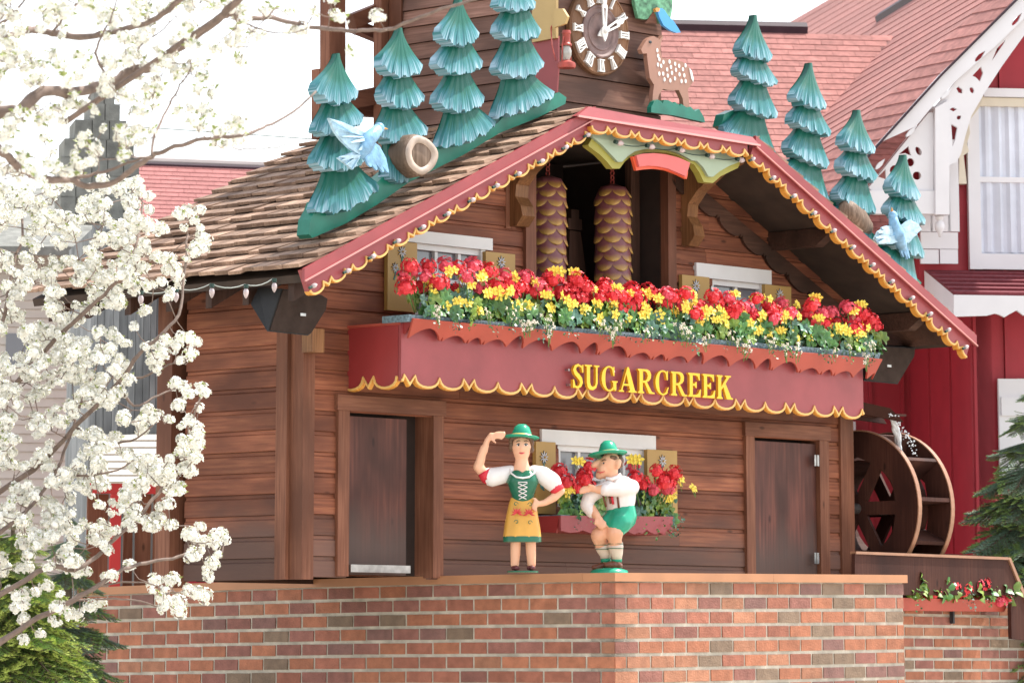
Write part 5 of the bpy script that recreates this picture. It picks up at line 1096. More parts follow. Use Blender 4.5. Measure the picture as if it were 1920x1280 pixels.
class Fig:
    """sculpts from picture offsets (x right, z up, y towards the viewer, all in picture pixels about the feet)"""
    def __init__(s, px, py, w_, name, label):
        q = P3(px, py, w_); s.o = H.M @ q; s.F = Frame(s.o, 0); s.k = 1 / 236.0
        s.t = thing(name, label, 'figurine', s.F, (0, 0, 0))
    zm = None
    def p(s, x, z, y=0):
        if s.zm:
            if x < -30 and z > 225: z -= 8
            for (a, A), (b, B_) in zip(s.zm, s.zm[1:]):
                if a <= z <= b: z = A + (B_ - A) * (z - a) / (b - a); break
        return Vector((x * s.k, -y * s.k, z * s.k))
    def limb(s, m, pts):
        """pts: (x, z, y, r) px; adds a chain of balls and tapered tubes"""
        for a, b_ in zip(pts, pts[1:]):
            n = max(2, int(math.dist(a[:3], b_[:3]) / 3))
            for i in range(n + 1): f = i / n; m.append((s.p(*[a[j] + (b_[j] - a[j]) * f for j in (0, 1, 2)]), (a[3] + (b_[3] - a[3]) * f) * s.k * 1.07))
    def solid(s, balls, name, mat_, extra=None, vox=.011, smooth_it=6, parent=None, label=None):
        m = MB()
        for c, r in balls: m.ball(c, r, 12)
        if extra: extra(m)
        me = m.mesh(name, mat_, smooth='all'); o = link(name, me, parent or s.t)
        md = o.modifiers.new('r', 'REMESH'); md.mode = 'VOXEL'; md.voxel_size = vox; md.use_smooth_shade = True
        sm = o.modifiers.new('s', 'SMOOTH'); sm.iterations = smooth_it; sm.factor = .5
        dg = bpy.context.evaluated_depsgraph_get(); me2 = bpy.data.meshes.new_from_object(o.evaluated_get(dg)); me2.name = name; o.modifiers.clear(); o.data = me2
        if not me2.materials: me2.materials.append(mt[mat_])
        me2.polygons.foreach_set('use_smooth', [True] * len(me2.polygons))
        if label: o['label'] = label
        return o
    def simple(s, name, mat_, fn, smooth='all', parent=None, label=None):
        m = MB(); fn(m); o = link(name, m.mesh(name, mat_, smooth=smooth), parent or s.t)
        if label: o['label'] = label
        return o
def ell(m, c, r, seg=14, mi=0): m.ball(c, r, seg, mi)
def skirt(F, prof, name, mat_, folds=0, sq=.62, seg=48, parent=None):
    m = MB(); k = F.k
    for i, (cx, z, rx_, cy) in enumerate(prof):
        for j in range(seg):
            a = 2 * math.pi * j / seg; f = 1 + folds * math.sin(9 * a) * (i / (len(prof) - 1))
            m.v.append(((cx + rx_ * f * math.cos(a)) * k, (-cy + rx_ * sq * f * math.sin(a)) * k, z * k))
        if i: m.f += [((i - 1) * seg + j, (i - 1) * seg + (j + 1) % seg, i * seg + (j + 1) % seg, i * seg + j) for j in range(seg)]; m.m += [0] * seg
    m.f.append(tuple(range(seg))); m.f.append(tuple(range((len(prof) - 1) * seg, len(prof) * seg))); m.m += [0, 0]
    return link(name, m.mesh(name, mat_, smooth=True), parent or F.t)
def hat(F, c, tilt, brim, crown, hcrown, ccx=0):
    t = F.t; k = F.k; m = MB()
    ho = MB().lathe([(crown * 1.0 * k, .0), (crown * .97 * k, .3 * hcrown * k), (crown * .72 * k, .8 * hcrown * k), (crown * .40 * k, hcrown * k), (.0, 1.0 * hcrown * k)], (ccx * k, 0, 0), 28).lathe([(crown * .7 * k, -.5 * k), (brim * .8 * k, -2.0 * k), (brim * k, .5 * k), (brim * 1.0 * k, 2.2 * k), (brim * .78 * k, .2 * k), (crown * .9 * k, 2.2 * k)], (0, 0, 0), 32)
    o = link('hat', ho.mesh('hat', 'hatg', smooth='all'), t, F.p(*c), tilt)
    b = MB().lathe([(crown * 1.03 * k, 1.5 * k), (crown * 1.04 * k, 3.6 * k), (crown * .99 * k, 6.5 * k), (crown * .9 * k, 7 * k)], (ccx * k, 0, 0), 28); link('hat_band', b.mesh('hat_band', 'band', smooth='all'), o); return o
def hand_fingers(F, m, wrist, palm, tips, r=2.6):
    """wrist, palm: (x,z,y); tips: list of finger paths"""
    F.limb(m, [(*wrist, 5.4), (*palm, 6.0)])
    for path in tips: F.limb(m, [(*palm, 3.6)] + [(*p, r) for p in path])
# ---- woman
W_ = Fig(980, 1069, .95, 'painted_wooden_woman', 'painted wooden woman in green hat and ochre skirt shading her eyes with one hand')
b = []
F = W_; W_.zm = [(-50, -50), (0, 0), (45, 53), (57, 63), (128, 136), (172, 183), (184, 196), (201, 208), (248, 256), (330, 338)]
F.limb(b, [(-15, 10, 0, 8), (-14, 28, 0, 9.5), (-13, 55, 0, 10.5), (-12, 80, 0, 13), (-11, 100, 0, 14)]); F.limb(b, [(17, 10, 0, 8), (16, 28, 0, 9.5), (15, 55, 0, 10.5), (13, 80, 0, 13), (12, 100, 0, 14)])
F.limb(b, [(0, 105, 0, 20), (0, 135, 0, 18), (0, 160, 2, 22), (-16, 172, 0, 12)]); F.limb(b, [(0, 160, 2, 20), (16, 172, 0, 12)]); F.limb(b, [(-2, 175, 1, 17), (-2, 190, 2, 13), (-2, 205, 3, 12)])
F.limb(b, [(-30, 172, 0, 11), (-52, 168, 2, 10.5), (-74, 172, 5, 10), (-85, 184, 7, 9.5), (-80, 205, 9, 8.5), (-72, 232, 12, 6.5), (-68, 246, 13, 5.5)])
F.limb(b, [(32, 172, 0, 11), (56, 160, 0, 10), (72, 142, -2, 9), (60, 130, 4, 8), (42, 120, 9, 6), (33, 118, 11, 5.5)])
b.append((F.p(-2, 226, 4), 20 * F.k)); b.append((F.p(-2, 217, 5), 17 * F.k)); b.append((F.p(-2, 210, 9), 10 * F.k)); b.append((F.p(-2, 235, 2), 18 * F.k))
hand_fingers(F, b, (-68, 246, 13), (-60, 255, 14), [[(-48, 261, 16), (-36, 261, 18)], [(-48, 258, 18), (-34, 257, 20)], [(-48, 255, 19), (-36, 253, 21)], [(-50, 251, 20), (-40, 249, 21)], [(-60, 248, 19), (-52, 242, 21)]])
hand_fingers(F, b, (33, 118, 11), (27, 118, 14), [[(22, 121, 17), (19, 114, 18)], [(22, 118, 19), (19, 110, 19)], [(22, 114, 19), (21, 107, 18)], [(25, 112, 18), (25, 105, 17)], [(26, 126, 16), (21, 128, 18)]])
b.append((F.p(-2, 223, 23), 3.0 * F.k)); b.append((F.p(-2, 227, 22), 2.2 * F.k))
F.solid(b, 'body', 'skin', vox=.0095, smooth_it=4)
c = []; F.limb(c, [(-22, 176, 0, 12), (-38, 170, 1, 16), (-58, 166, 3, 17.5), (-68, 170, 4, 13)]); F.solid(c, 'blouse_sleeve', 'blouse'); F.simple('sleeve_cuff', 'cuff', lambda m: m.tube([F.p(-66, 164, 4), F.p(-74, 176, 5)], [14 * F.k, 14 * F.k], 14).tube([F.p(-63, 158, 4), F.p(-69, 164, 4)], [8 * F.k, 12 * F.k], 12))
c = []; F.limb(c, [(22, 176, 0, 12), (38, 170, 1, 16), (56, 158, 0, 17), (64, 148, -1, 13)]); F.solid(c, 'blouse_sleeve', 'blouse'); F.simple('sleeve_cuff', 'cuff', lambda m: m.tube([F.p(61, 152, 0), F.p(68, 141, -1)], [14 * F.k, 14 * F.k], 14))
c = []; F.limb(c, [(0, 130, 1, 20), (0, 145, 3, 24), (-9, 158, 9, 20), (-9, 163, 9, 17)]); F.limb(c, [(0, 145, 3, 24), (9, 158, 9, 20), (9, 163, 9, 17)]); F.limb(c, [(-21, 160, 3, 11), (-24, 178, 0, 6)]); F.limb(c, [(21, 160, 3, 11), (24, 178, 0, 6)]); F.solid(c, 'bodice', 'bodice')
F.simple('neckline', 'blouse', lambda m: m.tube([F.p(x, z, y) for x, z, y in ((-26, 184, 5), (-22, 172, 20), (-12, 165, 29), (0, 163, 31), (12, 165, 29), (22, 172, 20), (26, 184, 5))], 1.8 * F.k, 6))
lac = [(-9, 154), (9, 147), (-8, 140), (8, 133), (-7, 126)]; 
F.simple('bodice_lacing', 'blouse', lambda m: [m.tube([F.p(a[0], a[1], 31 - (154 - a[1]) * .22), F.p(c2[0], c2[1], 31 - (154 - c2[1]) * .22)], 1.0 * F.k, 5) for a, c2 in list(zip(lac, lac[1:])) + list(zip([(-x, z) for x, z in lac], [(-x, z) for x, z in lac][1:])) + [((-9, 156), (9, 156))]])
sk = skirt(F, [(0, 137, 23, 1), (0, 128, 26, 2), (-1, 106, 30, 2), (-1, 82, 34, 2), (-1, 63, 36, 2)], 'skirt', 'apron', .025, sq=.72)
skirt(F, [(-1, 64, 36.6, 2), (-1, 54, 37.2, 2), (-1, 53, 33, 2)], 'skirt_hem', 'bodice', .03, sq=.72)
mt['motif'] = M('red_motif_paint', (.60, .04, .05), .4)
def motif(m, cx, cz):
    for k in range(7):
        a = math.pi / 2 + (k - 3) * .62; L = 11 if k % 2 else 13
        c0 = F.p(cx, cz, 28.2); d = Vector((math.cos(a), 0, math.sin(a))) * L * F.k; e = Vector((-math.sin(a), 0, math.cos(a))) * 1.8 * F.k; up = Vector((0, -.9 * F.k, 0))
        m.add([c0 + up, c0 + d * .5 + e + up, c0 + d + up, c0 + d * .5 - e + up, c0, c0 + d * .5 + e, c0 + d, c0 + d * .5 - e], [(0, 1, 2, 3), (0, 1, 5, 4), (1, 2, 6, 5), (2, 3, 7, 6), (3, 0, 4, 7)])
F.simple('skirt_motif', 'motif', lambda m: motif(m, -11, 100)); F.simple('skirt_motif', 'motif', lambda m: motif(m, 12, 99))
def curl(m, cx, cz, s_):
    m.tube([F.p(cx + s_ * (1 + r_) * math.cos(a), cz + (1 + r_) * math.sin(a), 28.9) for a, r_ in [(i * .6, 3.4 - i * .3) for i in range(10)]], .8 * F.k, 4)
F.simple('skirt_scrolls', 'bodice', lambda m: [curl(m, x, z, s_) for x, z, s_ in ((-13, 117, 1), (-12, 84, -1), (14, 116, -1), (14, 83, 1))])
hb = []
rh = random.Random(3)
for k in range(46):
    a = rh.uniform(-.35, math.pi + .35); z = rh.uniform(222, 244); hb.append((F.p(-2 + 20.5 * math.cos(a), z - (4 if abs(math.cos(a)) > .8 else 0), 3 - 18 * math.sin(a)), rh.uniform(4, 5.5) * F.k))
for k in range(10): hb.append((F.p(-2 - 20 + k * 4.4, 243, 14 - abs(k - 4.5)), 4.2 * F.k))
F.solid(hb, 'hair', 'hair', vox=.009, smooth_it=2)
hat(F, (-2, 243, 5), (R(-6), R(3), 0), 34, 20, 26)
for sx in (-7.5, 6.5):
    F.simple('eye', ['eyewhite', 'black_paint', 'hair'], lambda m: (m.ball(F.p(sx - .5, 229, 21.2), (3.6 * F.k, 1.2 * F.k, 2.2 * F.k), 10, 0), m.ball(F.p(sx - .3, 229, 22.2), (1.8 * F.k, .9 * F.k, 1.9 * F.k), 8, 1), m.tube([F.p(sx - 4, 230, 21), F.p(sx, 232.2, 22), F.p(sx + 4, 230, 20.5)], .7 * F.k, 5, 1), m.tube([F.p(sx - 5, 235, 19), F.p(sx, 237.5, 20.5), F.p(sx + 5, 235.5, 18.5)], .8 * F.k, 5, 2)))
F.simple('mouth', 'lip', lambda m: m.tube([F.p(-7, 215.2, 19.8), F.p(-4, 213.8, 22), F.p(-2, 213.4, 22.6), F.p(0, 213.8, 22), F.p(4, 215.2, 19.4)], [.5 * F.k, 1.5 * F.k, 1.3 * F.k, 1.5 * F.k, .5 * F.k], 6))
for x in (-14, 16): F.solid([(F.p(x - 4, 4, 6), 4.8 * F.k), (F.p(x + 1, 4, 6), 5.6 * F.k), (F.p(x + 2, 4, 12), 5 * F.k), (F.p(x, 5, 0), 6 * F.k), (F.p(x + 5, 3.5, 10), 4 * F.k)], 'shoe', 'maroonshoe', vox=.008, smooth_it=3)
F.simple('stand', 'bodice', lambda m: m.lathe([(0, -4 * F.k), (30 * F.k, -4 * F.k), (30 * F.k, -1 * F.k), (0, -1 * F.k)], (0, 0, 0), 24), smooth=True)
# ---- man
Mn = Fig(1142, 1069, .95, 'painted_wooden_man', 'painted wooden man in green hat and green shorts crouching with folded arms, facing the woman'); F = Mn
b = []
F.limb(b, [(24, 108, -3, 19), (24, 130, -3, 20), (24, 152, -2, 20), (18, 168, 0, 13), (6, 178, 2, 11), (3, 188, 3, 12)])
F.limb(b, [(26, 104, 4, 20), (16, 88, 20, 17), (11, 72, 26, 16), (11, 60, 20, 13), (13, 46, 12, 13), (15, 24, 8, 8.5), (15, 12, 8, 7)])
F.limb(b, [(18, 102, -6, 19), (-6, 82, 10, 16), (-20, 67, 14, 15.5), (-18, 56, 8, 12), (-12, 44, 0, 12.5), (-6, 26, -4, 8.5), (-6, 14, -4, 7)])
b += [(F.p(0, 205, 4), 19 * F.k), (F.p(4, 210, 4), 20 * F.k), (F.p(-9, 200, 4), 14 * F.k), (F.p(-13, 189, 4), 12 * F.k), (F.p(-18, 184, 4), 8.5 * F.k), (F.p(-10, 196, 8), 13 * F.k), (F.p(6, 192, 3), 13 * F.k)]
F.limb(b, [(-18, 212, 5, 4.5), (-26, 206, 5, 6.2), (-30, 203, 5, 5.2)])      # nose
b.append((F.p(18, 204, 19), 6.5 * F.k)); b.append((F.p(19, 210, 19), 6.5 * F.k)); b.append((F.p(17, 199, 18), 4.5 * F.k))  # ear
F.limb(b, [(44, 162, 4, 12), (20, 158, 24, 11), (-16, 155, 32, 9), (-22, 155, 33, 7)]); F.limb(b, [(-4, 162, 14, 9), (-34, 150, 12, 10), (-42, 128, 12, 10), (-30, 112, 20, 9), (-24, 104, 26, 8)])
hand_fingers(F, b, (-20, 156, 33), (-30, 156, 33), [[(-42, 152, 34), (-56, 148, 34)], [(-42, 155, 34), (-57, 152, 34)], [(-42, 158, 33), (-55, 156, 33)], [(-40, 161, 32), (-51, 159, 32)], [(-30, 162, 36), (-39, 164, 38)]], 2.8)
hand_fingers(F, b, (-24, 104, 26), (-18, 98, 30), [[(-22, 90, 33), (-20, 83, 33)], [(-17, 89, 34), (-15, 81, 34)], [(-12, 89, 34), (-11, 82, 34)], [(-8, 91, 33), (-7, 85, 33)], [(-26, 96, 33), (-27, 89, 34)]], 3.2)
F.solid(b, 'body', 'skin', vox=.0095, smooth_it=4)
c = []; F.limb(c, [(22, 124, -3, 27), (24, 142, -2, 28), (26, 158, -1, 25), (14, 168, 0, 13)]); F.limb(c, [(45, 161, 2, 15), (38, 158, 14, 15), (18, 155, 27, 13), (-8, 154, 33, 11.5)]); F.solid(c, 'shirt', 'blouse')
c = []; F.limb(c, [(0, 160, 12, 14), (-22, 152, 12, 13), (-38, 142, 12, 13.5), (-44, 126, 13, 12.5), (-34, 112, 18, 11)]); F.solid(c, 'shirt_sleeve', 'blouse')
c = []; F.limb(c, [(24, 119, -3, 27), (27, 104, -2, 27), (22, 92, 14, 22), (17, 86, 20, 20)]); F.limb(c, [(22, 104, -6, 25), (6, 94, 4, 20), (-4, 86, 10, 18)]); F.limb(c, [(20, 92, 16, 22), (14, 82, 22, 18.5)]); F.solid(c, 'shorts', 'hatg')
F.simple('shirt_collar', 'blouse', lambda m: m.tube([F.p(-6, 178, 16), F.p(6, 176, 18), F.p(20, 182, 10), F.p(22, 186, 0)], [3 * F.k, 4 * F.k, 4 * F.k, 3 * F.k], 8))
F.simple('braces', 'shoe', lambda m: [m.tube([F.p(*q) for q in L], 2.2 * F.k, 6) for L in ([(-16, 147, 25), (0, 147, 28), (16, 146, 28)], [(16, 147, 28), (19, 120, 26)], [(-12, 146, 26), (-6, 122, 24)], [(0, 146, 28), (3, 128, 27)])])
F.simple('braces_stripe', 'cuff', lambda m: m.tube([F.p(5, 143, 28), F.p(8, 127, 27)], 2.4 * F.k, 6))
for i, L in enumerate(([(12, 52, 15, 15), (13, 44, 12, 15), (15, 30, 9, 11.5), (15, 22, 8, 10)], [(-15, 50, 4, 14.2), (-11, 42, 0, 14), (-7, 30, -3, 10.8), (-6, 24, -4, 9.8)])):
    F.simple('sock', 'sock', lambda m: m.tube([F.p(*q[:3]) for q in L], [q[3] * F.k for q in L], 16))
    F.simple('sock_stripe', 'bodice', lambda m: [m.tube([F.p(L[0][0] + (L[1][0] - L[0][0]) * f, L[0][1] + (L[2][1] - L[0][1]) * g, L[0][2]), F.p(L[0][0] + (L[1][0] - L[0][0]) * f, L[0][1] + (L[2][1] - L[0][1]) * g - 1.2, L[0][2])], 15.4 * F.k if g < .7 else 12 * F.k, 16) for f, g in ((0, .02), (1, .42))])
    F.simple('sock_cuff', 'hatg', lambda m: m.tube([F.p(L[3][0], 24, L[3][2]), F.p(L[3][0], 16, L[3][2])], [9.8 * F.k, 10.5 * F.k], 16))
F.solid([(F.p(16, 10, 12), 9 * F.k), (F.p(8, 10, 16), 8.5 * F.k), (F.p(0, 10, 19), 7.5 * F.k), (F.p(-6, 10, 20), 5.5 * F.k), (F.p(20, 9, 8), 7.5 * F.k)], 'shoe', 'shoe', vox=.008, smooth_it=3)
F.solid([(F.p(-6, 11, -4), 8.5 * F.k), (F.p(-16, 8, -2), 7.5 * F.k), (F.p(-24, 6, 0), 6.5 * F.k), (F.p(-30, 6, 1), 5 * F.k)], 'shoe', 'shoe', vox=.008, smooth_it=3)
F.simple('green_mound', 'hatg', lambda m: m.lathe([(38 * F.k, -6 * F.k), (36 * F.k, 0), (22 * F.k, 4.5 * F.k), (0, 6 * F.k)], (0, -6 * F.k, 0), 28))
hb = [(F.p(8 + 13 * math.cos(a), 214 + 7 * math.sin(a * 2), 4 - 15 * math.sin(a)), 8 * F.k) for a in [i * .3 - .2 for i in range(12)]] + [(F.p(12, 216, 17), 6 * F.k), (F.p(6, 218, 19), 5 * F.k), (F.p(22, 204, 8), 7 * F.k), (F.p(22, 212, 4), 9 * F.k)]
F.solid(hb, 'hair', 'hair', vox=.009, smooth_it=2)
hat(F, (-2, 224, 4), (R(-8), R(-5), 0), 39, 20, 27, 2)
F.simple('eye', ['eyewhite', 'black_paint', 'hair'], lambda m: (m.ball(F.p(-9, 207, 18.6), (3.4 * F.k, 1.4 * F.k, 2.2 * F.k), 10, 0), m.ball(F.p(-10, 207, 19.6), (1.7 * F.k, 1.1 * F.k, 1.9 * F.k), 8, 1), m.tube([F.p(-14, 211.5, 17), F.p(-9, 214, 19.4), F.p(-3, 212.5, 20)], 1.0 * F.k, 5, 2)))
F.simple('mouth', 'lip', lambda m: m.tube([F.p(-24, 191, 12), F.p(-17, 188.5, 17), F.p(-8, 191, 20.5)], [.6 * F.k, 1.2 * F.k, .6 * F.k], 6))
# ================================================================ red building behind, at the right
mt['barn'] = M('barn_red_paint', (.36, .022, .035), .5, .08, 3, bump=.05); mt['gwhite'] = M('gable_white_paint', (.72, .70, .72), .5, .04, 3); mt['curtain'] = M('white_curtain', (.62, .64, .72), .8, .10, 3)
mt['rshing'] = M('pink_red_asphalt', (.38, .165, .145), .9, .22, 12, bump=.4, rnd=.22, bs=150); mt['dshing'] = M('dark_red_asphalt', (.19, .035, .045), .85, .2, 26, rnd=.2, bump=.3); mt['blackcap'] = M('black_ridge_cap', (.04, .02, .03), .6)
mt['creamtrim'] = M('cream_trim_paint', (.66, .58, .46), .5, .06, 3)
def r3(px, py, y): return RB.at(px, py, 'y', y)
def rp(px, py, y): q = r3(px, py, y); return (q.x, q.z)
ZB = -CAMZ - 0 + 0; gz = -RB.M.translation.z
red = thing('red_building', 'red board-and-batten building with white gingerbread gable behind the chalet at the right', 'building', RB, (0, 0, gz))
YM = 2.7; xb = r3(1829, 900, 0).x; xs = r3(1757, 900, YM).x; XM0 = r3(1380, 900, YM).x; X1 = r3(2060, 900, 0).x
zt = r3(1750, 455, YM).z - .6
wl = part('main_wall', MB().box(XM0, xs, YM + .02, YM + .2, gz, zt + .6), 'barn', red)
x = xs
while x > XM0: part('wall_board', MB().box(x - .355, x - .035, YM - .0, YM + .02, gz, zt + .6), 'barn', wl, root=red); part('batten', MB().box(x - .034, x, YM - .03, YM + .02, gz, zt + .6), 'barn', wl, root=red); x -= .36
sw = part('bay_side_wall', MB().box(xb + .02, xb + .2, 0, YM + .2, gz, r3(1829, 500, 0).z + .8), 'barn', red)
for i in range(3): y0 = i * .9; part('wall_board', MB().box(xb, xb + .02, y0 + .06, y0 + .9, gz, r3(1829, 500, 0).z + .8), 'barn', sw, root=red); part('batten', MB().box(xb - .02, xb + .02, y0, y0 + .058, gz, r3(1829, 500, 0).z + .8), 'barn', sw, root=red)
zg = r3(1900, 60, 0).z; zlo = r3(1730, 330, 0).z
gx = r3(1640, 300, 0).x
bw = part('bay_front_wall', MB().box(xb + .001, X1, .02, .2, gz, zg).prism([[(gx, r3(1640, 400, 0).z), (gx + .2, r3(1640, 300, 0).z), (r3(1920, 20, 0).x, r3(1920, 20, 0).z), (X1, zg), (X1, r3(1640, 400, 0).z)]], a=.021, b=.1).box(r3(1725, 480, 0).x, xb, .03, .2, r3(1730, 560, 0).z, zlo), 'barn', red)
x = xb
while x < X1: part('wall_board', MB().box(x + .032, x + .33, 0, .02, gz, zg), 'barn', bw, root=red); part('batten', MB().box(x, x + .03, -.03, .02, gz, zg), 'barn', bw, root=red); x += .335
# gable window with curtains
a, b_ = r3(1833, 200, -.05), r3(1833, 476, -.05); X2 = X1
wn = part('window', MB().box(a.x, X2, -.045, -.04, b_.z, a.z), 'curtain', red, label='tall sash window with white curtains')
part('window_frame', MB().box(r3(1813, 300, -.05).x, a.x, -.09, -.02, r3(1813, 505, -.05).z, r3(1813, 195, -.05).z).box(a.x, X2, -.09, -.02, r3(1840, 505, -.05).z, b_.z).box(a.x, X2, -.085, -.02, r3(1840, 342, -.05).z, r3(1840, 332, -.05).z), 'gwhite', wn, root=red)
part('window_head', MB().box(r3(1843, 170, -.1).x, X2, -.14, -.02, r3(1843, 182, -.1).z, r3(1843, 166, -.1).z), 'gwhite', wn, root=red); part('window_head', MB().box(r3(1838, 170, -.1).x, X2, -.11, -.02, r3(1843, 199, -.1).z, r3(1843, 183, -.1).z), 'creamtrim', wn, root=red)
m = MB(); n = 34
for i in range(n):
    x0, x1 = a.x + (X2 - a.x) * i / n, a.x + (X2 - a.x) * (i + 1) / n; f = .018 * math.sin(i * 1.9) ; g2 = .018 * math.sin((i + 1) * 1.9)
    m.hexa([(x0, -.062 + f, b_.z + .02), (x1, -.062 + g2, b_.z + .02), (x1, -.046, b_.z + .02), (x0, -.046, b_.z + .02), (x0, -.062 + f, a.z), (x1, -.062 + g2, a.z), (x1, -.046, a.z), (x0, -.046, a.z)])
part('curtain', m, 'curtain', wn, root=red)
# gingerbread: bargeboard, arch bracket, post with ball, pierced panel
def hole(cx, cy, rx_, ry, rot_=0, n=12, sharp=0): 
    out = []
    for k in range(n):
        t = 2 * math.pi * k / n; u_ = math.cos(t) * rx_; v = math.sin(t) * ry * (1 - sharp * max(0, math.cos(t)) ** 1); out.append((cx + u_ * math.cos(rot_) - v * math.sin(rot_), cy + u_ * math.sin(rot_) + v * math.cos(rot_)))
    return out
gb = part('gable_bargeboard', MB().prism([[rp(*p, -.6) for p in L] for L in ([(1930, -32), (1902, 0), (1832, 73), (1761, 141), (1700, 209), (1644, 270), (1560, 362), (1545, 385), (1590, 395), (1640, 335), (1682, 281), (1738, 211), (1794, 150), (1864, 89), (1925, 30), (1960, -10)], hole(1906, 37, 15, 4, -.9, sharp=.8), hole(1837, 106, 14, 4, -.8, sharp=.8), hole(1774, 176, 14, 4, -.8, sharp=.8), hole(1708, 247, 14, 4, -.8, sharp=.8), hole(1650, 308, 13, 4, -.85, sharp=.8))], a=-.62, b=-.57), 'gwhite', red)
part('gable_soffit_edge', MB().prism([[rp(*p, -.6) for p in [(1930, -32), (1902, 0), (1761, 141), (1644, 270), (1545, 385), (1548, 388), (1647, 273), (1764, 144), (1905, 3), (1933, -29)]]], a=-.66, b=-.621), 'blackcap', red)
part('arch_bracket', MB().prism([[rp(*p, -.5) for p in L] for L in ([(1960, 40), (1920, 66), (1878, 124), (1846, 173), (1820, 218), (1808, 258), (1801, 288), (1793, 304), (1771, 314), (1750, 312), (1748, 205), (1794, 150), (1864, 89), (1925, 28)], hole(1798, 170, 8, 5, .9, 5), hole(1821, 170, 6, 4, 1.2, 10), hole(1786, 206, 7, 4, 0, 4), hole(1797, 221, 5, 4, -.6, 8, .6), [(1782, 233), (1794, 240), (1790, 262), (1785, 276)], [(1868, 92), (1884, 76), (1880, 84), (1858, 116)], [(1822, 143), (1838, 126), (1842, 138), (1836, 154), (1828, 146)])], a=-.53, b=-.49), 'gwhite', red)
part('pierced_panel', MB().prism([[rp(*p, -.5) for p in L] for L in ([(1632, 358), (1628, 352), (1682, 284), (1740, 212), (1749, 212), (1749, 358)], hole(1677, 320, 10, 10), hole(1718, 330, 8, 8), hole(1706, 305, 7, 8), [(1684, 290), (1702, 275), (1707, 293), (1696, 288)], hole(1721, 284, 5, 9, -.5, sharp=.0), [(1645, 332), (1659, 318), (1660, 337)], hole(1664, 354, 10, 4, 0, 10, .5))], a=-.53, b=-.495), 'gwhite', red)
part('bracket_beam', MB().prism([[rp(*p, -.5) for p in [(1560, 358), (1752, 359), (1752, 402), (1640, 402), (1625, 398), (1560, 392)]]], a=-.56, b=-.44), 'gwhite', red)
part('bracket_post', MB().prism([[rp(*p, -.5) for p in [(1749, 205), (1775, 190), (1776, 404), (1750, 404)]]], a=-.60, b=-.46), 'gwhite', red)
q = r3(1762, 425, -.5); k = r3(1762, 425, -.5).z - r3(1762, 426, -.5).z
part('ball_finial', MB().lathe([(0, -20 * k), (2.5 * k, -19 * k), (4 * k, -12 * k), (8.5 * k, -5 * k), (9.5 * k, 1 * k), (7.5 * k, 8 * k), (3.5 * k, 11 * k), (7.5 * k, 14 * k), (8 * k, 20 * k), (0, 21 * k)], (q.x, -.5, q.z), 16), 'gwhite', red, 'all')
part('cream_scroll', MB().prism([[rp(*p, -.1) for p in [(1845, 178), (1838, 199), (1816, 228), (1818, 250), (1812, 270), (1816, 285), (1806, 292), (1812, 345), (1797, 345), (1798, 262), (1812, 212)]]], a=-.12, b=-.02), 'creamtrim', red)
for i, (p0, p1, y0, y1) in enumerate(((1727, 1745, 205, 434), (1745, 1778, 200, 434), (1778, 1796, 262, 434), (1727, 1796, 436, 466), (1727, 1760, 468, 494), (1763, 1796, 468, 494))):
    A, C = r3(p0, y1, -.2), r3(p1, y0, -.2); part('white_board', MB().box(A.x, C.x, -.2, -.15, A.z, C.z), 'gwhite', red)
# pent roof over the lower storey
P0, P1, P2, P3_ = r3(1733, 507, -.02), r3(2060, 512, -.02), r3(2060, 556, -1.0), r3(1787, 552, -1.0)
pr = part('pent_roof', MB().hexa([tuple(v - Vector((0, 0, .03))) for v in (P3_, P2, P1, P0)] + [tuple(v) for v in (P3_, P2, P1, P0)]), 'dshing', red)
for k in range(6):
    f0, f1 = k / 6, (k + 1) / 6; A, Bq = P3_.lerp(P0, f0), P2.lerp(P1, f0); C, D = P2.lerp(P1, f1), P3_.lerp(P0, f1); up = Vector((0, -.012, .03))
    part('shingle_course', MB().hexa([tuple(A), tuple(Bq), tuple(C), tuple(D), tuple(A + up), tuple(Bq + up), tuple(C + up * .2), tuple(D + up * .2)]), 'dshing', pr, root=red)
P4 = r3(1787, 590, -1.0); part('pent_end', MB().add([tuple(P0), tuple(P3_), tuple(P4), (P0.x, P0.y, P4.z - .02)] + [(v.x + .04, v.y, v.z) for v in (P0, P3_, P4)] + [(P0.x + .04, P0.y, P4.z - .02)], [(0, 1, 2, 3), (7, 6, 5, 4), (0, 4, 5, 1), (1, 5, 6, 2), (2, 6, 7, 3), (3, 7, 4, 0)]), 'gwhite', red)
lw_ = [(1787, 553), (2060, 557), (2060, 585), (1960, 583), (1946, 588), (1930, 583), (1918, 592), (1905, 582), (1890, 590), (1882, 595), (1872, 590), (1864, 588), (1850, 592), (1787, 594)]
part('scalloped_fascia', MB().prism([[rp(*p, -1.02) for p in lw_]], a=-1.05, b=-1.01), 'gwhite', red)
# lower shutters
for i, (p0, p1, y0, y1) in enumerate(((1876, 1908, 710, 900), (1912, 1945, 710, 900), (1877, 1945, 745, 779))):
    A, C = r3(p0, y1, -.1), r3(p1, y0, -.1); part('shutter_board', MB().box(A.x, C.x, -.1 - .03 * (i == 2), -.05, A.z - (2 if i < 2 else 0) * 0, C.z), 'gwhite', red)
A, C = r3(1597, 822, YM - .3), r3(1608, 780, YM - .3); part('white_window_frame', MB().box(r3(1586, 900, YM - .1).x, r3(1606, 900, YM - .1).x, YM - .1, YM - .02, r3(1600, 960, YM - .1).z, r3(1600, 790, YM - .1).z), 'gwhite', red)
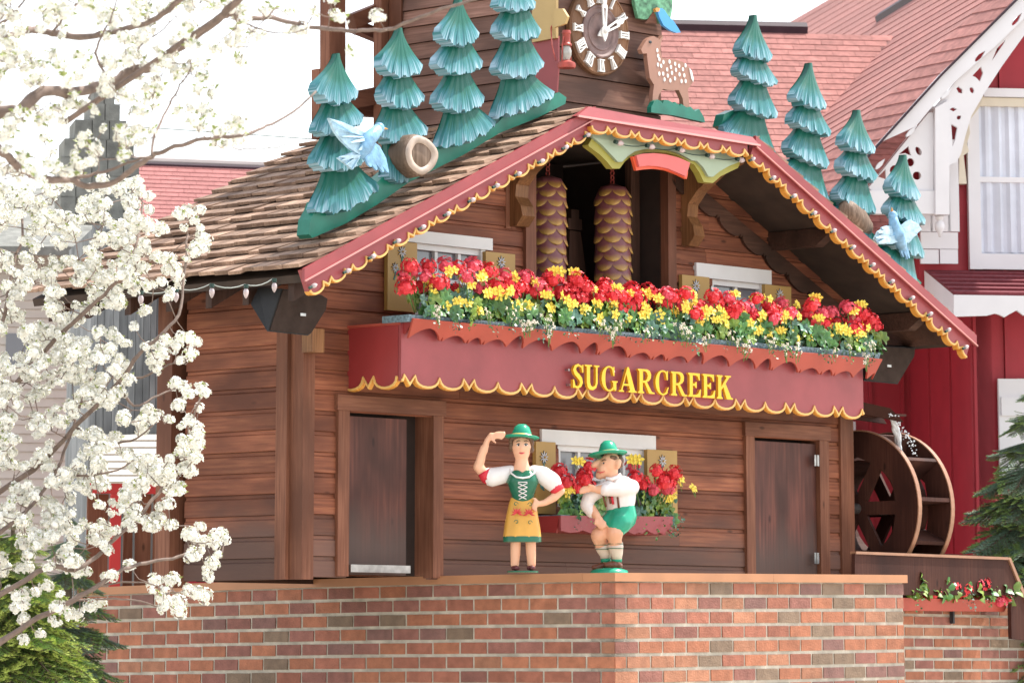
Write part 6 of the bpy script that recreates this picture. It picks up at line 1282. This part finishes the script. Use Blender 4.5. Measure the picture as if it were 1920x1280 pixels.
# gable roof, right: courses follow a kink between the slope and its flared edge
Nf0, Nf1 = r3(1832, 19, .1), r3(1625, 221, .1); nrm = (Nf1 - Nf0).cross(Vector((0, 1, 0))).normalized()
def on_slope(px, py):
    a_ = RB.I @ CAM; d = RB.I.to_3x3() @ ray(px, py); return a_ + d * ((Nf0 - a_).dot(nrm) / d.dot(nrm))
bound = [(1790, -40), (1740, -12), (1650, 40), (1604, 68), (1539, 159), (1430, 312), (1300, 500)]
def left_hit(xf, yf):
    prev = None
    x = xf
    while x > 1300:
        y = yf + .58 * (xf - x)
        for (x0, y0), (x1, y1) in zip(bound, bound[1:]):
            if x1 <= x <= x0:
                yb = y0 + (y1 - y0) * (x - x0) / (x1 - x0)
                if y <= yb if x1 < 1604 and False else False: pass
                s_ = y - yb
                if prev is not None and prev * s_ <= 0: return x, y
                prev = s_
        x -= 2
    return x, yf + .58 * (xf - x)
gr = part('gable_roof', MB().add([tuple(r3(1990, -93, -.57)), tuple(r3(1545, 390, -.57)), tuple(on_slope(1500, 420)), tuple(on_slope(1300, 560)), tuple(on_slope(1430, 312)), tuple(on_slope(1539, 159)), tuple(on_slope(1604, 68)), tuple(on_slope(1650, 40)), tuple(on_slope(1760, -25))], [tuple(range(9))]), 'rshing', red) if False else part('gable_roof', MB().box(r3(1700, 450, 0).x, r3(1760, 450, 0).x, .15, .2, r3(1700, 450, 0).z, r3(1700, 440, 0).z), 'rshing', red)
cs = []
for k in range(36):
    xq = 2310 - k * 23.4; yq = (1902 - xq) * 1.055
    xf = (19 + 1832 * .978 - yq - .2 * xq) / (.978 - .2); xf = (yq + .2 * xq - 19 - 1832 * .978) / (.2 - .978) * 1.0
    yf = 19 + (1832 - xf) * .978; lx, ly = left_hit(xf, yf)
    cs.append((r3(xq, yq, -.6), on_slope(xf, yf), on_slope(lx, ly)))
nn = Vector((nrm.x, 0, nrm.z)); nn = nn if nn.z > 0 else -nn
for (a0, b0_, c0), (a1, b1_, c1) in zip(cs, cs[1:]):
    L0, L1 = nn * .011, nn * .002
    part('shingle_course', MB().hexa([tuple(v) for v in (a1, b1_, b0_, a0)] + [tuple(a1 + L0), tuple(b1_ + L0), tuple(b0_ + L1), tuple(a0 + L1)]).hexa([tuple(v) for v in (b1_, c1, c0, b0_)] + [tuple(b1_ + L0), tuple(c1 + L0), tuple(c0 + L1), tuple(b0_ + L1)]), 'rshing', gr, root=red)
part('ridge_cap', MB().tube([on_slope(1652, 36), on_slope(1700, 6), on_slope(1780, -45)], .09, 6), 'blackcap', gr, root=red)
# wing roof: individual tabs
def tab_roof(parent, F, ridge, yv, pitch, px0, px1, pybot, rowpx, tabpx, mat_, limit, seed, rng_extra=0):
    rg = random.Random(seed); A = F.at(*ridge[0], 'y', yv); Bq = F.at(*ridge[1], 'y', yv); dr = Vector((0, -math.cos(pitch), -math.sin(pitch)))
    # row step from the picture spacing near the ridge
    a_ = F.I @ CAM; nrm2 = Vector((1, 0, (Bq.z - A.z) / (Bq.x - A.x))).cross(dr).normalized()
    def hit(px, py): d = F.I.to_3x3() @ ray(px, py); return a_ + d * ((A - a_).dot(nrm2) / d.dot(nrm2))
    nv = nrm2 if nrm2.z > 0 else -nrm2; tri = MB(); n = 0; r_ = 0
    sx = Vector((1, 0, (Bq.z - A.z) / (Bq.x - A.x))).normalized(); y0 = ridge[0][1]
    pm = (px0 + px1) / 2; ym = ridge[0][1] + (ridge[1][1] - ridge[0][1]) * (pm - ridge[0][0]) / (ridge[1][0] - ridge[0][0])
    st = (hit(pm, ym + rowpx) - hit(pm, ym)).dot(dr); L = (hit(pm, pybot) - hit(pm, ym)).dot(dr); xl, xr = hit(px0, ym).x, hit(px1, ym).x; tw = abs(hit(pm + tabpx, ym).x - hit(pm, ym).x)
    backing = [A + sx * ((xl - A.x) / sx.x), A + sx * ((xr - A.x) / sx.x)]; backing += [backing[1] + dr * L, backing[0] + dr * L]
    part('roof_deck', MB().hexa([tuple(v - nv * .12) for v in backing] + [tuple(v - nv * .01) for v in backing]), mat_, parent, root=parent if not parent.parent else None)
    while r_ * st < L:
        x = xl - (tw * .37 * (r_ % 3)) - tw * .1 * rg.random()
        while x < xr:
            xa, xc = x + .002, x + tw - .002; x += tw; P = lambda xx, s_: A + sx * ((xx - A.x) / sx.x) + dr * s_
            s0, s1 = r_ * st, (r_ + 1) * st + .0; lo, hi = nv * .008, nv * .001
            Q = [P(xa, s1), P(xc, s1), P(xc, s0), P(xa, s0)]; V = [tuple(v) for v in Q] + [tuple(Q[0] + lo), tuple(Q[1] + lo), tuple(Q[2] + hi), tuple(Q[3] + hi)]
            if n < limit: part('shingle', MB().hexa(V), mat_, parent, root=parent); n += 1
            else: tri.hexa(V)
        r_ += 1
    if tri.v: part('lower_shingles', tri, mat_, parent)['kind'] = 'stuff'
    return A, Bq, hit
wing = thing('wing_roof', 'long pinkish red shingled roof behind the clock tower and deer', 'roof', RB, tuple(r3(1400, 300, 6)))
A, Bq, hit_w = tab_roof(wing, RB, [(700, 44), (1605, 66)], 7.0, R(40), 1180, 1640, 470, 10.2, 41, 'rshing', 290, 3)
part('ridge_cap', MB().tube([hit_w(1100, 47), hit_w(1512, 56)], .09, 6), 'blackcap', wing)
part('gable_end', MB().box(hit_w(1180, 300).x + .2, hit_w(1640, 300).x, hit_w(1400, 470).y + .2, 6, gz, hit_w(1400, 470).z - .15), 'barn', wing)
# ================================================================ buildings behind the blossom at the left
LB = Frame(at_depth(300, 900, 44), 5)
lroof = thing('left_roof', 'pinkish red shingled roof with grey metal ridge behind the left side of the chalet', 'roof', LB, tuple(LB.at(300, 420, 'y', 3)))
mt['lshing'] = M('rose_asphalt', (.38, .155, .145), .85, .14, 26, bump=.4, rnd=.14, bs=150)
A, Bq, hit_l = tab_roof(lroof, LB, [(230, 304), (600, 318)], 4.0, R(38), 215, 640, 470, 7.6, 33, 'lshing', 290, 8)
mt['ridgemetal'] = M('grey_ridge_metal', (.42, .38, .36), .5, .1, 3); part('ridge_metal', MB().tube([hit_l(225, 300), hit_l(640, 316)], .05, 8), 'ridgemetal', lroof)
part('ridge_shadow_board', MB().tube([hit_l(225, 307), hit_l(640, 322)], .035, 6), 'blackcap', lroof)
part('wall_below', MB().box(hit_l(215, 470).x + .2, hit_l(640, 470).x, -.2, 3, -LB.M.translation.z, hit_l(400, 470).z), 'barn', lroof)
mt['grey'] = WOOD('weathered_grey_boards', ((.20, .21, .215), (.31, .32, .325), (.42, .43, .43)), 'z', rough=.8, rnd=.25, scale=4); mt['clap'] = M('cream_clapboard', (.58, .53, .47), .6, .06, 4); mt['stone'] = M('grey_chimney_block', (.22, .22, .20), .85, .3, 8, bump=.5, rnd=.2)
LG = Frame(at_depth(300, 900, 39.5), 12)
def lg(px, py, y=0): q = LG.at(px, py, 'y', y); return (q.x, q.z)
gz2 = -LG.M.translation.z
barn = thing('grey_barn', 'weathered grey plank barn half hidden behind the white blossom', 'building', LG, (0, 0, gz2))
bk = part('barn_wall', MB().box(lg(172, 500)[0], lg(303, 500)[0], .03, 2.2, gz2, lg(250, 430)[1]), 'grey', barn)
px = 172
while px < 303:
    stp = 11 + 5 * random.Random(px).random(); part('plank', MB().box(lg(px, 500)[0], lg(px + stp - .8, 500)[0], random.Random(px + 1).uniform(-.01, .01), .03, gz2, lg(px, 425)[1] + random.Random(px + 2).uniform(-.03, .03)), 'grey', bk, root=barn); px += stp
part('red_corner_post', MB().box(lg(302, 700)[0], lg(322, 700)[0], -.08, .1, lg(310, 818)[1], lg(310, 470)[1]), 'barn', barn)
part('diagonal_brace', MB().prism([[lg(230, 850, -.1), lg(232, 878, -.1), lg(330, 790, -.1), lg(322, 768, -.1)]], a=-.14, b=-.1), 'grey', barn)
# lean-to roof and porch beneath it
shed = thing('porch_lean_to', 'low pale shingled lean-to roof on red posts left of the chalet', 'porch', LG, (lg(230, 1090)[0], -.6, gz2))
for k in range(7):
    y0, y1 = 815 + k * 13, 815 + (k + 1) * 13; f = k / 7; d0, d1 = -.2 - k * .16, -.2 - (k + 1) * .16
    a, b_, c_, d_ = LG.at(170, y1, 'y', d1), LG.at(345, y1, 'y', d1), LG.at(345, y0, 'y', d0), LG.at(170, y0, 'y', d0); u3 = Vector((0, -.01, .02))
    part('shingle_course', MB().hexa([tuple(a), tuple(b_), tuple(c_), tuple(d_), tuple(a + u3), tuple(b_ + u3), tuple(c_ + u3 * .2), tuple(d_ + u3 * .2)]), 'clap', shed)
yy = -1.3
def lbox(p0, p1, y0, y1, a, b_, mt_, nm): A, C = LG.at(p0, y1, 'y', yy + a), LG.at(p1, y0, 'y', yy + a); part(nm, MB().box(A.x, C.x, yy + a, yy + b_, A.z, C.z), mt_, shed)
mt['redfresh'] = M('fresh_red_paint', (.58, .045, .045), .45, .08, 3)
lbox(160, 345, 906, 924, 0, .08, 'redfresh', 'red_fascia'); lbox(205, 228, 925, 1135, .0, .1, 'redfresh', 'red_post'); 
for i, (p0, p1) in enumerate(((229, 250), (251, 284), (285, 317), (160, 204))): lbox(p0, p1, 926, 1135, .2, .24, 'trim_z', 'brown_panel')
# far left clapboard house and stepped chimney
LH = Frame(at_depth(60, 900, 46), 4); fh = thing('clapboard_house', 'cream clapboard house wall glimpsed through the blossom at far left', 'building', LH, (0, 0, -LH.M.translation.z))
z = -LH.M.translation.z; x0, x1 = LH.at(-120, 500, 'y', 0).x, LH.at(185, 500, 'y', 0).x; ztop = LH.at(60, 470, 'y', 0).z
while z < ztop: part('clapboard', MB().hexa([(x0, -.02, z), (x1, -.02, z), (x1, .1, z), (x0, .1, z), (x0, 0, z + .098), (x1, 0, z + .098), (x1, .1, z + .098), (x0, .1, z + .098)]), 'clap', fh); z += .1
a, b_ = LH.at(10, 690, 'y', -.03), LH.at(60, 625, 'y', -.03); part('window', MB().box(a.x, b_.x, -.03, -.021, a.z, b_.z), 'glass', fh)
part('roof', MB().hexa([(x0 - .3, -.5, ztop - .1), (x1 + .3, -.5, ztop - .1), (x1 + .3, 2.5, ztop + .9), (x0 - .3, 2.5, ztop + .9), (x0 - .3, -.5, ztop), (x1 + .3, -.5, ztop), (x1 + .3, 2.5, ztop + 1), (x0 - .3, 2.5, ztop + 1)]), 'stone', fh)
ch = thing('stepped_chimney', 'stepped dark grey block chimney rising behind the blossom branches', 'chimney', LG, (lg(200, 300, 1)[0], 1, lg(200, 460, 1)[1]))
rows_ = [(195, 175, 216, 'c'), (226, 168, 226, 'c'), (262, 140, 238, 'c'), (296, 120, 252, 'c'), (330, 112, 262, 'c'), (370, 112, 262, 'c'), (410, 112, 262, 'c')]; top = 168
for (yb, p0, p1, _c) in rows_:
    A, C = LG.at(p0, yb, 'y', 1), LG.at(p1, top, 'y', 1); n = max(2, int((p1 - p0) / 26)); 
    for i in range(n): part('block', MB().box(A.x + (C.x - A.x) * i / n + .004, A.x + (C.x - A.x) * (i + 1) / n - .004, 1, 1.6, A.z + .004, C.z - .004), 'stone', ch)
    top = yb
A, C = LG.at(190, 180, 'y', 1.3), LG.at(640, 232, 'y', 1.3)
wp = [LG.at(226, 236, 'y', 1.3), LG.at(330, 243, 'y', 1.3), LG.at(450, 251, 'y', 1.3), LG.at(600, 262, 'y', 1.3)]
t = thing('power_line', 'thin overhead wire crossing the white sky left of the tower', 'wire', LG, tuple(wp[0])); part('wire', MB().tube(wp, .006, 5), 'wirel', t)
# ================================================================ spruces
mt['bark'] = M('spruce_bark', (.12, .085, .06), .9, .3, 20); 
mt['needle_dark'] = M('blue_green_needles', (.20, .31, .21), .6, .3, 14, rnd=.45); mt['needle_tip'] = M('yellow_green_needles', (.50, .60, .14), .55, .25, 14, rnd=.3); mt['needle_mid'] = M('green_needles', (.24, .38, .11), .6, .3, 14, rnd=.4)
def spray_mesh(seed, L=.55, mats=('bark', 'needle_mid', 'needle_tip')):
    rg = random.Random(seed); m = MB()
    def twig(p0, d, L_, lvl):
        n = max(3, int(L_ / .012)); d = d.normalized(); p = p0.copy(); pts = [p0.copy()]
        for i in range(n):
            d = (d + Vector((rg.uniform(-.03, .03), rg.uniform(-.03, .03), rg.uniform(-.03, .02) + (.02 if i > n * .6 else -.01)))).normalized(); p = p + d * (L_ / n); pts.append(p.copy())
            o = d.orthogonal().normalized()
            for k in range(4 if lvl else 2):
                a = rg.uniform(0, 6.283); s = (o * math.cos(a) + d.cross(o) * math.sin(a)); s.z = abs(s.z) * .6 + s.z * .4; nd = (d * .75 + s).normalized(); nl = rg.uniform(.022, .036); w_ = nd.cross(s).normalized() * .0035
                m.add([p - w_, p + w_, p + nd * nl], [(0, 1, 2)], 2 if (i > n * .62 and lvl) else 1)
            if lvl == 0 and i % 3 == 1 and i < n - 2:
                for s_ in (-1, 1):
                    side = d.cross(Vector((0, 0, 1))).normalized() * s_; twig(p, d * .75 + side + Vector((0, 0, rg.uniform(-.15, .1))), L_ * .5 * (1 - i / n) + .07, 1)
        m.tube(pts[::3] + [pts[-1]], [.008 * (1 - .7 * i / len(pts[::3])) if lvl == 0 else .003 for i in range(len(pts[::3]) + 1)], 4, 0)
    twig(Vector((0, 0, 0)), Vector((1, 0, .05)), L, 0); return m.mesh('branch', list(mats))
SP_L = [spray_mesh(i, .62) for i in range(4)]; SP_R = [spray_mesh(i + 9, .6, ('bark', 'needle_dark', 'needle_mid')) for i in range(4)]
def spruce(label, px, pyt, pyb, Y, reach, meshes, rows, seed, per=12):
    rg = random.Random(seed); T = at_depth(px, pyt, Y); Bt = at_depth(px, pyb, Y); Hh = T.z; t = thing('spruce_tree', label, 'tree', WORLD, (T.x, Y, 0))
    part('trunk', MB().tube([(T.x, Y, 0), (T.x, Y, Hh * .5), (T.x, Y, Hh)], [.10, .06, .01], 10), 'bark', t)
    zb = max(.25, Bt.z)
    for k in range(rows):
        f = k / (rows - 1); z = Hh - .05 - (Hh - zb) * f; rr = reach * (.12 + .88 * f ** .8)
        for j in range(per):
            a = 2 * math.pi * (j + .5 * (k % 2)) / per + rg.uniform(-.2, .2); s = rr / .6 * rg.uniform(.85, 1.15)
            link('branch', rg.choice(meshes), t, (.02 * math.cos(a), .02 * math.sin(a), z + rg.uniform(-.04, .04)), (rg.uniform(-.3, .3), R(rg.uniform(2, 22)) , a), s)
    return t
spruce('bright green young spruce at the lower left below the blossom', 25, 960, 1310, 30.6, .95, SP_L, 10, 5, 14)
spruce('second darker spruce touching the brick wall at lower left', 130, 960, 1330, 32.2, .62, SP_R, 8, 15, 12)
spruce('blue-green spruce beside the flume at the right edge', 1938, 730, 1200, 40.0, 1.25, SP_R, 11, 6, 13)
# ================================================================ flowering pear tree
mt['peartwig'] = M('pear_bark', (.20, .145, .12), .8, .25, 18, bump=.3); mt['blossom'] = M('white_blossom', (.84, .83, .77), .55, .05, 30); mt['anther'] = M('blossom_centre', (.50, .46, .16), .6, .2, 30); mt['newleaf'] = M('new_leaf', (.40, .47, .14), .45, .2, 30, rnd=.25)
def cluster_mesh(seed, r=.052, nf=19, leaves=3):
    rg = random.Random(seed); m = MB(); m.ball((0, 0, 0), r * .6, 8, 0)
    for k in range(nf):
        z = rg.uniform(-.55, 1); a = rg.uniform(0, 6.283); s = math.sqrt(max(0, 1 - z * z)); n = Vector((s * math.cos(a), s * math.sin(a), z * .85)).normalized(); c = n * r * rg.uniform(.6, 1.0); t1 = n.orthogonal().normalized(); t2 = n.cross(t1); pr = .0205
        for j in range(5):
            b = 2 * math.pi * j / 5 + a; d = t1 * math.cos(b) + t2 * math.sin(b); e = n.cross(d)
            m.add([c, c + d * pr * .55 + e * pr * .5 + n * .003, c + d * pr + n * .007, c + d * pr * .55 - e * pr * .5 + n * .003], [(0, 1, 2, 3)], 0)
        m.add([c + n * .006 + t1 * .004, c + n * .006 - t1 * .002 + t2 * .004, c + n * .006 - t1 * .002 - t2 * .004, c + n * .012], [(0, 1, 3), (1, 2, 3), (2, 0, 3)], 1)
        if k % 3 == 0: m.tube([Vector((0, 0, -r * .4)), c * .8], .0018, 3, 3, False)
    for k in range(leaves):
        a = rg.uniform(0, 6.283); d = Vector((math.cos(a), math.sin(a), rg.uniform(-.1, .9))).normalized(); e = d.orthogonal().normalized(); L = rg.uniform(.035, .06); c = d * r * .35
        m.add([c, c + d * L * .5 + e * L * .22, c + d * L, c + d * L * .5 - e * L * .22], [(0, 1, 2, 3)], 2)
    return m
CM = [cluster_mesh(i, .047 + .005 * (i % 3), 18 + 3 * (i % 3), (1, 2, 3, 2)[i % 4]) for i in range(7)]; CT = [cluster_mesh(i + 30, .046, 8, 9) for i in range(4)]
CMats = ['blossom', 'anther', 'newleaf', 'stalk']
CME = [c.mesh('blossom_cluster', CMats) for c in CM]; CTE = [c.mesh('blossom_cluster', CMats) for c in CT]
YN, YT = 29.2, 22.5
pear = thing('pear_tree', 'white flowering pear tree whose blossom-laden branches fill the left side', 'tree', WORLD, (at_depth(-330, 1000, 25).x, 25, 0))
rt_ = random.Random(2)
br = [  # (depth, radius px start, end, points)
 (YT, 9, 5, [(-70, 130), (0, 82), (43, 58), (67, 57), (97, 63), (150, 70), (200, 63), (240, 55), (283, 40), (327, 10), (370, -30)]),
 (YT, 13, 7, [(-80, 260), (-10, 213), (33, 207), (83, 170), (127, 173), (167, 167), (213, 153), (250, 133), (293, 123), (317, 100), (367, 67), (407, 37), (447, 0), (480, -30)]),
 (YT, 6, 2.4, [(407, 37), (447, 40), (500, 33), (550, 43), (590, 52), (640, 56), (690, 58), (740, 52), (800, 27), (850, 12), (905, -4)]),
 (YT, 9, 2, [(-70, 250), (0, 283), (20, 300), (50, 323), (100, 337), (133, 337), (167, 350), (217, 340), (253, 313), (283, 293), (317, 280), (367, 263), (417, 257), (467, 250), (500, 237), (550, 210), (592, 172)]),
 (YT, 4, 1.6, [(133, 337), (180, 326), (240, 306), (283, 293)]), (YT, 3, 1.2, [(283, 293), (290, 253), (313, 207), (333, 167), (353, 140), (360, 110)]), (YT, 1.6, .9, [(417, 257), (440, 277), (483, 280), (533, 273), (562, 263)]),
 (YT, 4, 1.5, [(-20, 60), (20, 30), (60, -20)]), (YT, 3, 1.2, [(97, 63), (130, 20), (165, -10)]), (YT, 3, 1.2, [(213, 153), (180, 110), (190, 70), (210, 30), (220, -10)]), (YT, 2, 1, [(250, 133), (260, 90), (300, 60), (330, 30)]), (YT, 2, 1, [(447, 40), (480, 52), (530, 62), (575, 55)]), (YT, 2, 1, [(500, 33), (520, 15), (540, 30)]),
 (YN, 7, 2, [(-120, 1290), (0, 1204), (72, 1158), (137, 1125), (180, 1100), (223, 1071), (262, 1057), (323, 1046), (359, 1032), (385, 1005)]), (YN, 6, 2, [(-120, 1190), (0, 1115), (90, 1064), (137, 1068), (172, 1050), (216, 1010), (262, 967), (295, 925), (330, 890), (350, 850), (358, 800), (375, 745)]),
 (YN, 5, 2, [(-120, 1090), (0, 996), (54, 953), (100, 892), (126, 831), (150, 760), (180, 690)]), (YN, 5, 2, [(-60, 700), (0, 616), (25, 493), (43, 443), (36, 390)]), (YN, 6, 2, [(-120, 1000), (60, 880), (140, 800), (223, 716), (259, 666), (298, 630), (335, 590), (345, 520), (352, 440)]),
 (YN, 6, 2, [(-100, 850), (30, 720), (100, 640), (169, 576), (216, 529), (244, 486), (259, 443), (268, 380)]), (YN, 2.5, 1, [(230, 716), (280, 702), (316, 684), (345, 680)]), (YN, 2.5, 1, [(137, 1125), (200, 1122), (252, 1125), (305, 1136), (345, 1120)]), (YN, 2, 1, [(180, 1100), (230, 1090), (285, 1095), (330, 1110)]), (YN, 3, 1.4, [(140, 800), (200, 830), (260, 820), (300, 780)]), (YN, 3, 1.2, [(223, 716), (250, 760), (300, 740), (340, 720)]), (YN, 3, 1.2, [(100, 892), (160, 890), (220, 880), (270, 850)])]
bx_ = pear.matrix_world.inverted(); sk_pts = []
tb = MB(); cent = Vector((BASE[pear.name]))
trunk = at_depth(-330, 900, 25)
part('trunk', MB().tube([(cent.x, 25, 0), (cent.x + .1, 25, 1.6), (cent.x + .3, 25, 3.2), (cent.x + .7, 24.6, 5.2)], [.22, .17, .13, .06], 12), 'peartwig', pear)
for Y, r0, r1, pts in br:
    ph = rt_.uniform(0, 6); n = len(pts); P = [at_depth(px, py, Y + .35 * math.sin(ph + i * .55)) for i, (px, py) in enumerate(pts)]
    pts3 = [P[0] + Vector((-.9, .6, -.5))] + P if r0 > 4.5 else P
    k = Y / 7725; m = MB(); fine = []
    for i in range(len(pts3) - 1):
        for s_ in range(4):
            f = s_ / 4; q = [pts3[max(i - 1, 0)], pts3[i], pts3[i + 1], pts3[min(i + 2, len(pts3) - 1)]]
            fine.append(.5 * ((2 * q[1]) + (q[2] - q[0]) * f + (2 * q[0] - 5 * q[1] + 4 * q[2] - q[3]) * f * f + (3 * q[1] - q[0] - 3 * q[2] + q[3]) * f ** 3) + Vector((rt_.uniform(-1, 1), 0, rt_.uniform(-1, 1))) * .006)
    fine.append(pts3[-1]); m.tube(fine, [(r0 + (r1 - r0) * i / (len(fine) - 1)) * k * rt_.uniform(.9, 1.12) for i in range(len(fine))], 7)
    part('branch', m, 'peartwig', pear, 'all')
    for q in fine: sk_pts.append((q, Y == YT))
def inpoly(x, y, P):
    c = False; j = len(P) - 1
    for i in range(len(P)):
        if (P[i][1] > y) != (P[j][1] > y) and x < (P[j][0] - P[i][0]) * (y - P[i][1]) / (P[j][1] - P[i][1]) + P[i][0]: c = not c
        j = i
    return c
R1 = [(-40, 380), (60, 350), (110, 335), (275, 335), (290, 400), (380, 395), (388, 470), (340, 500), (350, 590), (385, 630), (350, 700), (330, 720), (375, 725), (398, 745), (400, 800), (372, 890), (330, 940), (325, 985), (260, 1000), (200, 1040), (150, 1090), (80, 1060), (-40, 1080)]
R2 = [(345, 1000), (385, 980), (436, 1010), (425, 1050), (390, 1085), (395, 1120), (340, 1150), (285, 1140), (262, 1100), (300, 1080), (355, 1075)]
R3 = [(-40, -30), (740, -30), (700, 50), (690, 110), (600, 110), (560, 60), (480, 70), (400, 180), (390, 250), (320, 200), (260, 320), (110, 340), (-40, 370)]
R4 = [(380, 260), (400, 225), (470, 205), (480, 255), (420, 275)]; R5 = [(140, 1090), (260, 1050), (200, 1130), (100, 1190), (40, 1200), (0, 1100)]
import numpy as np
K0 = np.array([tuple(p) for p, f in sk_pts]); KF = np.array([f for p, f in sk_pts]); nodes_ = [list(K0[~KF]), list(K0[KF])]
def pn(x, y, s, o): return noise.noise(Vector((x / s, y / s, o)))
want = []
for poly, num, top_, thr in ((R1, 980, 0, -.13), (R2, 44, 0, -9), (R3, 330, 1, -.12), (R4, 12, 1, -9), (R5, 26, 0, -.2)):
    xs_ = [p[0] for p in poly]; ys_ = [p[1] for p in poly]; c_ = 0; tries = 0
    while c_ < num and tries < 20000:
        tries += 1; x = rt_.uniform(min(xs_), max(xs_)); y = rt_.uniform(min(ys_), max(ys_))
        if not inpoly(x, y, poly) or pn(x, y, 48, 3.1) < thr: continue
        if poly is R1 and 225 < x < 330 and 560 < y < 850 and pn(x, y, 40, 9) < .12: continue
        if poly is R1 and x > 330 and 480 < y < 640 and pn(x, y, 30, 5) < .05: continue
        if poly is R3 and x > 460 and rt_.random() < .66: continue
        want.append((x, y, top_)); c_ += 1
cl = []; tw = MB()
for x, y, tp in want:
    Y = (YT if tp else YN) + rt_.uniform(-.75, .75); p = np.array(tuple(at_depth(x, y, Y))); K = np.array(nodes_[tp]); d = ((K - p) ** 2 * np.array([1, .25, 1])).sum(1); j = int(d.argmin())
    if d[j] > (.55 if not tp else .30) ** 2: continue
    a = Vector(K[j]); b_ = Vector(p); mid = a.lerp(b_, .5) + Vector((rt_.uniform(-.02, .02), 0, rt_.uniform(-.04, .01))); rr = .0035 if not tp else .0028
    tw.tube([a, mid, b_], [rr * 1.3, rr, rr * .7], 5); nodes_[tp].append(np.array(tuple(mid))); nodes_[tp].append(p); cl.append((b_, tp, x, y))
o = part('twigs', tw, 'peartwig', pear, 'all'); o['kind'] = 'stuff'
cl.sort(key=lambda c: (0 if (c[2] > 150 and c[2] < 460 and c[3] > 300) else 1, c[0].y)); rest = MB(); cb = cent
for i, (p, tp, x, y) in enumerate(cl):
    useT = tp and rt_.random() < .62; s = rt_.uniform(.62, 1.12) * (.92 if tp else 1); e = (rt_.uniform(-.6, .6), rt_.uniform(-.6, .6), rt_.uniform(0, 6.28))
    if i < 300: link('blossom_cluster', rt_.choice(CTE if useT else CME), pear, p - cb, e, s)
    else:
        src = rt_.choice(CT if useT else CM); from_ = Matrix.Translation(p) @ __import__('mathutils').Euler(e).to_matrix().to_4x4() @ Matrix.Scale(s, 4); n = len(rest.v)
        A_ = np.array(src.v) @ np.array(from_.to_3x3()).T + np.array(tuple(p)); rest.v += [tuple(v) for v in A_.tolist()]; rest.f += [tuple(i_ + n for i_ in f) for f in src.f]; rest.m += src.m
me = bpy.data.meshes.new('far_blossom'); me.from_pydata([(v[0] - cb.x, v[1] - cb.y, v[2] - cb.z) for v in rest.v], [], rest.f)
for x in CMats: me.materials.append(mt[x])
me.polygons.foreach_set('material_index', rest.m); o = link('far_blossom', me, pear, kind='stuff')
